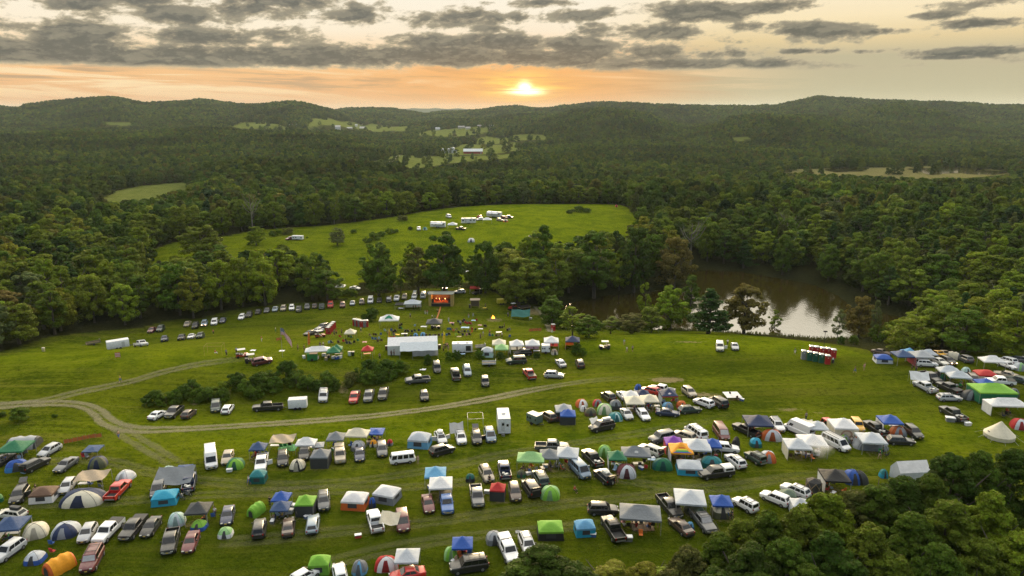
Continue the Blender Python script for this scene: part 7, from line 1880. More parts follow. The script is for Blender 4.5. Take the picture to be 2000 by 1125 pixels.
def trailer(reg, x, y, dx, dy, L_, H_, W_, col, label, name='box_trailer', cat='trailer', extra='', roof=(.62, .62, .62)):
    p = base(reg, x, y, H_ * .5); rz = heading(reg, x, y, dx, dy); P_ = []
    g = MB(); g.rings([[(xx, yy * W_ / 2, z) for yy, z in ((-.98, .5), (.98, .5), (1, .62), (1, H_ - .12), (.94, H_), (-.94, H_), (-1, H_ - .12), (-1, .62))] for xx in (-L_ / 2, L_ / 2)]); P_.append(('body', g, 'solid', col))
    g = MB(); g.box((0, 0, H_ + .012), (L_ * .99, W_ * .9, .03)); P_.append(('roof', g, 'solid', roof))
    g = MB()
    for s in (-1, 1): g.tube([(L_ / 2, s * W_ * .35, .5), (L_ / 2 + 1.1, 0, .48)], .05, 6)
    P_.append(('drawbar', g, 'trim', None))
    wheels(P_, (-.45, .45) if L_ > 3 else (0,), W_ / 2 - .02, .34)
    if 'band' in extra:
        g = MB(); g.box((-L_ * .18, -W_ / 2 - .012, H_ * .52), (L_ * .5, .02, .42)); g.box((L_ * .32, -W_ / 2 - .012, H_ * .55), (L_ * .14, .02, .34)); P_.append(('red_stripe', g, 'solid', (.45, .03, .02)))
        g = MB(); g.box((-L_ * .15, -W_ / 2 - .012, H_ * .74), (L_ * .3, .02, .16)); P_.append(('blue_stripe', g, 'solid', (.10, .25, .45)))
    if 'door' in extra:
        for s in (-1, 1):
            g = MB(); g.box((L_ * .22, s * (W_ / 2 + .012), H_ * .52), (.75, .02, H_ * .62)); P_.append(('door', g, 'solid', tuple(c * .72 for c in col)))
    if 'win' in extra:
        for s in (-1, 1):
            for q in (-.36, -.12, .40):
                g = MB(); g.box((L_ * q, s * (W_ / 2 + .014), H_ * .66), (L_ * .13, .02, H_ * .20)); P_.append(('window', g, 'glass', None))
    if 'rear' in extra:
        g = MB(); g.box((-L_ / 2 - .014, .25, H_ * .55), (.02, .7, H_ * .55)); P_.append(('door', g, 'solid', (.6, .6, .58)))
        for yy, zz in ((.25, .68), (-.62, .62)):
            g = MB(); g.box((-L_ / 2 - .03, yy, H_ * zz), (.02, .42, .5)); P_.append(('window', g, 'glass', None))
        g = MB()
        for zz in (.1, .35): g.box((-L_ / 2 - .4 + zz * .5, .25, zz + .05), (.25, .6, .05))
        P_.append(('step', g, 'metal', None))
        g = MB(); g.box((0, 0, H_ + .14), (.9, .7, .22)); P_.append(('roof_unit', g, 'solid', (.7, .7, .68)))
    if 'awn' in extra:
        s = -1
        g = MB(); g.add([(-L_ * .4, s * W_ / 2, H_ - .15), (L_ * .4, s * W_ / 2, H_ - .15), (L_ * .4, s * (W_ / 2 + 2.3), H_ - .75), (-L_ * .4, s * (W_ / 2 + 2.3), H_ - .75)], [(0, 1, 2, 3)]); P_.append(('awning', g, 'fabric', (.68, .70, .74)))
        for q in (-1, 1): P_.append(('awning_pole', pole((q * L_ * .4, s * (W_ / 2 + 2.3), 0), (q * L_ * .4, s * (W_ / 2 + 2.3), H_ - .75)), 'metal', None))
    if 'unit' in extra:
        for q in (-.2, .25):
            g = MB(); g.box((L_ * q, 0, H_ + .13), (.8, .6, .22)); P_.append(('roof_unit', g, 'solid', (.75, .75, .74)))
    if 'hatchside' in extra:
        g = MB(); g.box((L_ * .30, -W_ / 2 - .015, H_ * .56), (L_ * .26, .02, H_ * .5)); P_.append(('serving_hatch', g, 'trim', None))
        g = MB(); g.box((L_ * .40, -W_ / 2 - .5, H_ * .55), (.06, .95, H_ * .5)); P_.append(('door', g, 'wood', None))
    return simple_thing(name, cat, label, p, rz, P_)
WH = (.74, .75, .76)
trailer('B1', 188, 497, 150, -8, 5.4, 2.5, 2.2, WH, 'long white box trailer behind the white crew pickup', extra='door')
trailer('B1', 1507, 930, -135, 0, 3.8, 2.35, 1.95, WH, 'white rental trailer with a red stripe behind the black pickup', extra='band')
trailer('A3', 924, 142, -14, -84, 5.2, 3.5, 2.4, WH, 'white truck camper seen from its rear door', 'truck_camper', 'camper', 'rear')
trailer('A3', 1122, 122, 60, 20, 2.7, 2.1, 1.9, (.10, .15, .12), 'small green expedition trailer with a tan awning', 'camp_trailer', 'trailer', 'win', (.55, .55, .52))
trailer('B3', 552, 745, 180, 0, 5.2, 2.75, 2.2, WH, 'white food trailer with an open serving hatch', 'food_trailer', 'trailer', 'hatchside unit', (.75, .75, .74))
trailer('B3', 1425, 755, 70, 0, 2.2, 2.3, 1.9, WH, 'white box van body with one dark window among the stalls', 'box_trailer', 'trailer', 'win')
trailer('B6', 382, 235, 120, 0, 8.2, 3.1, 2.5, WH, 'white caravan with a blue side awning on the upper meadow', 'caravan', 'caravan', 'win awn unit')
trailer('B6', 621, 205, -118, 4, 8.0, 3.1, 2.5, WH, 'white caravan standing between the two caravan groups', 'caravan', 'caravan', 'win door unit')
trailer('B6', 822, 155, 130, 6, 9.0, 3.3, 2.5, WH, 'longest white caravan at the rear of the caravan group', 'caravan', 'caravan', 'win awn unit')
trailer('U', 790, 280, 108, 2, 5.6, 2.3, 2.1, WH, 'white ribbed caravan tent alone on the upper meadow', 'caravan', 'caravan', 'win')
trailer('B3', 962, 262, 70, 0, 3.4, 2.0, 2.0, (.62, .52, .03), 'yellow container wagon under the tree edge', 'container_wagon', 'wagon', '', (.55, .47, .05))
def utility(reg, x, y, dx, dy, L_, W_, col, label):
    p = base(reg, x, y, .5); rz = heading(reg, x, y, dx, dy); P_ = []
    g = MB(); g.box((0, 0, .55), (L_, W_, .08)); P_.append(('deck', g, 'wood', None))
    for s in (-1, 1):
        g = MB(); g.box((0, s * W_ / 2, .78), (L_, .05, .42)); P_.append(('side_board', g, 'solid', col))
    g = MB(); g.box((L_ / 2, 0, 1.0), (.06, W_, .9)); P_.append(('end_board', g, 'solid', col))
    g = MB(); g.tube([(-L_ / 2, 0, .5), (-L_ / 2 - 1.2, 0, .48)], .05, 6); P_.append(('drawbar', g, 'trim', None))
    wheels(P_, (0,), W_ / 2 + .1, .3); simple_thing('utility_trailer', 'trailer', label, p, rz, P_)
utility('B3', 830, 910, 140, 0, 3.4, 1.7, (.62, .63, .62), 'white sided utility trailer below the food trailer')
utility('B3', 740, 738, 90, -6, 2.6, 1.4, (.30, .31, .31), 'grey utility trailer beside the food trailer')
utility('B8', 640, 458, 80, -4, 3.6, 1.8, (.20, .17, .10), 'low farm trailer in the grass left of the box trailer')
# utility carts
def cart(reg, x, y, dx, dy, col, label, roofc=(.5, .5, .48)):
    p = base(reg, x, y, .6); rz = heading(reg, x, y, dx, dy); P_ = []
    g = MB(); g.rings([[(xx, yy * .62, z) for yy, z in ((-1, .35), (1, .35), (1, zt), (-1, zt))] for xx, zt in ((1.35, .62), (1.1, .82), (.45, .85), (.40, .55), (-.35, .55), (-.40, .86), (-1.3, .86))]); P_.append(('body', g, 'paint', col))
    g = MB(); g.box((-.1, 0, .78), (.55, 1.1, .16)); g.box((-.40, 0, 1.05), (.12, 1.1, .5)); P_.append(('seat', g, 'trim', None))
    g = MB(); g.box((-.1, 0, 1.90), (1.7, 1.25, .07)); P_.append(('roof', g, 'solid', roofc))
    for sx in (.62, -.75):
        for s in (-1, 1): P_.append(('roof_post', pole((sx + .1, s * .56, .8), (sx, s * .56, 1.88), .03), 'trim', None))
    g = MB(); g.box((-.95, 0, .95), (.7, 1.1, .22)); P_.append(('cargo_tray', g, 'trim', None))
    wheels(P_, (.9, -.9), .58, .29); simple_thing('utility_cart', 'utility cart', label, p, rz, P_, sc=1.1)
cart('B1', 1098, 575, 85, -10, (.40, .03, .015), 'red utility cart by the pole frame')
cart('B1', 1165, 612, 80, -10, (.02, .02, .02), 'black utility cart between the red cart and the maroon suv')
cart('B4', 1130, 482, -100, 0, (.05, .05, .06), 'golf cart with a flat grey roof on the crest')
cart('B2', 385, 682, 110, -10, (.35, .06, .02), 'orange utility cart below the cars by the red toilets')
cart('B3', 272, 528, 80, 0, (.03, .03, .03), 'dark cart under the grey canopy on the lawn')
vehicles('B1', G4, [('suv',1245,615,105,-22,'M','maroon suv beside the black utility cart below the flagpole')])
def motorbike(reg, x, y, rz, col, label):
    p = base(reg, x, y, .5); P_ = []
    for q in (-.68, .68):
        g = MB()
        for k in range(16):
            a, b = 2 * math.pi * k / 16, 2 * math.pi * (k + 1) / 16; g.tube([(q + math.cos(a) * .28, 0, .31 + math.sin(a) * .28), (q + math.cos(b) * .28, 0, .31 + math.sin(b) * .28)], .045, 5)
        P_.append(('wheel', g, 'rubber', None))
    g = MB(); g.tube([(.35, 0, .78), (.1, 0, .84), (-.15, 0, .76)], [.10, .16, .10], 8); P_.append(('fuel_tank', g, 'paint', col))
    g = MB(); g.tube([(-.12, 0, .78), (-.75, 0, .84)], [.11, .09], 6); P_.append(('seat', g, 'trim', None))
    g = MB(); g.tube([(.68, 0, .31), (.42, 0, .95)], .035, 6); g.tube([(.42, -.36, 1.02), (.40, 0, .96), (.42, .36, 1.02)], .02, 6); P_.append(('handlebar', g, 'chrome', None))
    g = MB(); g.box((.05, 0, .45), (.5, .26, .36)); P_.append(('engine', g, 'chrome', None)); simple_thing('motorcycle', 'motorcycle', label, p, rz, P_)
motorbike('A1', 1440, 485, -.3, (.05, .05, .06), 'motorbike with pale luggage at the tail of the blue pickup')
motorbike('A1', 1395, 508, -.5, (.02, .02, .02), 'dark motorbike beside the turquoise tent')
# stage
def stage():
    p = base('B3', 328, 314); d = proj(*p)[2]; w = 255 / 5.356 * d / F; P_ = []
    h = w * .50; dp = 5.0
    for s in (-1, 1):
        g = MB(); g.box((s * (w / 2 - .45), dp / 2, h / 2), (.95, dp, h)); P_.append(('side_tower', g, 'woodc', (.46, .33, .10)))
    g = MB(); g.box((0, dp / 2, h * .12), (w - 1.9, dp, h * .24)); P_.append(('stage_deck', g, 'trim', None))
    g = MB(); g.box((0, dp / 2 - .03, h * .265), (w - 1.9, dp + .05, .16)); P_.append(('deck_edge', g, 'woodc', (.20, .15, .09)))
    g = MB(); g.box((0, dp + .1, h * .55), (w - .2, .15, h)); P_.append(('back_wall', g, 'woodc', (.14, .06, .025)))
    g = MB(); g.add([(-w / 2 - .2, -.5, h + .28), (w / 2 + .2, -.5, h + .28), (w / 2 + .2, dp + .4, h + .02), (-w / 2 - .2, dp + .4, h + .02), (-w / 2 - .2, -.5, h + .14), (w / 2 + .2, -.5, h + .14), (w / 2 + .2, dp + .4, h - .12), (-w / 2 - .2, dp + .4, h - .12)], [(0, 1, 2, 3), (4, 7, 6, 5), (0, 4, 5, 1), (3, 2, 6, 7), (1, 5, 6, 2), (0, 3, 7, 4)]); P_.append(('roof', g, 'roofm', (.26, .29, .25)))
    g = MB(); g.box((0, dp / 2, h * .265 + .11), (w - 2.4, dp - 1.0, .05)); P_.append(('carpet', g, 'cloth', (.40, .09, .04)))
    r = simple_thing('stage', 'stage', 'open timber stage with warm lights and a band', p, 0, P_)
    m, t, out = newmat('stage_lamp'); e = t.new('ShaderNodeEmission'); e.inputs[0].default_value = (1, .42, .12, 1); e.inputs[1].default_value = 14; t.l.new(e.outputs[0], out.inputs[0])
    zf = p[2] + h * .265 + .14
    for q, zz, sz in ((-.23, .50, .26), (-.11, .48, .24), (.14, .46, .16), (-.10, .40, .12)):
        g = MB(); c = Vector((q * w, dp * .72, h * zz)); g.tube([c + Vector((0, .14, 0)), c + Vector((0, -.14, 0))], [sz * .7, sz], 10)
        tag(link('stage_lamp', g.mesh('stage_lamp', m), None, (p[0], p[1], p[2])), 'glowing orange stage lamp ' + ('at the outer side above the drums' if q < -.2 else 'beside the brightest lamp' if q == -.11 else 'low behind the players' if q < 0 else 'behind the singer'), 'stage lamp')
    for x, y, e_ in ((-.2, .6, 260), (.12, .55, 200)):
        ld = bpy.data.lights.new('stage_light', 'POINT'); ld.energy = e_; ld.color = (1, .40, .14); ld.shadow_soft_size = .3
        link('stage_light', ld, None, (p[0] + x * w, p[1] + dp * y, p[2] + h * .8))
    for i, (x, y, c, lb) in enumerate([(-.22, .45, 'w', 'band member in white at the drum side of the stage'), (-.10, .35, 'k', 'band member in black beside the lamps on stage'), (.02, .3, 'r', 'singer in red at the middle of the stage'), (.12, .4, 'o', 'band member in orange beside the singer'), (.24, .45, 'br', 'band member in brown at the far end of the stage')]):
        person(p[0] + x * w, p[1] + dp * y, zf, math.pi, 'arms' if i % 2 else 'stand', CC[c], CC['n'], lb)
    for s in (-1, 1):
        g = MB(); g.box((0, 0, .7), (.75, .6, 1.4)); g2 = MB(); g2.box((0, -.31, .45), (.5, .03, .5)); g2.box((0, -.31, 1.05), (.4, .03, .35))
        simple_thing('loudspeaker', 'loudspeaker', 'black loudspeaker on stage ' + ('at the drum side' if s < 0 else 'at the singer side'), (p[0] + s * w * .34, p[1] + .7, zf), 0, [('cabinet', g, 'trim', None), ('grille', g2, 'mesh', None)])
    g = MB(); g.tube([(0, 0, 0), (0, 0, .5)], .42, 14); g2 = MB(); [g2.tube([(q, -.1, .55), (q, -.1, .78)], .17, 12) for q in (-.25, .25)]; g3 = MB(); [g3.tube([(q, .2, 1.1), (q, .2, 1.12)], .24, 12) for q in (-.6, .6)]
    simple_thing('drum_kit', 'drum kit', 'drum kit on stage under the lamps', (p[0] - w * .16, p[1] + dp * .62, zf), 0, [('bass_drum', g, 'solid', (.3, .02, .02)), ('tom_drum', g2, 'solid', (.3, .02, .02)), ('cymbal', g3, 'chrome', None)])
    q = base('B3', 305, 385); tr = MB(); a = Vector((p[0] - .1, p[1] - .2, 0)); b = Vector(base('B3', 285, 440)); 
    for k in range(8):
        pass
    V = [];
    for k in range(13):
        f = k / 12; x, y = a.x + (b.x - a.x) * f, a.y + (b.y - a.y) * f; z = gz(x, y) + .06; V.append([(x - .22, y, z), (x + .22, y, z)])
    tr.rings(V, closed=False, caps=False); tag(tr.obj('cable_cover', M['cloth'], None, (0, 0, 0), 0, (.42, .13, .04)), 'orange cable strip running from the stage over the lawn', 'cable cover')
stage()
# big white marquee
def big_marquee():
    a = base('B2', 1172, 905); b = base('B2', 1745, 915); c = (a + b) / 2; d = proj(*c)[2]; w = 97 * d / F; rz = math.atan2(b[1] - a[1], b[0] - a[0]) + .04; P_ = []
    dp = 6.6; e = 2.6; rg_ = 3.9; hw = w / 2
    g = MB(); g.add([(-hw, 0, e), (hw, 0, e), (hw, dp / 2, rg_), (-hw, dp / 2, rg_), (hw, dp, e), (-hw, dp, e)], [(0, 1, 2, 3), (3, 2, 4, 5)]); P_.append(('roof', g, 'fabric', (.86, .86, .86)))
    for s in (-1, 1):
        g = MB(); g.add([(s * hw * .995, 0, 0), (s * hw * .995, dp, 0), (s * hw * .995, dp, e), (s * hw * .995, dp / 2, rg_ - .03), (s * hw * .995, 0, e)], [(0, 1, 2, 3, 4)]); P_.append(('end_wall', g, 'fabric', (.72, .74, .75)))
    g = MB(); g.quad((-hw, dp - .03, 0), (hw, dp - .03, 0), (hw, dp - .03, e), (-hw, dp - .03, e)); P_.append(('back_wall', g, 'fabric', (.72, .74, .75)))
    g = MB(); g.quad((-hw, .03, 0), (-hw * .5, .03, 0), (-hw * .5, .03, e), (-hw, .03, e)); P_.append(('side_wall', g, 'fabric', (.66, .70, .68)))
    g = MB(); n = 10; g.rings([[(x, -y, z + .06 * math.sin(x * 2)) for y, z in ((-.9, e + .58), (1.2, e + .10), (3.2, e - .42))] for x in np.linspace(-hw * .5, hw * 1.0, n)], closed=False, caps=False); P_.append(('awning', g, 'fabric', (.50, .57, .63)))
    g = MB(); g.rings([[(x, -3.2 - .15 * math.sin(x * 3.1), z) for z in (e - .45, .8)] for x in np.linspace(-hw * .0, hw, 24)], closed=False, caps=False); P_.append(('curtain', g, 'fabric', (.30, .31, .32)))
    for q in np.linspace(-.5, 1, 4): P_.append(('awning_pole', pole((q * hw, -3.15, 0), (q * hw, -3.15, e - .4)), 'metal', None))
    simple_thing('marquee', 'marquee', 'largest white marquee with a grey-blue front awning', c, rz, P_)
big_marquee()
# flags and banners
def flags():
    p = base('B1', 1395, 592); P_ = []
    Hm = 7.6
    P_.append(('flagpole', pole((0, 0, 0), (0, 0, Hm), .05), 'chrome', None))
    m, t, out = newmat('striped_flag'); u = t.new('ShaderNodeAttribute', attribute_name='fu').outputs['Fac']; v = t.new('ShaderNodeAttribute', attribute_name='fv').outputs['Fac']
    st = t.m('GREATER_THAN', t.m('FRACT', t.m('MULTIPLY', v, 6.5)), .5)
    c = t.mix(st, (.50, .03, .035), (.72, .72, .72)); can = t.m('MULTIPLY', t.m('LESS_THAN', u, .4), t.m('GREATER_THAN', v, .462))
    su = t.m('SUBTRACT', t.m('FRACT', t.m('MULTIPLY', u, 15.0)), .5); sv = t.m('SUBTRACT', t.m('FRACT', t.m('MULTIPLY', v, 11.0)), .5)
    star = t.m('LESS_THAN', t.m('ADD', t.m('MULTIPLY', su, su), t.m('MULTIPLY', sv, sv)), .07)
    c = t.mix(can, c, t.mix(star, (.03, .05, .16), (.7, .7, .7))); b = pbsdf(t, c, .8); t.l.new(b.outputs[0], out.inputs[0])
    V = []; Q = []; U = []; N = 14
    for i in range(N + 1):
        for j in range(N + 1):
            a, b_ = i / N, j / N; x = a * 2.3 + .12 * math.sin(a * 8); V.append((x, .22 * math.sin(a * 7 + b_), Hm - .1 - (1 - b_) * 1.7 - a * a * 3.6)); U.append((a, b_))
    for i in range(N):
        for j in range(N): k = i * (N + 1) + j; Q.append((k, k + N + 1, k + N + 2, k + 1))
    me = arr_mesh('flag', V, Q, [m], True); U = np.array(U, np.float32)
    for nm, k in (('fu', 0), ('fv', 1)): at = me.attributes.new(nm, 'FLOAT', 'POINT'); at.data.foreach_set('value', np.ascontiguousarray(U[:, k]))
    P_.append(('flag', me, None, None)); simple_thing('flagpole', 'flag', 'stars and stripes flag hanging from a tall pole', p, .15, P_)
    for reg, x, y, col, h, lb in (('B3', 345, 735, (.75, .60, .02), 4.4, 'tall yellow feather banner beside the big marquee'), ('B2', 245, 828, (.75, .22, .02), 4.6, 'orange feather banner behind the long white canopy'), ('B2', 1172, 742, (.75, .55, .03), 3.4, 'short yellow feather banner at the rear of the marquee')):
        p = base(reg, x, y); g = MB(); R = []
        for k in range(10):
            f = k / 9; R.append([(.06 + .25 * f * f, 0, .9 + (h - .9) * f), (.06 + .25 * f * f + .62 * math.sin(math.pi * min(1, f * .8 + .2)) ** .6, .05 * math.sin(f * 9), .9 + (h - .9) * f)])
        g.rings(R, closed=False, caps=False); mk = MB()
        for k in range(5): mk.box((.38 + .03 * k, -.035, 1.5 + (h - 2) * .17 * k), (.30, .02, .16))
        simple_thing('feather_banner', 'banner', lb, p, .1, [('pole', MB().tube([(0, 0, 0), (.06, 0, h * .5), (.34, 0, h)], .025, 6), 'metal', None), ('cloth_banner', g, 'cloth', col), ('marking', mk, 'cloth', (.35, .05, .02))])
    p = base('B1', 190, 600); g = MB(); g.rings([[(x, .05 * math.sin(x * 4), z) for z in (.3, 1.5)] for x in np.linspace(-.6, .6, 6)], closed=False, caps=False); s = MB(); [s.box((0, -.06, z), (1.15, .02, .14)) for z in (.55, .9, 1.25)]
    simple_thing('banner', 'banner', 'red and white striped banner on two stakes below the box trailer', p, .1, [('cloth_banner', g, 'cloth', (.62, .10, .09)), ('stripe', s, 'cloth', (.7, .65, .62)), ('stake', pole((-.6, 0, 0), (-.6, 0, 1.6)), 'wood', None), ('stake', pole((.6, 0, 0), (.6, 0, 1.6)), 'wood', None)])
flags()
def fence_net(reg, pts, h, label):
    W = [base(reg, *q) for q in pts]; o = W[0]; P_ = []; g = MB(); R = []
    for k in range(len(W) - 1):
        for f in np.linspace(0, 1, 7)[: 7 if k == len(W) - 2 else 6]:
            q = W[k] + (W[k + 1] - W[k]) * f; z = gz(q[0], q[1]); R.append([(q[0] - o[0], q[1] - o[1], z - o[2] + .1), (q[0] - o[0], q[1] - o[1], z - o[2] + h * random.uniform(.8, 1))])
    g.rings(R, closed=False, caps=False); P_.append(('netting', g, 'cloth', (.55, .16, .04)))
    for r in R[::3]: P_.append(('post', pole((r[0][0], r[0][1], r[0][2] - .1), (r[0][0], r[0][1], r[0][2] + h)), 'wood', None))
    simple_thing('net_fence', 'fence', label, o, 0, P_)
fence_net('A1', [(495,108),(560,95),(640,78),(690,66),(785,56)], .9, 'long orange net fence on the grass below the road fork')
fence_net('B3', [(1250,578),(1320,572),(1378,572)], 1.0, 'short orange net fence near the single red toilet')
fence_net('B1', [(1350,472),(1370,468),(1388,466)], .9, 'scrap of orange net fence behind the flagpole')
def frames():
    for reg, x, y, w, dp, h, lb in (('B1', 900, 572, 4.2, 2.6, 2.6, 'bare pole frame with a goal net shape on the slope'), ('A3', 745, 185, 3.0, 3.0, 2.7, 'bare white canopy frame without its cover above the black suv')):
        p = base(reg, x, y); P_ = []
        for sx in (-1, 1):
            for sy in (-1, 1): P_.append(('leg', pole((sx * w / 2, sy * dp / 2, 0), (sx * w / 2, sy * dp / 2, h), .025), 'metal' if w < 4 else 'wood', None))
        g = MB()
        for sy in (-1, 1): g.tube([(-w / 2, sy * dp / 2, h), (w / 2, sy * dp / 2, h)], .025, 6)
        for sx in (-1, 1): g.tube([(sx * w / 2, -dp / 2, h), (sx * w / 2, dp / 2, h)], .025, 6)
        P_.append(('top_frame', g, 'metal' if w < 4 else 'wood', None)); simple_thing('pole_frame', 'frame', lb, p, .1, P_)
    # light mast by the toilets
    p = base('B7', 1467, 315); g = MB(); g.box((0, 0, 5.3), (.9, .3, .35)); b = MB(); b.box((0, 0, .5), (1.2, .8, .7))
    simple_thing('light_mast', 'light mast', 'thin light mast between the two toilet rows', p, 0, [('mast', pole((0, 0, 0), (0, 0, 5.2), .06), 'trim', None), ('lamp_head', g, 'trim', None), ('generator', b, 'trim', None)])
    for reg, x, y, c, lb in (('B7', 1556, 405, (.5, .55, .55), 'hand wash stand at the end of the toilet rows'),):
        p = base(reg, x, y, .5); g = MB(); g.tube([(0, 0, 0), (0, 0, .9)], [.32, .30], 10); k = MB(); k.tube([(0, 0, .9), (0, 0, 1.3)], [.22, .12], 8)
        simple_thing('wash_stand', 'wash stand', lb, p, 0, [('tank', g, 'solid', (.05, .05, .05)), ('basin', k, 'solid', c)])
    for reg, x, y, c, lb in (('B3', 312, 735, (.04, .015, .012), 'dark waste drum with a pale lid beside the marquee end'), ('B2', 1156, 825, (.05, .015, .012), 'dark waste drum at the other marquee end'), ('B2', 765, 893, (.01, .03, .015), 'dark green waste drum with a tan lid on the lawn'), ('B2', 725, 893, (.55, .62, .58), 'pale waste bin beside the dark green drum'), ('B8', 298, 503, (.60, .52, .28), 'pale yellow barrel at the foot of the wood corner')):
        p = base(reg, x, y, .5); g = MB(); g.tube([(0, 0, 0), (0, 0, .08), (0, 0, .92), (0, 0, 1.0)], [.34, .38, .40, .38], 12); k = MB(); k.tube([(0, 0, 1.005), (0, 0, 1.08), (0, 0, 1.14)], [.42, .42, .25], 12)
        simple_thing('waste_drum', 'bin', lb, p, 0, [('drum', g, 'solid', c), ('lid', k, 'solid', (.55, .48, .38))])
frames()
# fire
def fire():
    p = base('B3', 873, 447); g = MB()
    for k in range(12):
        a = k * math.pi / 6; g.box((math.cos(a) * .8, math.sin(a) * .8, .18), (.42, .28, .36), Matrix.Rotation(a + math.pi / 2, 3, 'Z'))
    m, t, out = newmat('flame'); e = t.new('ShaderNodeEmission'); e.inputs[0].default_value = (1, .33, .03, 1); e.inputs[1].default_value = 6; t.l.new(e.outputs[0], out.inputs[0]); M['flame'] = m
    f = MB(); rg = random.Random(2)
    for k in range(9):
        a = rg.uniform(0, 6.28); r = rg.uniform(0, .42); x, y = math.cos(a) * r, math.sin(a) * r; h = rg.uniform(.8, 1.5) * (1 - r * .6); f.tube([(x, y, .2), (x * .9, y * .9, .2 + h * .4), (x * .5, y * .5 + .1, .2 + h)], [.18, .22, .02], 6)
    lg = MB()
    for k in range(5): a = k * 1.25; lg.tube([(math.cos(a) * .55, math.sin(a) * .55, .1), (-math.cos(a) * .1, -math.sin(a) * .1, .55)], .08, 6)
    simple_thing('campfire', 'campfire', 'burning campfire on bare earth before the lawn', p, 0, [('stone_ring', g, 'solid', (.2, .18, .15)), ('flame', f, 'flame', None), ('log', lg, 'bark', None)])
    ld = bpy.data.lights.new('fire_light', 'POINT'); ld.energy = 120; ld.color = (1, .4, .1); link('fire_light', ld, None, (p[0], p[1], p[2] + 1.2))
fire()
def tractor():
    p = base('B3', 1075, 352); rz = heading('B3', 1075, 352, -90, 10); P_ = []
    g = MB(); g.rings([[(x, y * w, z) for y, z in ((-1, .7), (1, .7), (1, zt), (.6, zt + .08), (-.6, zt + .08), (-1, zt))] for x, w, zt in ((1.6, .28, 1.25), (1.4, .36, 1.38), (.3, .40, 1.45))]); P_.append(('bonnet', g, 'paint', (.35, .02, .015)))
    g = MB(); g.box((-.35, 0, 1.0), (1.2, .9, .5)); P_.append(('chassis', g, 'trim', None)); g = MB(); g.box((-.6, 0, 1.35), (.5, .5, .12)); g.box((-.85, 0, 1.62), (.1, .5, .5)); P_.append(('seat', g, 'trim', None))
    for s in (-1, 1):
        g = MB(); g.tube([(-.8, s * .75 - .2, .75), (-.8, s * .75 + .2, .75)], .75, 18); P_.append(('rear_wheel', g, 'rubber', None))
        g = MB(); g.tube([(1.2, s * .6 - .1, .42), (1.2, s * .6 + .1, .42)], .42, 14); P_.append(('front_wheel', g, 'rubber', None))
        g = MB(); g.box((-.8, s * .75, 1.56), (1.1, .46, .06)); P_.append(('mudguard', g, 'paint', (.35, .02, .015)))
        P_.append(('roof_post', pole((-.9, s * .5, 1.5), (-.9, s * .5, 2.5)), 'trim', None)); P_.append(('roof_post', pole((.1, s * .5, 1.4), (.1, s * .5, 2.5)), 'trim', None))
    g = MB(); g.box((-.4, 0, 2.53), (1.6, 1.3, .08)); P_.append(('roof', g, 'solid', (.70, .68, .62))); simple_thing('tractor', 'tractor', 'red tractor with a pale sunroof at the tree edge', p, rz, P_)
    p = base('B3', 1200, 345); P_ = []; g = MB(); g.box((0, 0, .95), (4.6, 2.2, .12)); P_.append(('deck', g, 'wood', None))
    for s in (-1, 1):
        g = MB(); g.box((0, s * .8, 1.22), (4.4, .35, .42)); P_.append(('hay_bench', g, 'woodc', (.05, .04, .03)))
    wheels(P_, (-1.5, 1.5), .95, .42); simple_thing('hay_wagon', 'wagon', 'hay wagon with benches hitched behind the red tractor', p, rz, P_)
    # timber frame hut and wheelbarrow
    p = base('B3', 685, 325); P_ = []
    for sx in (-1, 1):
        for sy in (-1, 1): P_.append(('post', pole((sx * 1.5, sy * 1.2, 0), (sx * 1.5, sy * 1.2, 3.0), .09), 'woodc', (.45, .32, .10)))
    g = MB(); g.box((0, 0, 3.06), (3.6, 3.0, .12)); P_.append(('roof', g, 'woodc', (.36, .28, .20))); g = MB(); g.box((0, 1.1, 1.3), (2.9, .1, 2.2)); P_.append(('back_wall', g, 'woodc', (.20, .14, .09))); g = MB(); g.box((-1.8, -.3, .6), (.9, 1.6, 1.2)); P_.append(('crate', g, 'trim', None))
    simple_thing('timber_hut', 'hut', 'open timber frame hut beside the stage', p, .05, P_)
    p = base('B3', 785, 352); P_ = []; g = MB(); g.rings([[(x * k, y * k, z) for x, y in ((-.55, -.35), (.55, -.35), (.55, .35), (-.55, .35))] for z, k in ((.45, .6), (.8, 1))]); P_.append(('tray', g, 'solid', (.65, .48, .04)))
    g = MB(); g.tube([(.75, -.05, .2), (.75, .05, .2)], .2, 12); P_.append(('wheel', g, 'rubber', None)); g = MB(); [g.tube([(.75, s * .08, .2), (-1.1, s * .32, .6)], .025, 5) for s in (-1, 1)]; P_.append(('handle', g, 'wood', None)); simple_thing('wheelbarrow', 'wheelbarrow', 'yellow wheelbarrow on the lawn near the timber hut', p, .4, P_, sc=1.2)
    p = base('B2', 300, 935, .6); P_ = []; g = MB(); g.rings([[(x, y, z) for y, z in ((-.9, .1), (.9, .1), (.8, 1.5), (-.8, 1.7))] for x in (-1.2, 0, 1.2)]); P_.append(('cover', g, 'fabric', (.03, .22, .05))); g = MB(); g.box((.3, 0, 1.72), (1.9, 1.7, .08)); P_.append(('board', g, 'wood', None)); wheels(P_, (0,), .95, .3)
    simple_thing('covered_cart', 'cart', 'small cart under a green cover before the long white canopy', p, .1, P_)
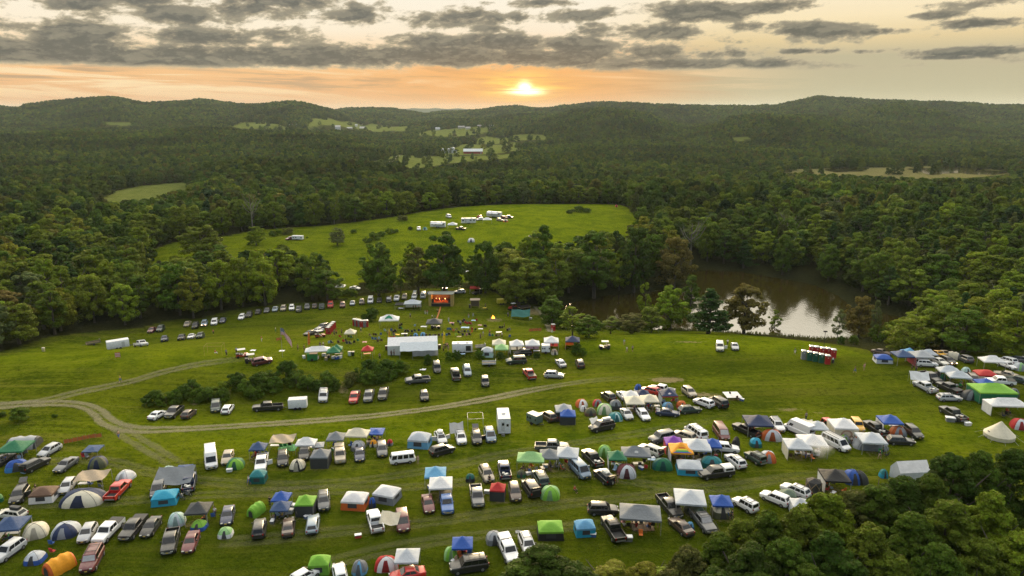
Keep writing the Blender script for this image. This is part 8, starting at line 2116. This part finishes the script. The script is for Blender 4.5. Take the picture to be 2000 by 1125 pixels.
    for k, (x, y, c) in enumerate([(430, 905, 'w'), (480, 925, 'k'), (540, 935, 'w'), (580, 940, 'b'), (620, 930, 'w'), (350, 940, 'w'), (455, 950, 't'), (200, 930, 'w')]):
        q = base('B2', x, y, .3); g = MB(); g.box((0, 0, .3), (.9, .6, .6)); h = MB(); h.box((0, 0, .63), (.94, .64, .06)); simple_thing('supply_crate', 'crate', f"{NMC.get(c, 'grey')} supply crate, {ordinal(k + 1)} placed before the green stall canopies", q, k * .3, [('body', g, 'solid', CC[c]), ('lid', h, 'solid', tuple(v * .8 + .05 for v in CC[c]))])
tractor()
# farm in the valley
def building(px, py, L_, W_, e, r, wall, roof, rz, label, name='farm_building', nwin=3):
    p = gp(px, py); P_ = []
    g = MB(); g.rings([[(x, y, z) for y, z in ((-W_ / 2, -2), (W_ / 2, -2), (W_ / 2, e), (0, r - .1), (-W_ / 2, e))] for x in (-L_ / 2, L_ / 2)]); P_.append(('wall', g, 'solid', wall))
    g = MB(); o = .5
    for s in (-1, 1): g.rings([[(x, s * (W_ / 2 + o), e - .35), (x, s * (W_ / 2 + o), e - .1), (x, 0, r + .25), (x, 0, r)] for x in (-L_ / 2 - o, L_ / 2 + o)])
    P_.append(('roof', g, 'roofm', roof))
    for k in range(nwin):
        for s in (-1, 1):
            g = MB(); g.box((-L_ / 2 + L_ * (k + .7) / (nwin + .4), s * (W_ / 2 + .03), e * .58), (1.2, .08, 1.3)); P_.append(('window', g, 'glass', None))
    g = MB(); g.box((L_ * .42, -W_ / 2 - .04, 1.3), (2.2 if L_ > 20 else 1.1, .08, 2.6)); P_.append(('door', g, 'solid', (.5, .5, .5)))
    simple_thing(name, 'building', label, p, rz, P_)
WW = (.72, .72, .70)
building(924,300,36,13,4.5,9,(.33,.035,.03),(.55,.58,.58),.03,'long red barn with a pale metal roof in the valley','barn')
building(964,249,26,10,4,7,(.5,.5,.5),(.78,.78,.78),.0,'white roofed shed on the hillside farm','shed')
building(901,251,20,9,5,8,(.45,.42,.38),(.30,.28,.26),.1,'farmhouse with a brown roof on the hillside farm','farmhouse')
building(914,252,14,8,4,6.5,(.55,.52,.48),(.42,.40,.38),-.1,'low outbuilding beside the hillside farmhouse','shed')
building(855,254,14,8,5,8,WW,(.6,.6,.6),.2,'small white house lower on the hillside farm','house')
building(937,248,14,8,4,6,(.4,.36,.33),(.3,.28,.27),0,'grey shed between farmhouse and white roofed shed','shed')
building(660,253,15,11,7,12,WW,(.45,.42,.40),.2,'tall white farmhouse across the valley','farmhouse')
building(570,253,28,12,5,8.5,WW,(.62,.62,.63),.05,'wide white barn on the far meadow','barn')
building(573,248,20,10,5,8,(.6,.6,.6),(.66,.66,.67),.05,'smaller pale barn behind the wide white one','barn')
building(683,252,16,9,3.5,6,(.45,.42,.40),(.5,.48,.46),0,'low grey shed beside the tall white farmhouse','shed')
building(708,251,18,9,3.5,6,(.6,.58,.55),(.6,.58,.56),.1,'pale low shed at the end of the valley road','shed')
building(696,247,8,6,5,8,WW,(.7,.7,.7),.1,'tiny white hut by the valley road','shed')
building(845,291,14,8,4,7,(.6,.58,.5),(.35,.33,.3),.2,'house half hidden behind the silos','house')
for i, (px, py, r, h) in enumerate([(865,299,3.2,7),(871,299,3.2,7),(877,299,3.2,7.5),(884,299,4.2,10),(890,299,2.4,6)]):
    p = gp(px, py); g = MB(); g.tube([(0, 0, -1), (0, 0, h)], r, 16); k = MB(); k.tube([(0, 0, h), (0, 0, h + r * .55)], [r * 1.03, .2], 16)
    simple_thing('grain_silo', 'silo', ['silvery grain silo at the outer end of the silo group','silvery grain silo, second of the silo group','silvery grain silo, third of the silo group','tallest silvery grain silo','short silo beside the tallest one'][i], p, 0, [('tank', g, 'solid', (.62, .64, .64)), ('roof', k, 'solid', (.70, .71, .71))], 'silos beside the red barn')
# smoke over the grill
def smoke():
    p = base('A5', 835, 640); m, t, out = newmat('smoke_air'); v = t.new('ShaderNodeVolumePrincipled'); v.inputs['Color'].default_value = (.9, .9, .9, 1)
    oc = t.objco(); n = t.noise(oc, 1.1, 4, .6, .8); sx = t.new('ShaderNodeSeparateXYZ'); t.put(sx.inputs[0], oc)
    rr = t.new('ShaderNodeVectorMath', operation='LENGTH'); t.put(rr.inputs[0], oc)
    t.put(v.inputs['Density'], t.m('MULTIPLY', t.m('MULTIPLY', t.sm(n, .45, .75), t.sm(rr.outputs['Value'], 1.0, .2)), 1.3)); t.l.new(v.outputs[0], out.inputs[1])
    mb = MB(); mb.rings([[(math.cos(a) * r, math.sin(a) * r, z) for a in np.linspace(0, 2 * math.pi, 12, endpoint=False)] for r, z in ((.3, -.95), (.8, -.5), (.95, 0), (.8, .5), (.3, .95))])
    o = mb.obj('smoke', m, None, (p[0] - .5, p[1] + 3, p[2] + 4.6)); o.scale = (2.6, 2.2, 3.0); tag(o, 'thin grill smoke rising by the black canopy', 'smoke', kind='stuff')
smoke()
# emblem and printed marks on two canopies
def emblem(owner_label, shapes, mat='cloth'):
    for o in bpy.data.objects:
        if o.get('label') == owner_label:
            for nm, V, col in shapes:
                g = MB(); g.add(V, [tuple(range(len(V)))]); q = link(nm, g.mesh(nm, M[mat], 0), o); q.color = (*col, 1)
def slope(u, z): return z
_r = lambda x, y: 2.15 + 1.05 * min(1, 1 - abs(y)) - .10 * math.sin(math.pi * min(1, 1 - abs(y))) + .05
def on_front(pts, sx=1.5): return [(x * sx, y * 1.5, _r(x, y)) for x, y in pts]
emblem('navy canopy with a red border and team emblem', [('red_border', [(-1.53, -1.53, 1.93), (1.53, -1.53, 1.93), (1.53, -1.53, 2.10), (-1.53, -1.53, 2.10)], (.5, .02, .03)), ('emblem', on_front([(-.22, -.70), (.02, -.74), (.22, -.66), (.20, -.56), (.0, -.52), (-.12, -.60)]), (.7, .7, .72)), ('emblem_accent', [(p[0], p[1] , p[2] + .02) for p in on_front([(.02, -.66), (.20, -.62), (.18, -.58), (.02, -.60)])], (.5, .03, .04))])
emblem('grey canopy printed with a pale logo', [('emblem', on_front([(-.12, -.66), (.12, -.66), (.14, -.54), (.06, -.44), (-.06, -.44), (-.14, -.54)], 2.1), (.42, .44, .44))])
emblem('white canopy with a green star and raised peak', [('star_panel', [(x * 2.1, y * 1.5, _r(0, y) + .06) for x, y in ((0, -.15), (-.30, -.45), (-.42, -.85), (0, -.60), (.42, -.85), (.30, -.45))], (.012, .20, .10))])
emblem('rainbow tie-dyed canopy with a white side wall', [('colour_ring', on_front([(-.62, -.88), (.62, -.88), (.50, -.74), (-.50, -.74)]), (.05, .30, .10)), ('colour_ring', on_front([(-.48, -.72), (.48, -.72), (.36, -.58), (-.36, -.58)]), (.70, .60, .03)), ('colour_ring', on_front([(-.34, -.56), (.34, -.56), (.22, -.42), (-.22, -.42)]), (.55, .12, .02)), ('colour_ring', on_front([(-.85, -.99), (.85, -.99), (.66, -.90), (-.66, -.90)]), (.05, .08, .40))])
emblem('white walled canopy with a round patterned hanging', [('hanging', [(math.cos(a) * .75, -1.56, 1.15 + math.sin(a) * .75) for a in np.linspace(0, 2 * math.pi, 20, endpoint=False)], (.40, .26, .18)), ('hanging', [(math.cos(a) * .5, -1.57, 1.15 + math.sin(a) * .5) for a in np.linspace(0, 2 * math.pi, 20, endpoint=False)], (.58, .48, .38))])
# worn, flattened grass round every pitch and parked car
def worn_ground():
    me = bpy.data.objects['ground'].data; n = len(me.vertices)
    co = np.empty(n * 3, np.float32); me.vertices.foreach_get('co', co); co = co.reshape(-1, 3)
    b = np.empty(n, np.float32); at = me.attributes['bare'].data; at.foreach_get('value', b)
    sel = np.nonzero((co[:, 1] > 60) & (co[:, 1] < 300) & (np.abs(co[:, 0]) < 260))[0]; x, y = co[sel, 0], co[sel, 1]; add = np.zeros(len(sel))
    for px, py, r, w in [(v[0], v[1], 2.6, .46) for v in VFOOT] + [(r_.location.x, r_.location.y - .6, 2.9, .62) for r_, l_ in CANOPIES]:
        add = np.maximum(add, w * np.exp(-((x - px) ** 2 + (y - py) ** 2) / r ** 2))
    b[sel] = np.maximum(b[sel], add); at.foreach_set('value', b)
worn_ground()
SC.render.engine = 'CYCLES'
cy = SC.cycles
cy.max_bounces = 6; cy.diffuse_bounces = 1; cy.glossy_bounces = 3; cy.transmission_bounces = 3; cy.transparent_max_bounces = 12; cy.volume_bounces = 1
cy.sample_clamp_indirect = 6.0
cy.use_adaptive_sampling = True; cy.adaptive_threshold = .008
SC.view_settings.view_transform = 'Standard'; SC.view_settings.look = 'None'; SC.view_settings.exposure = 0.0; SC.view_settings.gamma = 1.0
cy.use_denoising = True; cy.denoiser = 'OPENIMAGEDENOISE'; cy.denoising_input_passes = 'RGB_ALBEDO_NORMAL'; cy.denoising_prefilter = 'NONE'
